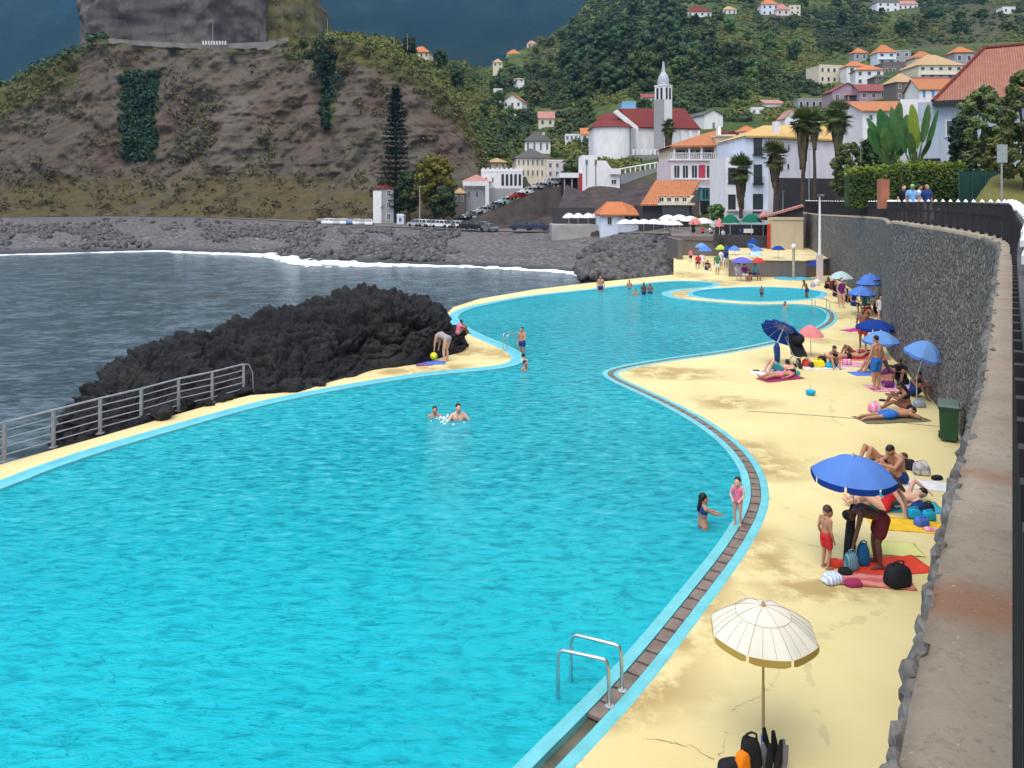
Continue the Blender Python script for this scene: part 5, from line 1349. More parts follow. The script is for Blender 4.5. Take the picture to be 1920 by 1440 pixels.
H('house', 'narrow tall white and grey house with red roof left of the tiered conifer', 702, 738, 418, 353, 345, 183, W_GRY, R_RED, 'hip', rows=3, cols=2, frame=WHITE, dep=8, extra=lambda t, w, h, dep, s: (lambda m: (m.bb((-w / 2 - .25, -.3, -3), (-w * .12, -.002, h * .92)), m.build('white_front', W_WHT, t)))(MB()))
H('shed', 'small blue white booth on the quay beside the narrow house', 744, 757, 420, 405, 403, 176, W_BLU, None, 'flat', rows=1, cols=1, dep=3, cat='booth')
H('shed', 'blue box like hut on the slope above the church roof', 1166, 1192, 208, 193, 191, 262, mat('hut_blue', (.22, .42, .66), .2, 2), None, 'flat', rows=0, cols=0, dep=7, cat='hut')
H('house', 'red roofed house just left of the church spire', 1204, 1232, 196, 183, 176, 300, W_PNK, R_MAR, 'gable', rows=1, cols=2)

# --- church
def church():
    d = 185; s = d / F; b = D(1200, 298, d); t = thing('church', 'white church with dark red roofs and slim bell tower with grey domed spire', 'church', b)
    X = lambda x: (x - 1200) * s; Z = lambda y: (298 - y) * s
    XD = lambda x, q: (x - CX) / F * (d + q) - b.x; ZD = lambda y, q: CZ - (y - HY) / F * (d + q) - b.z
    houses_px.extend([(1113, 1190, 200, 300), (1190, 1310, 215, 300), (1224, 1262, 120, 300)])
    n = 20; a0, a1 = X(1113), X(1187); r = (a1 - a0) / 2; cx = (a0 + a1) / 2; hz = Z(238)        # rounded apse
    m = MB(); poly = [(cx - r * math.cos(math.pi * k / n), 3 - r * .75 * math.sin(math.pi * k / n)) for k in range(n + 1)]
    m.prism([(p[0], p[1]) for p in poly] + [(a1, 12), (a0, 12)], -9, hz); m.build('apse_wall', W_WHT, t)
    m = MB(); ap = [(cx - (r + .5) * math.cos(math.pi * k / n), 3 - (r * .75 + .5) * math.sin(math.pi * k / n), hz + .02) for k in range(n + 1)]
    pk = (XD(1160, 7.5), 7.5, ZD(211, 7.5)); pk2 = (XD(1128, 7.5), 7.5, ZD(214, 7.5)); vs = ap + [(a1 + .5, 12, hz + .02), (a0 - .5, 12, hz + .02), pk, pk2]; L_ = len(ap)
    fs = [(k, k + 1, L_ + 2 if k > n * .5 else L_ + 3) for k in range(n)] + [(n // 2 + 1, L_ + 2, L_ + 3)] + [(n, L_, L_ + 2), (L_, L_ + 1, L_ + 3, L_ + 2), (L_ + 1, 0, L_ + 3), tuple(range(L_ + 1, -1, -1))]
    m.add(vs, fs); m.build('apse_roof', R_RED, t)
    m = MB(); m.bb((a1 - .4, .8, -9), (X(1193), 9, Z(240))); m.build('side_wall', W_GRY, t)
    # raised front gable of the nave
    m = MB(); g = [(X(1187), -9), (X(1200), -9), (X(1200), Z(236)), (X(1160), Z(203)), (X(1152), Z(208)), (X(1187), Z(237))]
    m.prism_y(g, 2.5, 3.6); m.build('gable_wall', W_WHT, t)
    m = MB(); m.bb((X(1188), 3.6, -9), (X(1318), 14.5, Z(237))); m.build('nave_wall', W_WHT, t)
    m = MB()                                                   # nave roof: slope towards us and away, hipped at the far end
    yr = 10.; e, rz = Z(236), ZD(203.5, yr)
    v = [(X(1199), 3.1, e), (X(1320), 3.1, Z(239)), (XD(1160, yr), yr, rz), (XD(1283, yr), yr, rz), (X(1195), 17, e), (X(1320), 17, e)]
    m.add(v, [(0, 1, 3, 2), (1, 5, 3), (5, 4, 2, 3), (4, 0, 2)]); m.add([(p[0], p[1], p[2] - .25) for p in v], [(2, 3, 1, 0), (3, 5, 1), (3, 2, 4, 5), (2, 0, 4)]); m.build('nave_roof', R_RED, t)
    m = MB(); m.prism_y([(X(1278), Z(206)), (X(1284), Z(201)), (X(1310), Z(226)), (X(1304), Z(230))], 9.3, 10.4); m.build('rear_gable_coping', W_WHT, t)
    for k in range(4):
        m = MB(); x = X(1268 + 16 * k); m.bb((x - .3, 3.1, -9), (x + .3, 3.6, Z(243))); m.build('buttress', W_WHT, t)
    # tower: square shaft, one grey face, belfry and spire

    yw = R(-50); x0 = X(1243.); hw = 11.3 * s; hb = Z(163)
    m = MB(); m.box((0, 0, (hb - 9) / 2), (hw * 2, hw * 2, hb + 9)); tb = m.build('tower', W_WHT, t, loc=(x0, -.6, 0), rotz=yw)
    m = MB(); m.bb((-hw * 1.02, -hw - .28, -9), (hw * .98, -hw - .003, Z(188))); m.build('grey_buttress', W_GRY, tb)
    for c in range(4):
        for q in (-.42, .42):
            m = MB(); m.box((q * hw, -hw - .03, Z(177)), (hw * .42, .1, Z(163) - Z(184))); o = m.build('belfry_opening', DARK, tb); o.rotation_euler = (0, 0, c * math.pi / 2)
    m = MB(); m.box((0, 0, hb + .15), (hw * 2.16, hw * 2.16, .3)); m.build('cornice', W_WHT, tb)
    m = MB(); k = 8; rr = hw * .93
    m.lathe([(rr, hb + .3), (rr * 1.02, hb + .9), (rr * .97, hb + 1.7), (rr * .80, hb + 2.5), (rr * .52, hb + 3.1), (rr * .34, hb + 3.5), (rr * .30, hb + 4.2), (rr * .16, hb + 6.0), (.05, Z(122))], (0, 0, 0), 8); m.build('spire', mat('spire_grey', (.40, .43, .48), .15, 1.5, .6, .3), tb)
    m = MB(); m.box((0, 0, Z(121)), (.09, .09, 1.8)); m.box((0, 0, Z(121) + .35), (.8, .09, .09)); m.build('cross', IRON, tb)
    # terrace with white balusters in front of the nave
    m = MB(); m.bb((X(1180), -4, -9), (X(1255), 0.4, Z(292))); m.build('terrace', CONC, t)
    m = MB()
    for q in range(14): m.box((X(1183) + q * 1.0, -3.9, Z(292) + .55), (.42, .2, 1.1))
    m.bb((X(1181), -4, Z(292) + 1.1), (X(1255), -3.7, Z(292) + 1.3)); m.build('balustrade', W_WHT, t)
church()
def parish():
    d = 152; s = d / F; b = D(1128, 358, d); t = thing('parish_hall', 'modern white block building with tall slit windows below the church', 'building', b); X = lambda x: (x - 1128) * s; Z = lambda y: (358 - y) * s
    houses_px.append((1050, 1165, 322, 358))
    m = MB(); m.bb((X(1092), 0, -4), (X(1120), 9, Z(291))); m.prism_y([(X(1120.05), -4), (X(1162), -4), (X(1162), Z(318)), (X(1147), Z(316)), (X(1136), Z(301)), (X(1120.05), Z(301))], .05, 9); m.build('wall', W_WHT, t)
    for x in (1100, 1117): m = MB(); m.box((X(x), -.02, Z(328)), (.12, .1, Z(313) - Z(354))); m.build('slit_window', DARK, t); window(t, X(x), Z(304), .55, 1.1, 0, FRM)
    window(t, X(1151), Z(341), 1.1, 1.0, .05, FRM); m = MB(); m.bb((X(1144), -.6, Z(327)), (X(1161), .03, Z(316))); m.build('white_hood', W_WHT, t)
    m = MB(); m.bb((X(1050), .5, Z(333)), (X(1091), 8, Z(324))); m.build('canopy_roof', W_WHT, t); m = MB(); m.bb((X(1086), .2, -4), (X(1091.5), .48, Z(325))); m.build('red_pillar', W_RED, t)
    m = MB(); m.bb((X(1056), 4, -4), (X(1086), 7.9, Z(333.2))); m.build('recess_wall', W_BLK, t)
    m = MB()
    for x in (1059, 1073): m.bb((X(x) - .12, .8, -4), (X(x) + .12, 1.1, Z(333.1)))
    m.build('canopy_post', W_GRY, t)
    t2 = thing('ramp_walkway', 'grey concrete walkway with white rails rising beside the white parish block', 'walkway', D(1205, 345, 156)); s2 = 156 / F
    m = MB(); m.add([(-42 * s2, 0, 18 * s2), (42 * s2, 6, 33 * s2), (42 * s2, 9, 33 * s2), (-42 * s2, 3, 18 * s2), (-42 * s2, 0, -8), (42 * s2, 6, -8), (42 * s2, 9, -8), (-42 * s2, 3, -8)], [(0, 1, 2, 3), (4, 5, 1, 0), (5, 6, 2, 1), (6, 7, 3, 2), (7, 4, 0, 3), (7, 6, 5, 4)]); m.build('slab', W_GRY, t2)
    m = MB()
    for k in range(9): f = k / 8; m.box(((-42 + 84 * f) * s2, 6 * f - .1, (18 + 15 * f) * s2 + .5), (.25, .25, 1.1))
    m.tube([(-42 * s2, -.1, 18 * s2 + 1.1), (42 * s2, 5.9, 33 * s2 + 1.1)], .16, 6); m.build('rail', W_WHT, t2)
parish()
# dark retaining slope below the church, ramp wall
mb = MB(); pts = [(860, 420, 168), (900, 405, 163), (960, 380, 160), (1000, 362, 158), (1030, 350, 158), (1042, 349, 157), (1052, 353, 156)]
top = [D(*p) for p in pts]
mb.add([(p.x, p.y, p.z) for p in top] + [(p.x + .2, p.y - 1.2, -1) for p in top], [(k + 7, k + 8, k + 1, k) for k in range(6)])
mb.add([(p.x, p.y, p.z) for p in top] + [(p.x - .2, p.y + 7, p.z + .02) for p in top], [(k, k + 1, k + 8, k + 7) for k in range(6)])
o = mb.build('ramp_wall', mat('ramp_basalt_wall', (.075, .064, .056), .35, .5, .95, .1, bump=.1)); tag(o, 'dark stone wall carrying the sloping road lined with parked cars', 'retaining wall')
WALLBR = mat('dark_earth_wall', (.062, .05, .052), .4, .45, .95, .1, bump=.15)
mb = MB(); q = [D(1062, 346, 150), D(1092, 358, 148), D(1165, 357, 148), D(1240, 352, 142), D(1300, 350, 134)]; w_ = [D(1040, 410, 136), D(1090, 412, 132), D(1160, 412, 126), D(1240, 412, 122), D(1300, 412, 119)]
V = np.zeros((60, 30, 3)); qa = resamp(q, 60); wa = resamp(w_, 60)
for j in range(30): V[:, j] = wa + (qa - wa) * (j / 29)
Q_ = V.reshape(-1, 3); n_ = fbm(Q_ * .35, 5, 44); Q_[:, 1] -= n_ * .9; Q_[:, 2] += n_ * .25
tag(np_obj('dark_rock_bank', Q_, grid_faces(60, 30), WALLBR), 'dark brown rock bank under the white parish block', 'rock bank')
mb = MB(); q = [D(x, y, d_) for x, y, d_ in ((655, 424, 164), (700, 425, 162), (740, 426, 159))]
mb.bb((D(660, 445, 160).x, 158.5, -3.0), (D(735, 445, 160).x, 161, D(660, 423.5, 160).z)); tag(mb.build('slipway_wall', W_STO), 'dark block wall beside the slipway on the stony shore', 'wall')
mb = MB(); mb.bb((D(733, 445, 158).x, 154, -3.2), (D(757, 445, 158).x, 157.5, D(733, 431, 158).z)); tag(mb.build('culvert', DARK), 'dark culvert mouth in the stony shore', 'culvert')

# --- front row of the village
def hotel():
    d = 124; s = d / F; b = D(1300, 392, d); t = thing('hotel', 'pinkish white three storey house with orange roof, balconies and teal bay window', 'building', b); X = lambda x: (x - 1300) * s; Z = lambda y: (392 - y) * s; XD = lambda x, q: (x - CX) / F * (d + q) - b.x; ZD = lambda y, q: CZ - (y - HY) / F * (d + q) - b.z
    houses_px.append((1200, 1376, 236, 420))
    m = MB(); m.bb((X(1258), 0, -5), (X(1342), 12, Z(298))); m.build('wall', W_PNK, t)
    m = MB(); m.bb((X(1342.05), -1.2, -5), (X(1373), 12, Z(255))); m.build('side_wing', W_CRM, t)
    m = MB(); m.bb((X(1262), 2.2, Z(298)), (X(1342), 12, Z(274))); m.build('top_floor', W_CRM, t)
    for x in (1273, 1285, 1299, 1318, 1334): window(t, X(x), Z(285), 1.15 if x < 1310 else 1.4, 1.15, 2.2, FRM)
    m = MB(); m.bb((X(1256), -.35, Z(301)), (X(1345), 2.2, Z(298.2)))
    for k in range(26): m.box((X(1257) + k * (X(1344) - X(1257)) / 25, -.25, Z(298) + .45), (.10, .08, .9))
    m.bb((X(1256), -.32, Z(298) + .9), (X(1345), -.18, Z(298) + 1.0)); m.build('balcony', W_WHT, t)
    m = MB()
    for x in (1264, 1292, 1315, 1341): m.bb((X(x) - .15, -.2, Z(298)), (X(x) + .15, .1, Z(274)))
    m.build('balcony_posts', W_WHT, t)
    m = MB(); v = [(X(1256), -.6, Z(274)), (X(1346), -.6, Z(272)), (XD(1354, 5.5), 5.5, ZD(241, 5.5)), (XD(1298, 5.5), 5.5, ZD(257, 5.5)), (X(1256), 12, Z(274)), (XD(1354, 12), 12, Z(272))]
    m.add(v, [(0, 1, 2, 3), (0, 3, 4), (3, 2, 5, 4)]); m.add([(p[0], p[1], p[2] - .3) for p in v], [(3, 2, 1, 0), (4, 3, 0), (4, 5, 2, 3)]); m.add([v[0], v[1], (v[0][0], v[0][1], v[0][2] - .3), (v[1][0], v[1][1], v[1][2] - .3)], [(2, 3, 1, 0)]); m.build('roof', R_OR, t)
    m = MB(); m.bb((X(1348), .5, Z(258)), (X(1353), 1.8, Z(236))); m.build('chimney', W_WHT, t)
    m = MB(); m.bb((X(1340), -1.6, Z(257)), (X(1375), 12.2, Z(253.5))); m.build('wing_cornice', W_CRM, t)
    m = MB(); m.prism_y([(X(1366), Z(253.4)), (X(1398), Z(253.4)), (X(1383), Z(243)), (X(1376), Z(243))], 2, 9); m.build('wing_roof', R_RED, t)
    for x, c in ((1269, None), (1285, None), (1302, None), (1316, REDD), (1330, None)): window(t, X(x), Z(322), 1.05, 2.2, 0, c or FRM, pane=REDD if c else None)
    m = MB(); m.bb((X(1262), -.7, Z(337)), (X(1340), -.004, Z(334))); m.build('ledge', W_WHT, t)
    window(t, X(1364), Z(280), 1.3, 2.4, -1.2, arch=True, name='arch_opening'); window(t, X(1353), Z(318), 1.0, 2.0, -1.2, FRM)
    m = MB(); m.bb((X(1311), -1.5, Z(376)), (X(1338), -.005, Z(352))); bay = m.build('bay_window', TEAL, t)
    for k in range(4): m = MB(); m.box((X(1315.2 + 6.2 * k), -1.52, Z(364)), (.42, .06, 1.5)); m.build('pane', GLASS, bay)
    m = MB(); m.bb((X(1308), -1.7, Z(351.9)), (X(1341), -.006, Z(349))); m.build('bay_roof', W_WHT, t)
    m = MB(); m.bb((X(1262), -.15, Z(356)), (X(1310), -.006, -5)); m.build('lower_front', W_STO, t)
    m = MB(); m.bb((X(1313), -1.25, Z(396)), (X(1336), -.007, Z(380))); m.build('shop_opening', DARK, t)
hotel()
def restaurant():
    d = 114; s = d / F; b = D(1252, 408, d); t = thing('restaurant', 'low restaurant with long sloping orange roof and cut in roof terrace', 'building', b); X = lambda x: (x - 1252) * s; Z = lambda y: (408 - y) * s
    m = MB(); m.bb((X(1206), .5, -4), (X(1298), 9, Z(386))); m.build('wall', W_BLK, t)
    m = MB(); v = [(X(1200), -.4, Z(383)), (X(1232), -.4, Z(383)), (X(1240), 1.5, Z(366) - .1), (X(1296), 1.5, Z(366) - .1), (X(1300), 1.5, Z(366) - .1), (X(1314) + 1.2, 5.2, Z(338) + .1), (X(1229) + 1., 5.2, Z(338) + .1)]
    m.add(v, [(0, 1, 2, 6), (2, 3, 4, 5, 6)]); m.add([(p[0], p[1], p[2] - .22) for p in v], [(6, 2, 1, 0), (6, 5, 4, 3, 2)])
    m.add([v[0], v[1], (v[1][0], v[1][1], v[1][2] - .22), (v[0][0], v[0][1], v[0][2] - .22)], [(3, 2, 1, 0)]); m.add([v[2], v[4], (v[4][0], v[4][1], v[4][2] - .22), (v[2][0], v[2][1], v[2][2] - .22)], [(3, 2, 1, 0)]); m.build('roof', R_OR, t)
    m = MB(); m.bb((X(1235), 1.55, Z(384)), (X(1300), 2.0, Z(366.5))); m.build('terrace_wall', W_CRM, t)
    for k in range(4): window(t, X(1244 + 14.5 * k), Z(374), .75, .75, 1.55, FRM)
    m = MB(); m.bb((X(1232), -.38, Z(384.5)), (X(1302), 1.5, Z(381))); m.build('terrace_slab', W_CRM, t)
    m = MB(); m.bb((X(1241), -.2, Z(405)), (X(1292), .45, Z(385))); m.build('dark_front', mat('dark_grey_render', (.06, .065, .075), .2, 1), t)
    m = MB(); v = [(X(1300.5), 1.2, Z(366)), (X(1306), 1.2, Z(366)), (X(1290), 1.2, Z(384)), (X(1284), 1.2, Z(384))]; m.prism_y([(p[0], p[2]) for p in v], 1.1, 1.4); m.build('raking_beam', W_CRM, t)
restaurant()
def bluehouse():
    d = 102; s = d / F; b = D(1410, 398, d); t = thing('town_house', 'bluish white three storey house with yellow tiled roof and tall french doors', 'building', b, R(0)); X = lambda x: (x - 1410) * s; Z = lambda y: (398 - y) * s; XD = lambda x, q: (x - CX) / F * (d + q) - b.x; ZD = lambda y, q: CZ - (y - HY) / F * (d + q) - b.z
    houses_px.append((1365, 1580, 230, 400))
    m = MB(); m.bb((X(1360), -.3, -3), (X(1384), 8, Z(296))); m.build('side_block', W_WHT, t)
    m = MB(); m.bb((X(1398), 0, -3), (X(1440), 14, Z(256))); m.bb((X(1384.05), .1, -3), (X(1397.95), 8, Z(300))); m.build('wall', W_BLU, t)
    m = MB(); v = [(X(1440.05), 0.02), (XD(1564, 7), 7), (XD(1564, 7), 14), (X(1440.05), 14)]; m.prism(v, -3, Z(254)); m.build('gable_wing', m_plaster('plaster_lilac_white', (.74, .70, .76)), t)
    m = MB(); v = [(X(1396), -.5, Z(255)), (X(1443), -.5, Z(255)), (XD(1569, 6.6), 6.6, Z(255)), (XD(1569, 6.6), 14.5, Z(255)), (X(1396), 14.5, Z(255)), (XD(1432, 7.5), 7.5, ZD(235, 7.5)), (XD(1545, 9.5), 9.5, ZD(235, 9.5))]
    m.add(v, [(0, 1, 5), (1, 2, 6, 5), (2, 3, 6), (3, 4, 5, 6), (4, 0, 5)]); m.add([(p[0], p[1], p[2] - .25) for p in v[:5]], [(4, 3, 2, 1, 0)])
    m.add([v[0], v[1], v[2], (v[2][0], v[2][1], v[2][2] - .25), (v[1][0], v[1][1], v[1][2] - .25), (v[0][0], v[0][1], v[0][2] - .25)], [(5, 4, 1, 0), (4, 3, 2, 1)]); m.build('roof', R_YEL, t)
    m = MB(); m.bb((X(1459), 1.2, Z(262)), (X(1468), 2.4, Z(226))); m.build('chimney', W_WHT, t); m = MB(); m.bb((XD(1531, 5.6), 5.6, Z(262)), (XD(1538, 5.6), 6.5, ZD(226, 5.6))); m.build('chimney', W_WHT, t)
    for y, h in ((272, 2.5), (326, 2.5), (381, 2.5)): window(t, X(1421), Z(y), 1.15 if y < 350 else 1.35, h, 0, FRD, pane=GLASS)
    for y in (291, 346):
        m = MB(); m.bb((X(1411), -.6, Z(y)), (X(1431), -.004, Z(y) + .15))
        for k in range(10): m.box((X(1412) + k * (X(1430) - X(1412)) / 9, -.56, Z(y) + .55), (.03, .03, .8))
        m.bb((X(1411), -.6, Z(y) + .95), (X(1431), -.52, Z(y) + 1.0)); m.build('balcony', IRON, t)
    for y in (330, 380): window(t, X(1371), Z(y), 1.0, 2.2, -.3, FRD)
    for x, y in ((1392, 340), (1392, 385)): window(t, X(x), Z(y), .6, 1.4, .1, FRM)
    for x, y, w_ in ((1476, 272, .45), (1489, 275, .45), (1488, 311, .5), (1474, 311, .4)):
        f_ = (X(x) - X(1440)) / (XD(1564, 7) - X(1440)); window(t, X(x), Z(y), w_, .8, .02 + 7 * f_ - .0, FRM, bars=False).rotation_euler = (0, 0, math.atan2(7, XD(1564, 7) - X(1440)))
    m = MB(); a0 = (X(1466), 1.0); m.prism([(X(1462), .7), (XD(1566, 6.6), 6.5), (XD(1566, 6.6), 7.2), (X(1462), 1.5)], -3, Z(333)); m.build('basalt_plinth', W_BLK, t)
    m = MB(); m.bb((X(1362), -.7, Z(396)), (X(1440), -.305, Z(393))); m.build('pink_sill', W_PNK, t)
bluehouse()
def barhut():
    d = 118; s = d / F; b = D(1180, 437, d); t = thing('beach_bar', 'small white beach bar with bright orange hip roof on the shore', 'building', b); X = lambda x: (x - 1180) * s; Z = lambda y: (437 - y) * s
    m = MB(); m.bb((X(1126), 0, -3.2), (X(1160), 7, Z(402))); m.bb((X(1160.05), .3, -3.2), (X(1245), 7, Z(405))); m.build('wall', W_BLU, t)
    m = MB(); v = [(X(1123), -.5, Z(402)), (X(1180), -.5, Z(402)), (X(1180), 7.5, Z(402)), (X(1123), 7.5, Z(402)), (X(1143), 3.5, Z(378.5)), (X(1172), 3.5, Z(378.5)), (X(1248), -.5, Z(404)), (X(1248), 7.5, Z(404)), (X(1190), 3.5, Z(390))]
    m.add(v, [(0, 1, 5, 4), (2, 3, 4, 5), (3, 0, 4), (1, 6, 8, 5), (7, 2, 5, 8), (6, 7, 8)]); m.add([(p[0], p[1], p[2] - .2) for p in v], [(4, 5, 1, 0), (3, 2, 7, 6, 1, 0)]); m.add([v[0], v[1], v[6]] + [(p[0], p[1], p[2] - .2) for p in (v[6], v[1], v[0])], [(0, 5, 4, 1), (1, 4, 3, 2)]); m.build('roof', R_OR2, t)
    window(t, X(1143), Z(414), .75, 1.25, 0, FRM, pane=DARK)
    for x in (1176, 1186, 1196, 1206, 1220, 1234): window(t, X(x), Z(413), .7, 1.2, .3, FRD)
    t2 = thing('terrace_platform', 'pale concrete cafe platform left of the white beach bar', 'terrace', D(1080, 440, 121)); m = MB(); m.bb((-46 * s, 0, -3), (44 * s, 8, 1.5)); m.build('slab', mat('pale_terrace', (.34, .32, .31), .2, .5), t2); m = MB(); m.bb((-40 * s, 6, 1.5), (44 * s, 7.8, 4.2)); m.build('back_wall', W_BLK, t2)
barhut()
# café terrace, its wall, the kiosk and the raised platform
t = thing('cafe_terrace', 'brown stone terrace with parapet that carries the cafe parasols', 'terrace'); m = MB(); a_, b_ = D(1262, 480, 79.5), D(1440, 480, 76.5)
m.prism([(a_.x, a_.y), (b_.x, b_.y), (b_.x + 2, 112), (a_.x + 6.2, 112)], -.3, 1.55); m.build('slab', W_STO, t)
m = MB(); m.prism([(a_.x, a_.y - .02), (D(1345, 480, 78).x, 77.9), (D(1345, 480, 78).x, 78.3), (a_.x, a_.y + .4)], 1.56, 2.0); m.build('parapet', W_STO, t)
t = thing('raised_platform', 'raised platform with dark stone front wall and yellow floor by the shower', 'platform'); m = MB(); pl = [(D(1366, 520, 58.5).x, 58.5), (D(1507, 520, 58).x, 57.6), (25.1, 60), (27.6, 71), (D(1366, 520, 71).x, 71)]
m.prism(pl, -.2, 1.25); m.build('stone_front', W_STO, t); m = MB(); m.prism([(x, y - (.08 if y < 65 else 0)) for x, y in pl], 1.254, 1.33); m.build('floor_edge', mat('platform_yellow', (.62, .52, .28), .15, .8), t)
def kiosk():
    d = 69; s = d / F; b = Vector((D(1472, 470, d).x, d, 1.33)); t = thing('kiosk', 'beige block kiosk with red corner pillar and sloping pink tiled edge beside the stone wall', 'kiosk', b, R(-19)); X = lambda x: (x - 1472) * s; z0 = HY + (CZ - 1.33) * F / d; Z = lambda y: (z0 - y) * s
    m = MB(); m.bb((X(1441), 0, 0), (X(1504), 5, Z(408))); m.build('wall', W_BGE, t)
    m = MB(); m.bb((X(1440), -.12, 0), (X(1446), -.003, Z(421))); m.build('red_pillar', W_RED, t); m = MB(); m.bb((X(1446.5), -.1, Z(412)), (X(1505), -.003, Z(407))); m.build('coping', W_BGE, t)
    m = MB(); m.prism_y([(X(1425), Z(406)), (X(1450), Z(401)), (X(1504), Z(384)), (X(1506), Z(387)), (X(1450), Z(405)), (X(1425), Z(409))], .4, 4.8); m.build('tiled_edge', R_PNK, t)
    m = MB(); m.prism_y([(X(1446), Z(406.5)), (X(1504), Z(407)), (X(1504), Z(388)), (X(1455), Z(404))], .8, 4.5); m.build('dark_gable', W_BLK, t)
    t3 = thing('cafe_bar', 'dark open cafe bar under the green parasols', 'bar', Vector((D(1392, 470, 71.5).x, 71.5, 1.33)), R(-17)); m = MB(); m.bb((-2.6, 0, 0), (2.35, .5, 1.15)); m.build('counter', W_BLK, t3); m = MB(); m.bb((-2.6, 3.5, -.3), (2.5, 4, 2.0)); m.build('back_wall', DARK, t3)
    m = MB(); m.bb((.1, 3.3, 1.2), (1.0, 3.45, 1.6)); m.build('menu_board', WHITE, t3)
kiosk()
# brown gate pillar and dark wall at the deck corner
mb = MB(); p = D(1262, 515, 78); mb.bb((p.x - .35, 74, -.2), (p.x + .1, 79.4, 1.9)); tag(mb.build('end_wall', W_STO), 'end of the stone wall between boulders and deck', 'wall')
mb = MB(); p = P(1300, 480); mb.bb((p.x - .25, 78.4, 0), (p.x + .25, 78.9, 2.3)); 
# big grey house at the right with a tiled hip roof
def bighouse():
    d = 56; s = d / F; b = D(1800, 318, d); t = thing('grey_house', 'large grey blue house with weathered terracotta hip roof above the hedge', 'house', b, R(-30)); X = lambda x: (x - 1800) * s; Z = lambda y: (318 - y) * s; XD = lambda x, q: (x - CX) / F * (d + q) - b.x; ZD = lambda y, q: CZ - (y - HY) / F * (d + q) - b.z
    houses_px.append((1722, 2100, 80, 320)); e = Z(188)
    m = MB(); m.bb((X(1730), 0, -5), (X(2080), 13, e)); m.build('wall', W_SKY, t)
    m = MB(); v = [(X(1755), -.7, Z(190)), (X(2110), -.7, Z(186)), (X(2110), 13.5, e), (X(1755), 13.5, e), (1.66, 6.4, 9.7), (12.5, 6.4, 9.9)]
    m.add(v, [(0, 1, 5, 4), (1, 2, 5), (2, 3, 4, 5), (3, 0, 4)]); m.add([(p[0], p[1], p[2] - .22) for p in v[:4]], [(3, 2, 1, 0)]); m.add([v[0], v[1]] + [(p[0], p[1], p[2] - .22) for p in (v[1], v[0])], [(3, 2, 1, 0)]); m.build('roof', R_BIG, t)
    m = MB(); m.tube([(v[0][0], v[0][1], v[0][2] + .06), (v[4][0], v[4][1], v[4][2] + .08)], .13, 6); m.tube([(q[0], q[1], q[2] + .05) for q in (v[4], v[5])], .13, 6); m.build('ridge_tiles', R_RED, t)
    m = MB(); m.bb((X(1755), -.72, e - .36), (X(2100), -.55, e - .02)); m.build('gutter', IRON, t)
    m = MB(); m.bb((X(1730.5), -.02, Z(312)), (X(1768), .3, Z(296))); m.build('dark_opening', DARK, t)
    m = MB(); WP = lambda col, dep: (Matrix.Rotation(R(30), 2) @ Vector(((col - CX) / F * dep - b.x, dep - b.y)))[:]; m.prism([WP(1688, 64), WP(1762, 64), WP(1764, 70), WP(1690, 70)], -5, ZD(186, 8)); m.build('white_wing', W_WHT, t)
    m = MB(); m.prism([WP(1716, 63), WP(1738, 63), WP(1738, 63.9), WP(1716, 63.9)], ZD(252, 8), ZD(249, 8)); m.build('balcony', W_WHT, t)
    window(t, X(1790), Z(240), 1.1, 1.3, 0, FRM)
bighouse()
tag(MB().box((0, 0, 0), (.44, .4, 1.5)).build('brown_pillar', mat('terracotta_pillar', (.38, .14, .08), .15, 2), loc=tuple(D(1656, 360, 39) + Vector((0, 0, -.1)))), 'terracotta coloured square pillar on the promenade before the hedge', 'pillar')
t = thing('mesh_fence', 'dark green mesh fence at the end of the hedge', 'fence', D(1832, 385, 42)); MF = mat('green_mesh', (.015, .06, .05), .3, 3)
m = MB(); m.bb((-1.0, -.01, 0), (1.15, .01, 1.85)); m.build('mesh_panel', MF, t)
for k in range(4): m = MB(); m.tube([(-1.0 + .72 * k, -.03, -.5), (-1.0 + .72 * k, -.03, 2.0)], .03, 6); m.build('post', mat('green_post', (.03, .10, .08), .2, 3), t)
m = MB(); q = [D(1822, 388, 37), D(1842, 350, 39), D(1872, 330, 41), D(1930, 322, 41), D(1990, 330, 41), D(1990, 400, 36)]
V = np.zeros((24, 10, 3)); lo = resamp([D(1815, 392, 36), D(1990, 396, 34)], 24); hi = resamp([D(1822, 384, 38), D(1846, 350, 39), D(1876, 326, 41), D(1990, 320, 42)], 24)
for j in range(10): V[:, j] = lo + (hi - lo) * j / 9
Q_ = V.reshape(-1, 3); Q_[:, 2] += fbm(Q_ * 2, 4, 3) * .06; struct(np_obj('grass_bank', Q_, grid_faces(24, 10), mat('dry_grass', (.10, .10, .03), .4, 8, .95, .1, bump=.05, col2=(.17, .15, .05))))
plant_hill(houses_px); undergrowth(houses_px)
# ================================================================ PARASOLS
def fabric(name, col, var=.08):
    if name in MATS: return MATS[name]
    t = NT(name); v = t.coord(); c = t.ramp(t.noise(v, 3, 5), [(.3, tuple(q * (1 - var) for q in col)), (.7, col)])
    t.color(c); t.rough(.8, .15); t.bump(t.noise(v, 6, 4), .25, .02)
    tr = t.new('ShaderNodeBsdfTranslucent'); t.link(c, tr.inputs[0]); mx = t.new('ShaderNodeMixShader'); mx.inputs[0].default_value = .28
    t.link(t.b.outputs[0], mx.inputs[1]); t.link(tr.outputs[0], mx.inputs[2]); t.link(mx.outputs[0], t.n['Material Output'].inputs[0]); return t.m
BLUE = fabric('fabric_blue', (.12, .27, .74)); BLUED = fabric('fabric_dark_blue', (.014, .06, .32)); BLUEL = fabric('fabric_light_blue', (.19, .38, .78)); PURP = fabric('fabric_violet_blue', (.16, .16, .66)); PINK = fabric('fabric_pink', (.80, .27, .28))
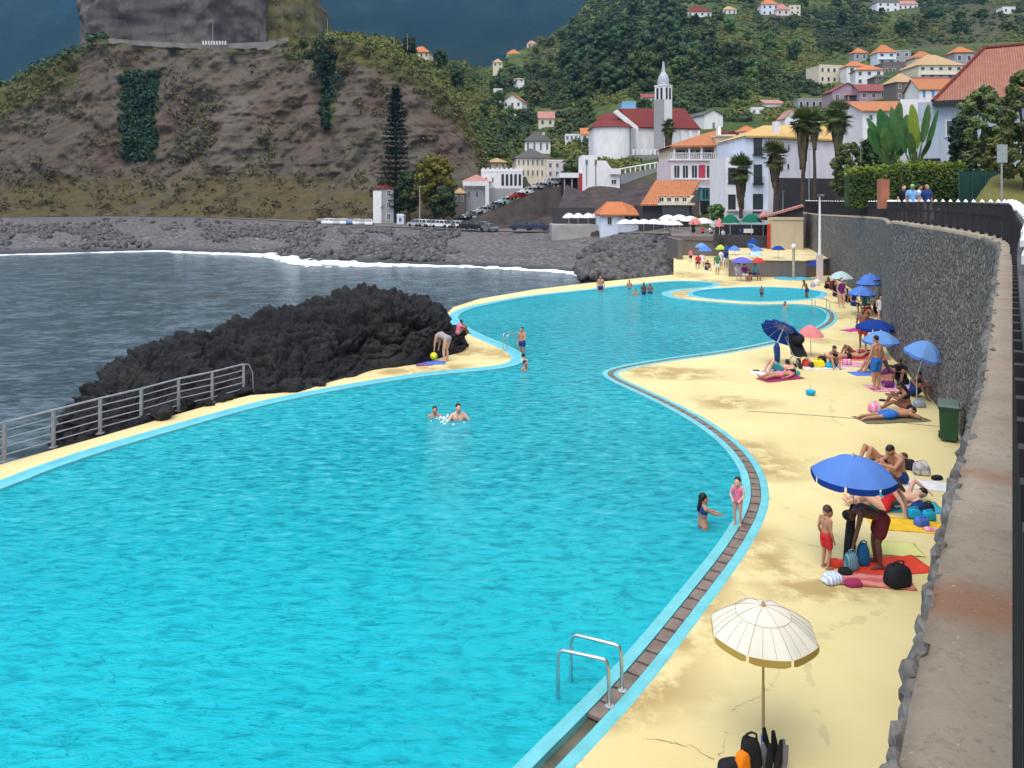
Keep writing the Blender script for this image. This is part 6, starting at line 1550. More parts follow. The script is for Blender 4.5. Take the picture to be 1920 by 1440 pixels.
REDF = fabric('fabric_red', (.70, .07, .06)); AQUA = fabric('fabric_pale_aqua', (.50, .68, .70)); CREAM = fabric('fabric_cream_white', (.84, .80, .70), .04); GOLDV = fabric('fabric_ochre', (.55, .38, .10)); LIME = fabric('fabric_lime', (.55, .70, .10)); GREEN = fabric('fabric_green', (.01, .16, .09)); WHITEF = fabric('fabric_white', (.82, .80, .78), .04)
STITCH = mat('stitch_grey', (.42, .38, .30), .1, 5)
def parasol(label, base, diam, zrim, rise, top, val=None, tilt=0, tdir=0, n=8, pole=STEEL, vd=.11, group=None, ribs=True, seam=None, joint=.55, sleeve=None, small=False):
    """beach parasol: canopy of n gores with a scalloped hem, valance, ribs, hub, pole bent at the tilt joint"""
    t = thing('beach_parasol' if not small else 'cafe_parasol', label, 'parasol', base, group=group); r = diam / 2; zj = zrim * joint
    rot = Matrix.Rotation(tilt, 4, Vector((-math.sin(tdir), math.cos(tdir), 0))) if tilt else Matrix.Identity(4)
    T = Matrix.Translation((0, 0, zj)) @ rot @ Matrix.Translation((0, 0, -zj)); tx = lambda p: T @ Vector(p)
    k = 6; seg = n * k; rows = 9; vs = []
    for j in range(rows):
        f = j / (rows - 1)
        for i in range(seg):
            ph = (i % k) / k; sag = math.sin(math.pi * ph)
            rr = r * f * (1 - .075 * sag * f); z = zrim + rise * (1 - f ** 1.9) - .05 * rise * sag * f * 1.4
            a = 2 * math.pi * i / seg + .2; vs.append(tx((rr * math.cos(a), rr * math.sin(a), z)))
    fs = [(j * seg + i, (j + 1) * seg + i, (j + 1) * seg + (i + 1) % seg, j * seg + (i + 1) % seg) for j in range(rows - 1) for i in range(seg)]
    m = MB(); m.add(vs, fs); o = m.build('canopy', top, t, smooth=True)
    if val is not None:
        vs = []; fs = []
        for g in range(n):
            b0 = len(vs)
            for q in range(k + 1):
                i = g * k + q; ph = q / k; a = 2 * math.pi * i / seg + .2; sag = math.sin(math.pi * ph); rr = r * (1 - .075 * sag) * 1.004; z = zrim - .07 * rise * sag
                inset = .025 if q in (0, k) else 0
                a2 = a + (inset if q == 0 else (-inset if q == k else 0))
                vs.append(tx((rr * math.cos(a2), rr * math.sin(a2), z + .004))); vs.append(tx((rr * 1.0 * math.cos(a2), rr * 1.0 * math.sin(a2), z - vd * (1 if 0 < q < k else .8))))
            fs += [(b0 + 2 * q, b0 + 2 * q + 1, b0 + 2 * q + 3, b0 + 2 * q + 2) for q in range(k)]
        m = MB(); m.add(vs, fs); m.build('valance', val, t)
    if seam:
        m = MB()
        for g in range(n):
            a = 2 * math.pi * g / n + .2
            m.tube([tx((r * f * math.cos(a), r * f * math.sin(a), zrim + rise * (1 - f ** 1.9) + .004)) for f in (.05, .3, .5, .7, .85, .99)], .0035, 4)
        for f in (.52,):
            P_ = []
            for i in range(seg + 1):
                a = 2 * math.pi * (i % seg) / seg + .2; sag = math.sin(math.pi * ((i % k) / k)); P_.append(tx((r * f * (1 - .075 * sag * f) * math.cos(a), r * f * (1 - .075 * sag * f) * math.sin(a), zrim + rise * (1 - f ** 1.9) - .05 * rise * sag * f * 1.4 + .004)))
            m.tube(P_, .003, 4)
        for g in range(n):
            for q in (.33, .67):
                a = 2 * math.pi * (g + q) / n + .2; P_ = []
                for f in (.53, .7, .85, .99):
                    sag = math.sin(math.pi * q); P_.append(tx((r * f * (1 - .075 * sag * f) * math.cos(a), r * f * (1 - .075 * sag * f) * math.sin(a), zrim + rise * (1 - f ** 1.9) - .05 * rise * sag * f * 1.4 + .004)))
                m.tube(P_, .0025, 4)
        m.build('stitched_seam', seam, t)
    if ribs:
        for g in range(n):
            a = 2 * math.pi * g / n + .2; m = MB()
            m.tube([tx((r * f * math.cos(a), r * f * math.sin(a), zrim + rise * (1 - f ** 1.9) - .012)) for f in (.02, .4, .7, .98)], .005, 4)
            m.tube([tx((.02 * math.cos(a), .02 * math.sin(a), zrim + rise * .35)), tx((r * .5 * math.cos(a), r * .5 * math.sin(a), zrim + rise * (1 - .5 ** 1.75) - .015))], .004, 4); m.build('rib', STEEL, t)
    m = MB(); m.tube([(0, 0, -.02), (0, 0, zj)], .018 if not small else .03, 8); m.tube([(0, 0, zj - .05), tx((0, 0, zj + .1)), tx((0, 0, zrim + rise))], .014 if not small else .028, 8); m.build('pole', pole, t)
    m = MB(); m.tube([tx((0, 0, zrim + rise - .02)), tx((0, 0, zrim + rise + .05))], [.035, .012], 8); m.tube([tx((0, 0, zrim + rise * .3)), tx((0, 0, zrim + rise * .4))], .032, 8); m.build('hub', pole, t)
    if sleeve: m = MB(); m.tube([(0, 0, .02), (0, 0, .24)], [.03, .026], 8); m.build('sand_sleeve', sleeve, t)
    return t
def px_parasol(label, x, xb, yb, yrim, ytop, wpx, top, val, z=0., rise=None, **k):
    b = P(xb, yb, z); s = b.y / F; zr = (yb - yrim) * s; th = math.atan2(yrim - HY, F); b.x += (x - xb) * s
    rise = rise or max(.14, (yrim - ytop) * s / max(.5, math.cos(th)) * .82); return parasol(label, b, wpx * s, zr, rise, top, val, **k)
px_parasol('cream white parasol with ochre hem and grey stitched seams nearest the camera', 1431, 1427, 1418, 1181, 1120, 198, CREAM, GOLDV, pole=mat('ochre_pole', (.42, .30, .14), .1, 5), seam=STITCH, sleeve=BLUE, vd=.075, rise=.27)
px_parasol('bright blue parasol with dark blue hem above the bending man', 1600, 1597, 1054, 890, 850, 152, BLUE, BLUED, vd=.10)
b = P(1456, 684); parasol('dark blue parasol tilted far over beside the stroller, its inside showing', b, 1.52, 1.30, .30, BLUED, BLUED, R(45), R(42), n=12, pole=WHITE, vd=.04, joint=.60)
px_parasol('pink parasol behind the black stroller', 1520, 1514, 668, 629, 606, 50, PINK, None, ribs=False)
px_parasol('dark blue parasol behind two lighter ones, by the man in red shorts', 1642, 1646, 668, 613, 596, 70, BLUED, BLUED)
px_parasol('light blue parasol with darker hem behind the man in blue shorts', 1652, 1655, 694, 639, 617, 66, BLUEL, BLUE, vd=.08)
px_parasol('light blue parasol leaning right, closest to the stone wall above the dark haired sitters', 1719, 1713, 758, 662, 630, 70, BLUEL, BLUE, tilt=R(16), tdir=R(-35), vd=.08)
px_parasol('pale aqua parasol over the woman in the dark swimsuit', 1577, 1582, 556, 521, 506, 43, AQUA, None)
px_parasol('bright blue parasol at the foot of the stone wall, front one of three', 1616, 1614, 592, 551, 534, 50, BLUE, BLUED, vd=.06)
px_parasol('blue parasol in the middle of the three by the stone wall', 1627, 1626, 590, 532, 518, 42, BLUE, BLUED, vd=.06)
px_parasol('blue parasol farthest back of the three by the stone wall', 1632, 1632, 589, 523, 511, 36, BLUE, BLUED, vd=.06)
px_parasol('dark blue parasol in front of the tall white lamp post', 1531, 1531, 524, 497, 486, 33, BLUED, None)
px_parasol('dark blue parasol before the beige kiosk wall', 1459, 1459, 484, 468, 459, 26, BLUED, None, z=1.33, ribs=False)
px_parasol('wide violet blue parasol over the group by the platform wall', 1391, 1391, 527, 491, 480, 42, PURP, None, ribs=False)
px_parasol('small red parasol right of the violet blue one', 1422, 1418, 523, 491, 481, 25, REDF, None, ribs=False)
px_parasol('pale aqua parasol on the platform above the red one', 1418, 1418, 492, 479, 470, 26, AQUA, None, z=1.33, ribs=False)
px_parasol('blue parasol behind the pale aqua one on the platform', 1419, 1420, 486, 470, 461, 25, BLUE, None, z=1.33, ribs=False)
px_parasol('blue parasol tilted on edge on the platform by the bar', 1405, 1402, 484, 462, 454, 24, BLUE, None, z=1.33, tilt=R(45), tdir=R(20), ribs=False)
px_parasol('dark blue parasol behind the tilted one on the platform', 1412, 1413, 478, 455, 446, 22, BLUED, None, z=1.33, ribs=False)
px_parasol('mid blue parasol left of the tilted one', 1377, 1377, 490, 469, 459, 24, BLUE, None, z=.8, ribs=False)
px_parasol('dark blue parasol half covered by the mid blue one', 1362, 1363, 497, 469, 460, 25, BLUED, None, ribs=False)
px_parasol('lime green parasol beside the half covered dark blue one', 1351, 1350, 497, 467, 457, 20, LIME, None, ribs=False)
px_parasol('bright blue parasol at the far left of the deck end', 1322, 1322, 496, 470, 459, 27, BLUE, None, ribs=False)
px_parasol('blue parasol just behind the far left one', 1315, 1314, 490, 463, 454, 25, BLUEL, None, ribs=False)
# cafe parasols: square white ones, green and pink ones
def cafe(label, x, y, d, wpx, zb, top, grp=None, val=None, rise=.75, drop=.02):
    s = d / F; q = D(x, y, d); h = q.z - zb; return parasol(label, (q.x, d, zb), wpx * s, h, rise, top, val, n=4, ribs=False, vd=.16, group=grp, pole=WHITE, small=True)
for k, x in enumerate((1067, 1084, 1103, 1117)): cafe('white pointed parasol on the pale platform left of the beach bar', x, 408, 124 + (k % 2), 27, 1.45 if False else D(1080, 440, 121).z + 1.5, WHITEF, 'white parasols on the pale platform', rise=.75)
for k, (x, y, d, w) in enumerate(((1172, 419, 106, 34), (1190, 419, 105, 34), (1207, 419, 104, 34), (1226, 419, 103, 36), (1246, 420, 100, 38), (1262, 421, 97, 40))): cafe('white pointed parasol in the dense row below the orange roofs', x, y, d, w, 1.5, WHITEF, 'white parasols in the dense cafe row', rise=.6)
for k, (x, y, d, w) in enumerate(((1252, 411, 109, 38), (1274, 411, 107, 40), (1294, 414, 102, 42), (1318, 418, 96, 44))): cafe('broad white parasol in the second cafe row', x, y, d, w, 1.5, WHITEF, 'broad white parasols in the second cafe row', rise=.65)
cafe('pink parasol among the white cafe parasols', 1303, 420, 93, 26, 1.5, PINK); cafe('pink parasol left of the green ones', 1349, 424, 74, 18, 1.33, PINK); cafe('pink parasol right of the green ones by the kiosk', 1431, 412, 73, 20, 1.33, PINK)
cafe('dark green cafe parasol, left of the two', 1369, 417, 72.5, 38, 1.33, GREEN); cafe('dark green cafe parasol, right of the two', 1409, 416, 72, 42, 1.33, GREEN)

# ================================================================ RAIL, LADDERS, LAMPS, SHOWER, BIN
t = thing('steel_railing', 'grey metal railing with five rails along the sea side of the deck', 'railing')
px = [(-160, 917), (-75, 893), (8, 866), (100, 839), (188, 813), (265, 792), (335, 770), (398, 755), (457, 738)]; pts = [P(x, y) for x, y in px]
for k, p in enumerate(pts): m = MB(); m.box((0, 0, .45), (.07, .07, .9)); m.box((0, 0, .01), (.16, .16, .02)); m.build('post', GALV, t, loc=tuple(p))
for j in range(5):
    m = MB(); z = .92 - .19 * j
    for a, b in zip(pts, pts[1:]): m.tube([a + Vector((0, 0, z)), b + Vector((0, 0, z))], .026 if j == 0 else .016, 7)
    m.build('rail', GALV, t)
m = MB(); e = pts[-1]; m.tube([e + Vector((0, 0, .92)), e + Vector((.12, .12, .88)), e + Vector((.2, .22, .6)), e + Vector((.22, .24, 0))], .02, 7); m.build('end_hoop', GALV, t)
def ladder(label, feet, water, top, rad=.023, steps=3):
    c = (feet[0] + feet[1]) / 2; t = thing('pool_ladder', label, 'pool ladder', tuple(c))
    for f, w in zip(feet, water):
        f, w = f - c, w - c; u_ = Vector((0, 0, top)); b = (w - f) * .12; out = (w - f).normalized() * .08
        m = MB(); m.tube([f, f + u_ * .85 + b * .25, f + u_ * .97 + b * .5, f + u_ + b * 1.1, w + u_ * 1.02 - b * .9, w + u_ * .97 - b * .25, w + u_ * .82, w + Vector((0, 0, -.05)), w + Vector((0, 0, -1.0))], rad, 10); m.build('handrail', STEEL, t, smooth=True)
        m = MB(); m.lathe([(.06, 0), (.058, .018), (.03, .028)], f, 16); m.build('foot_plate', STEEL, t)
    for k in range(steps):
        m = MB(); z = -.18 - .28 * k; m.tube([water[0] - c + Vector((0, 0, z)), water[1] - c + Vector((0, 0, z))], .02, 6); m.build('step', STEEL, t)
ladder('stainless steel pool ladder with two bent handrails over the brown gutter', [P(1143, 1325), P(1167, 1296)], [P(1046, 1304), P(1071, 1272)], .56)
ladder('small steel pool ladder at the tip of the far deck tongue', [P(943, 655), P(950, 658)], [P(966, 648), P(974, 652)], .62, .02)
t = thing('pool_ladder', 'steel ladder hoop at the far right end of the pool', 'pool ladder', tuple(P(1556, 592))); 
for k in (0, .42): m = MB(); m.tube([(0, k, 0), (0, k, .75), (-.2, k, .86), (-.75, k, .8), (-.8, k, -.6)], .022, 8); m.build('handrail', STEEL, t)
m = MB(); b = P(1537, 530); t = thing('lamp_post', 'tall white lamp post standing before the curved stone wall', 'lamp post', tuple(b)); m.tube([(0, 0, 0), (0, 0, 2.2), (0, 0, 6.1)], [.14, .10, .06], 12); m.build('pole', WHITE, t); m = MB(); m.box((.0, -.15, 6.2), (.3, .55, .14)); m.build('lamp_head', STEEL, t); m = MB(); m.box((0, 0, 1.0), (.36, .3, 2.0)); m.build('base_box', mat('pale_pink_paint', (.6, .5, .5), .1), t)
b = P(1488, 524); t = thing('lamp_post', 'short grey lamp post with white globe in the blue foot basin', 'lamp post', tuple(b)); m = MB(); m.tube([(0, 0, 0), (0, 0, 2.25)], .10, 12); m.build('pole', mat('beige_grey_pole', (.38, .35, .28), .15, 3), t); m = MB(); m.ell((0, 0, 2.42), (.17, .17, .2), 14, 10); m.build('globe', WHITE, t, smooth=True)
b = P(1501, 520); t = thing('shower', 'bright blue beach shower column beside the platform', 'shower', tuple(b)); SB = mat('shower_blue', (.05, .36, .62), .1); m = MB(); m.lathe([(.2, 0), (.16, .15), (.13, .2), (.12, 1.0)], (0, 0, 0), 12); m.build('column', SB, t); m = MB(); m.box((0, 0, 1.08), (.85, .2, .16)); m.build('shower_head', AQUA, t)
def wheelie():
    b = P(1780, 826); b.x -= .02; t = thing('wheeled_bin', 'dark green wheeled bin against the stone wall', 'bin', tuple(b), R(-28)); G = mat('bin_green', (.022, .075, .035), .15, 4, .5, .35); w, h = .44, .9
    m = MB(); m.add([(-w * .42, -.2, .06), (w * .42, -.2, .06), (w * .42, .2, .06), (-w * .42, .2, .06), (-w / 2, -.26, h), (w / 2, -.26, h), (w / 2, .26, h), (-w / 2, .26, h)], [(3, 2, 1, 0), (4, 5, 6, 7), (0, 1, 5, 4), (1, 2, 6, 5), (2, 3, 7, 6), (3, 0, 4, 7)]); m.bb((-w / 2 - .02, -.285, h - .07), (w / 2 + .02, .28, h - .01)); m.build('body', G, t)
    m = MB(); m.add([(-w / 2 - .02, -.3, h), (w / 2 + .02, -.3, h), (w / 2 + .02, .29, h + .02), (-w / 2 - .02, .29, h + .02), (-w / 2, -.26, h + .06), (w / 2, -.26, h + .06), (w / 2, .25, h + .1), (-w / 2, .25, h + .1)], [(3, 2, 1, 0), (4, 5, 6, 7), (0, 1, 5, 4), (1, 2, 6, 5), (2, 3, 7, 6), (3, 0, 4, 7)]); m.build('lid', mat('bin_lid_grey_green', (.10, .15, .13), .15, 4, .5, .35), t)
    m = MB(); m.tube([(-w * .4, .33, h - .02), (w * .4, .33, h - .02)], .018, 6); m.build('handle', G, t)
    for sx in (-1, 1): m = MB(); m.tube([(sx * w * .38, .2, .09), (sx * w * .5, .2, .09)], .09, 14); m.build('wheel', IRON, t)
wheelie()
t = thing('road_sign', 'back of a square grey sign on a thin pole above the railing', 'sign', tuple(D(1878, 392, 26))); s = 26 / F; m = MB(); m.tube([(0, 0, -.6), (0, 0, 122 * s)], .03, 8); m.build('pole', POLE, t); m = MB(); m.box((0, -.03, 104 * s), (19 * s, .03, 34 * s)); m.build('panel', mat('sign_back', (.30, .33, .32), .1), t)
for lab, x, y0, y1, d, r in (('thin pale light pole beside the golden tree', 787, 415, 350, 168, .14), ('thin pole on the headland ridge, left of the dark ridge tree', 739, 84, 66, 296, .12), ('thin pole on the headland ridge, next to the dark ridge tree', 764, 88, 64, 296, .12), ('thin pole beside the tiny orange roof by the rock tower', 614, 70, 36, 290, .14), ('tall pole standing at the foot of the rock tower over the white bollards', 399, 88, 40, 257, .12), ('slim grey post in the hedge garden before the palms', 1614, 330, 262, 60, .035), ('thin white lamp pole right of the tall skirted palm', 1517, 384, 280, 78, .05), ('short white lamp pole between two palms', 1468, 390, 358, 88, .05)):
    b = D(x, y0, d); t = thing('pole', lab, 'pole', tuple(b)); h = (y0 - y1) * d / F; m = MB(); m.tube([(0, 0, -1.2), (0, 0, h)], [r, r * .6], 8); m.build('shaft', POLE, t); m = MB(); m.box((0, -.2 - r, h), (r * 2, .5 + r * 2, r)); m.build('arm', POLE, t)

# ================================================================ CARS
CARC = {'white': (.75, .76, .78), 'silver': (.42, .43, .45), 'black': (.02, .02, .023), 'grey': (.16, .17, .18), 'red': (.50, .03, .03), 'blue': (.05, .12, .35), 'pale green': (.35, .50, .46), 'dark blue': (.02, .035, .09)}
TYRE = mat('tyre_rubber', (.02, .02, .02), .2); CGL = mat('car_glass', (.02, .025, .03), .2, 3, .08, .6)
def car_mesh(color):
    cm = mat('car_paint_' + color.replace(' ', '_'), CARC[color], .03, 2, .25, .5); b = MB()
    prof = [(-2.05, .32), (-2.1, .62), (-2.0, .86), (-1.15, .95), (1.05, .98), (1.95, .92), (2.08, .6), (2.0, .32)]
    n = len(prof); L_ = []
    for y, k in ((-.82, .97), (-.86, 1), (.86, 1), (.82, .97)): L_ += [(p[0] * k, y, p[1]) for p in prof]
    fs = [(i * n + j, i * n + (j + 1) % n, (i + 1) * n + (j + 1) % n, (i + 1) * n + j) for i in range(3) for j in range(n)] + [tuple(range(n - 1, -1, -1)), tuple(range(3 * n, 4 * n))]
    b.add(L_, fs); b.add([(-.75, -.6, 1.46), (.75, -.6, 1.46), (.75, .6, 1.46), (-.75, .6, 1.46), (-.7, -.55, 1.50), (.7, -.55, 1.5), (.7, .55, 1.5), (-.7, .55, 1.5)], [(3, 2, 1, 0), (4, 5, 6, 7), (0, 1, 5, 4), (1, 2, 6, 5), (2, 3, 7, 6), (3, 0, 4, 7)])
    for sx, x0, x1 in ((-1, -1.2, -.75), (-1, 1.1, .75), (1, -1.2, -.75), (1, 1.1, .75)): b.tube([(x0, sx * .76, .95), (x1, sx * .58, 1.47)], .045, 4)
    b.tube([(.05, -.76, .95), (.05, -.58, 1.47)], .04, 4); b.tube([(.05, .76, .95), (.05, .58, 1.47)], .04, 4)
    g = MB(); g.add([(-1.2, -.74, .95), (1.1, -.74, .95), (1.1, .74, .95), (-1.2, .74, .95), (-.75, -.57, 1.455), (.75, -.57, 1.455), (.75, .57, 1.455), (-.75, .57, 1.455)], [(0, 1, 5, 4), (1, 2, 6, 5), (2, 3, 7, 6), (3, 0, 4, 7)])
    w = MB(); w.tube([(0, -.1, 0), (0, .1, 0)], .32, 14)
    return b, g, w, cm
carp = {}
def car(label, color, q, rz, group):
    if color not in carp:
        t = thing('parked_car', label, 'car', tuple(q), rz, group); b, g, w, cm = car_mesh(color); b.build('body', cm, t); g.build('windows', CGL, t); wo = None
        for x in (-1.3, 1.3):
            for y in (-.8, .8):
                wo = w.build('wheel', TYRE, t, loc=(x, y, .32))
        carp[color] = t
        return t
    return dup(carp[color], tuple(q), rz, label, group=group)
seq = ['black', 'white', 'white', 'silver', 'white', 'blue', 'white', 'silver', 'white']
for k, c in enumerate(seq):
    x = 600 + k * 11.5; d = 179 - k * 1.2; car(f'{c} car in the left row on the quay under the cliff', c, D(x, 421 + k * .3, d), R(96 + rnd.uniform(-6, 6)), 'cars in the left row on the quay')
for k, (x, c) in enumerate(((783, 'silver'), (796, 'white'), (812, 'silver'), (828, 'white'), (843, 'grey'), (858, 'white'), (873, 'black'), (889, 'black'), (907, 'grey'))):
    car(f'{c} car in the right row on the quay before the golden tree', c, D(x, 425 + k * .7, 152 - k), R(150 + rnd.uniform(-8, 8)), 'cars in the right row on the quay')
car('grey car parked aslant alone at the right end of the quay row', 'grey', D(917, 434, 143), R(125), 'cars in the right row on the quay')
car('dark blue car, left of the two beside the pale cafe platform', 'dark blue', D(978, 432, 138), R(170), 'dark cars beside the cafe platform'); car('dark blue car, right of the two beside the pale cafe platform', 'dark blue', D(1008, 432, 137), R(172), 'dark cars beside the cafe platform')
rampc = ['black', 'white', 'grey', 'white', 'silver', 'white', 'grey', 'white', 'pale green', 'white', 'red', 'white', 'white', 'black', 'silver', 'white', 'silver', 'white']
for k, c in enumerate(rampc):
    f = k / (len(rampc) - 1); x = 868 + 180 * f + (4 if k % 2 else 0); top_y = float(np.interp(x, [860, 900, 960, 1000, 1040, 1062], [420, 405, 380, 362, 346, 344])); d = float(np.interp(x, [860, 900, 960, 1000, 1040], [168, 163, 160, 158, 157])) + 2.0 + 2.6 * (k % 2)
    q = D(x, top_y, d - (2.0 + 2.6 * (k % 2))); q = Vector((q.x, d, q.z + .03)); car(f'{c} car on the sloping road above the dark stone wall', c, q, R(28 + rnd.uniform(-4, 4)), 'cars parked on the sloping road')
# ================================================================ PEOPLE
SK = [mat('skin_light', (.62, .36, .26), .06, 3, .5, .3), mat('skin_tan', (.44, .22, .14), .06, 3, .5, .3), mat('skin_brown', (.25, .115, .07), .06, 3, .5, .3), mat('skin_deep', (.13, .06, .042), .06, 3, .5, .3)]
HAIRC = {'black': mat('hair_black', (.016, .013, .012), .2, 12, .5, .3), 'brown': mat('hair_brown', (.075, .042, .026), .2, 12, .5, .3), 'fair': mat('hair_fair', (.30, .20, .10), .2, 12, .5, .3), 'grey': mat('hair_grey', (.32, .31, .30), .2, 12, .5, .3)}
CL = lambda n, c: mat('cloth_' + n, c, .15, 5, .8, .15)
C_RED, C_BLUE, C_NAVY, C_BLK, C_WHT, C_PINK, C_PUR, C_MAR, C_TEAL, C_GRN = CL('red', (.55, .03, .04)), CL('blue', (.03, .15, .48)), CL('navy', (.02, .05, .19)), CL('black', (.018, .018, .022)), CL('white', (.72, .72, .72)), CL('pink', (.68, .18, .30)), CL('purple', (.16, .03, .16)), CL('maroon', (.12, .02, .025)), CL('teal', (.05, .32, .38)), CL('green', (.05, .22, .1))
EYE = mat('eye_dark', (.02, .015, .012), .1)
REMESH = []
def mirror(j):
    out = {}
    for k, v in j.items():
        out[k] = Vector(v)
        if k.endswith('R') and k[:-1] + 'L' not in j: out[k[:-1] + 'L'] = Vector((-v[0], v[1], v[2]))
    return out
def pose(kind, **o):
    if kind == 'stand':
        j = dict(pel=(0, 0, .93), che=(0, -.01, 1.24), nec=(0, -.01, 1.43), hea=(0, .02, 1.575), hipR=(.09, 0, .89), kneR=(.10, .03, .49), ankR=(.10, -.03, .075), toeR=(.13, .14, .03), shoR=(.175, -.01, 1.37), elbR=(.235, -.05, 1.10), wriR=(.235, .05, .86))
    elif kind == 'bend':
        j = dict(pel=(0, -.14, .93), che=(0, .15, 1.05), nec=(0, .34, 1.04), hea=(0, .45, .93), hipR=(.09, -.13, .90), kneR=(.11, -.02, .49), ankR=(.12, -.06, .075), toeR=(.14, .11, .03), shoR=(.16, .29, 1.03), elbR=(.17, .36, .74), wriR=(.15, .40, .50))
    elif kind == 'sit':
        j = dict(pel=(0, 0, .13), che=(0, .07, .43), nec=(0, .16, .60), hea=(0, .24, .73), hipR=(.10, .02, .12), kneR=(.14, .40, .49), ankR=(.12, .62, .08), toeR=(.13, .77, .03), shoR=(.165, .13, .54), elbR=(.24, .33, .40), wriR=(.12, .50, .44))
    elif kind == 'sitback':
        j = dict(pel=(0, 0, .12), che=(0, -.14, .41), nec=(0, -.21, .58), hea=(0, -.20, .73), hipR=(.10, .03, .11), kneR=(.12, .42, .33), ankR=(.11, .76, .08), toeR=(.12, .86, .16), shoR=(.17, -.19, .52), elbR=(.23, -.36, .29), wriR=(.24, -.42, .05))
    elif kind == 'chair':
        j = dict(pel=(0, 0, .50), che=(0, -.04, .82), nec=(0, -.04, 1.0), hea=(0, 0, 1.14), hipR=(.10, .02, .48), kneR=(.12, .42, .47), ankR=(.12, .46, .07), toeR=(.12, .6, .03), shoR=(.17, -.03, .94), elbR=(.23, .05, .68), wriR=(.18, .28, .64))
    elif kind == 'back':
        j = dict(pel=(0, 0, .12), che=(0, .32, .13), nec=(0, .50, .12), hea=(0, .65, .13), hipR=(.09, -.03, .11), kneR=(.10, -.45, .13), ankR=(.11, -.86, .07), toeR=(.15, -.91, .20), shoR=(.17, .45, .11), elbR=(.25, .2, .07), wriR=(.27, -.05, .06))
    elif kind == 'front':
        j = dict(pel=(0, 0, .12), che=(0, .32, .13), nec=(0, .5, .16), hea=(0, .63, .17), hipR=(.09, -.03, .11), kneR=(.10, -.45, .09), ankR=(.10, -.86, .08), toeR=(.11, -.99, .03), shoR=(.17, .45, .14), elbR=(.30, .62, .06), wriR=(.08, .70, .05))
    elif kind == 'side':
        j = dict(pel=(0, 0, .12), che=(0, .28, .20), nec=(0, .43, .32), hea=(0, .53, .43), hipR=(.09, -.03, .11), kneR=(.10, -.42, .10), ankR=(.10, -.80, .06), toeR=(.13, -.86, .16), shoR=(.17, .36, .28), elbR=(.25, .46, .05), wriR=(.15, .66, .06))
    for k, v in o.items(): j[k] = v
    return mirror(j)
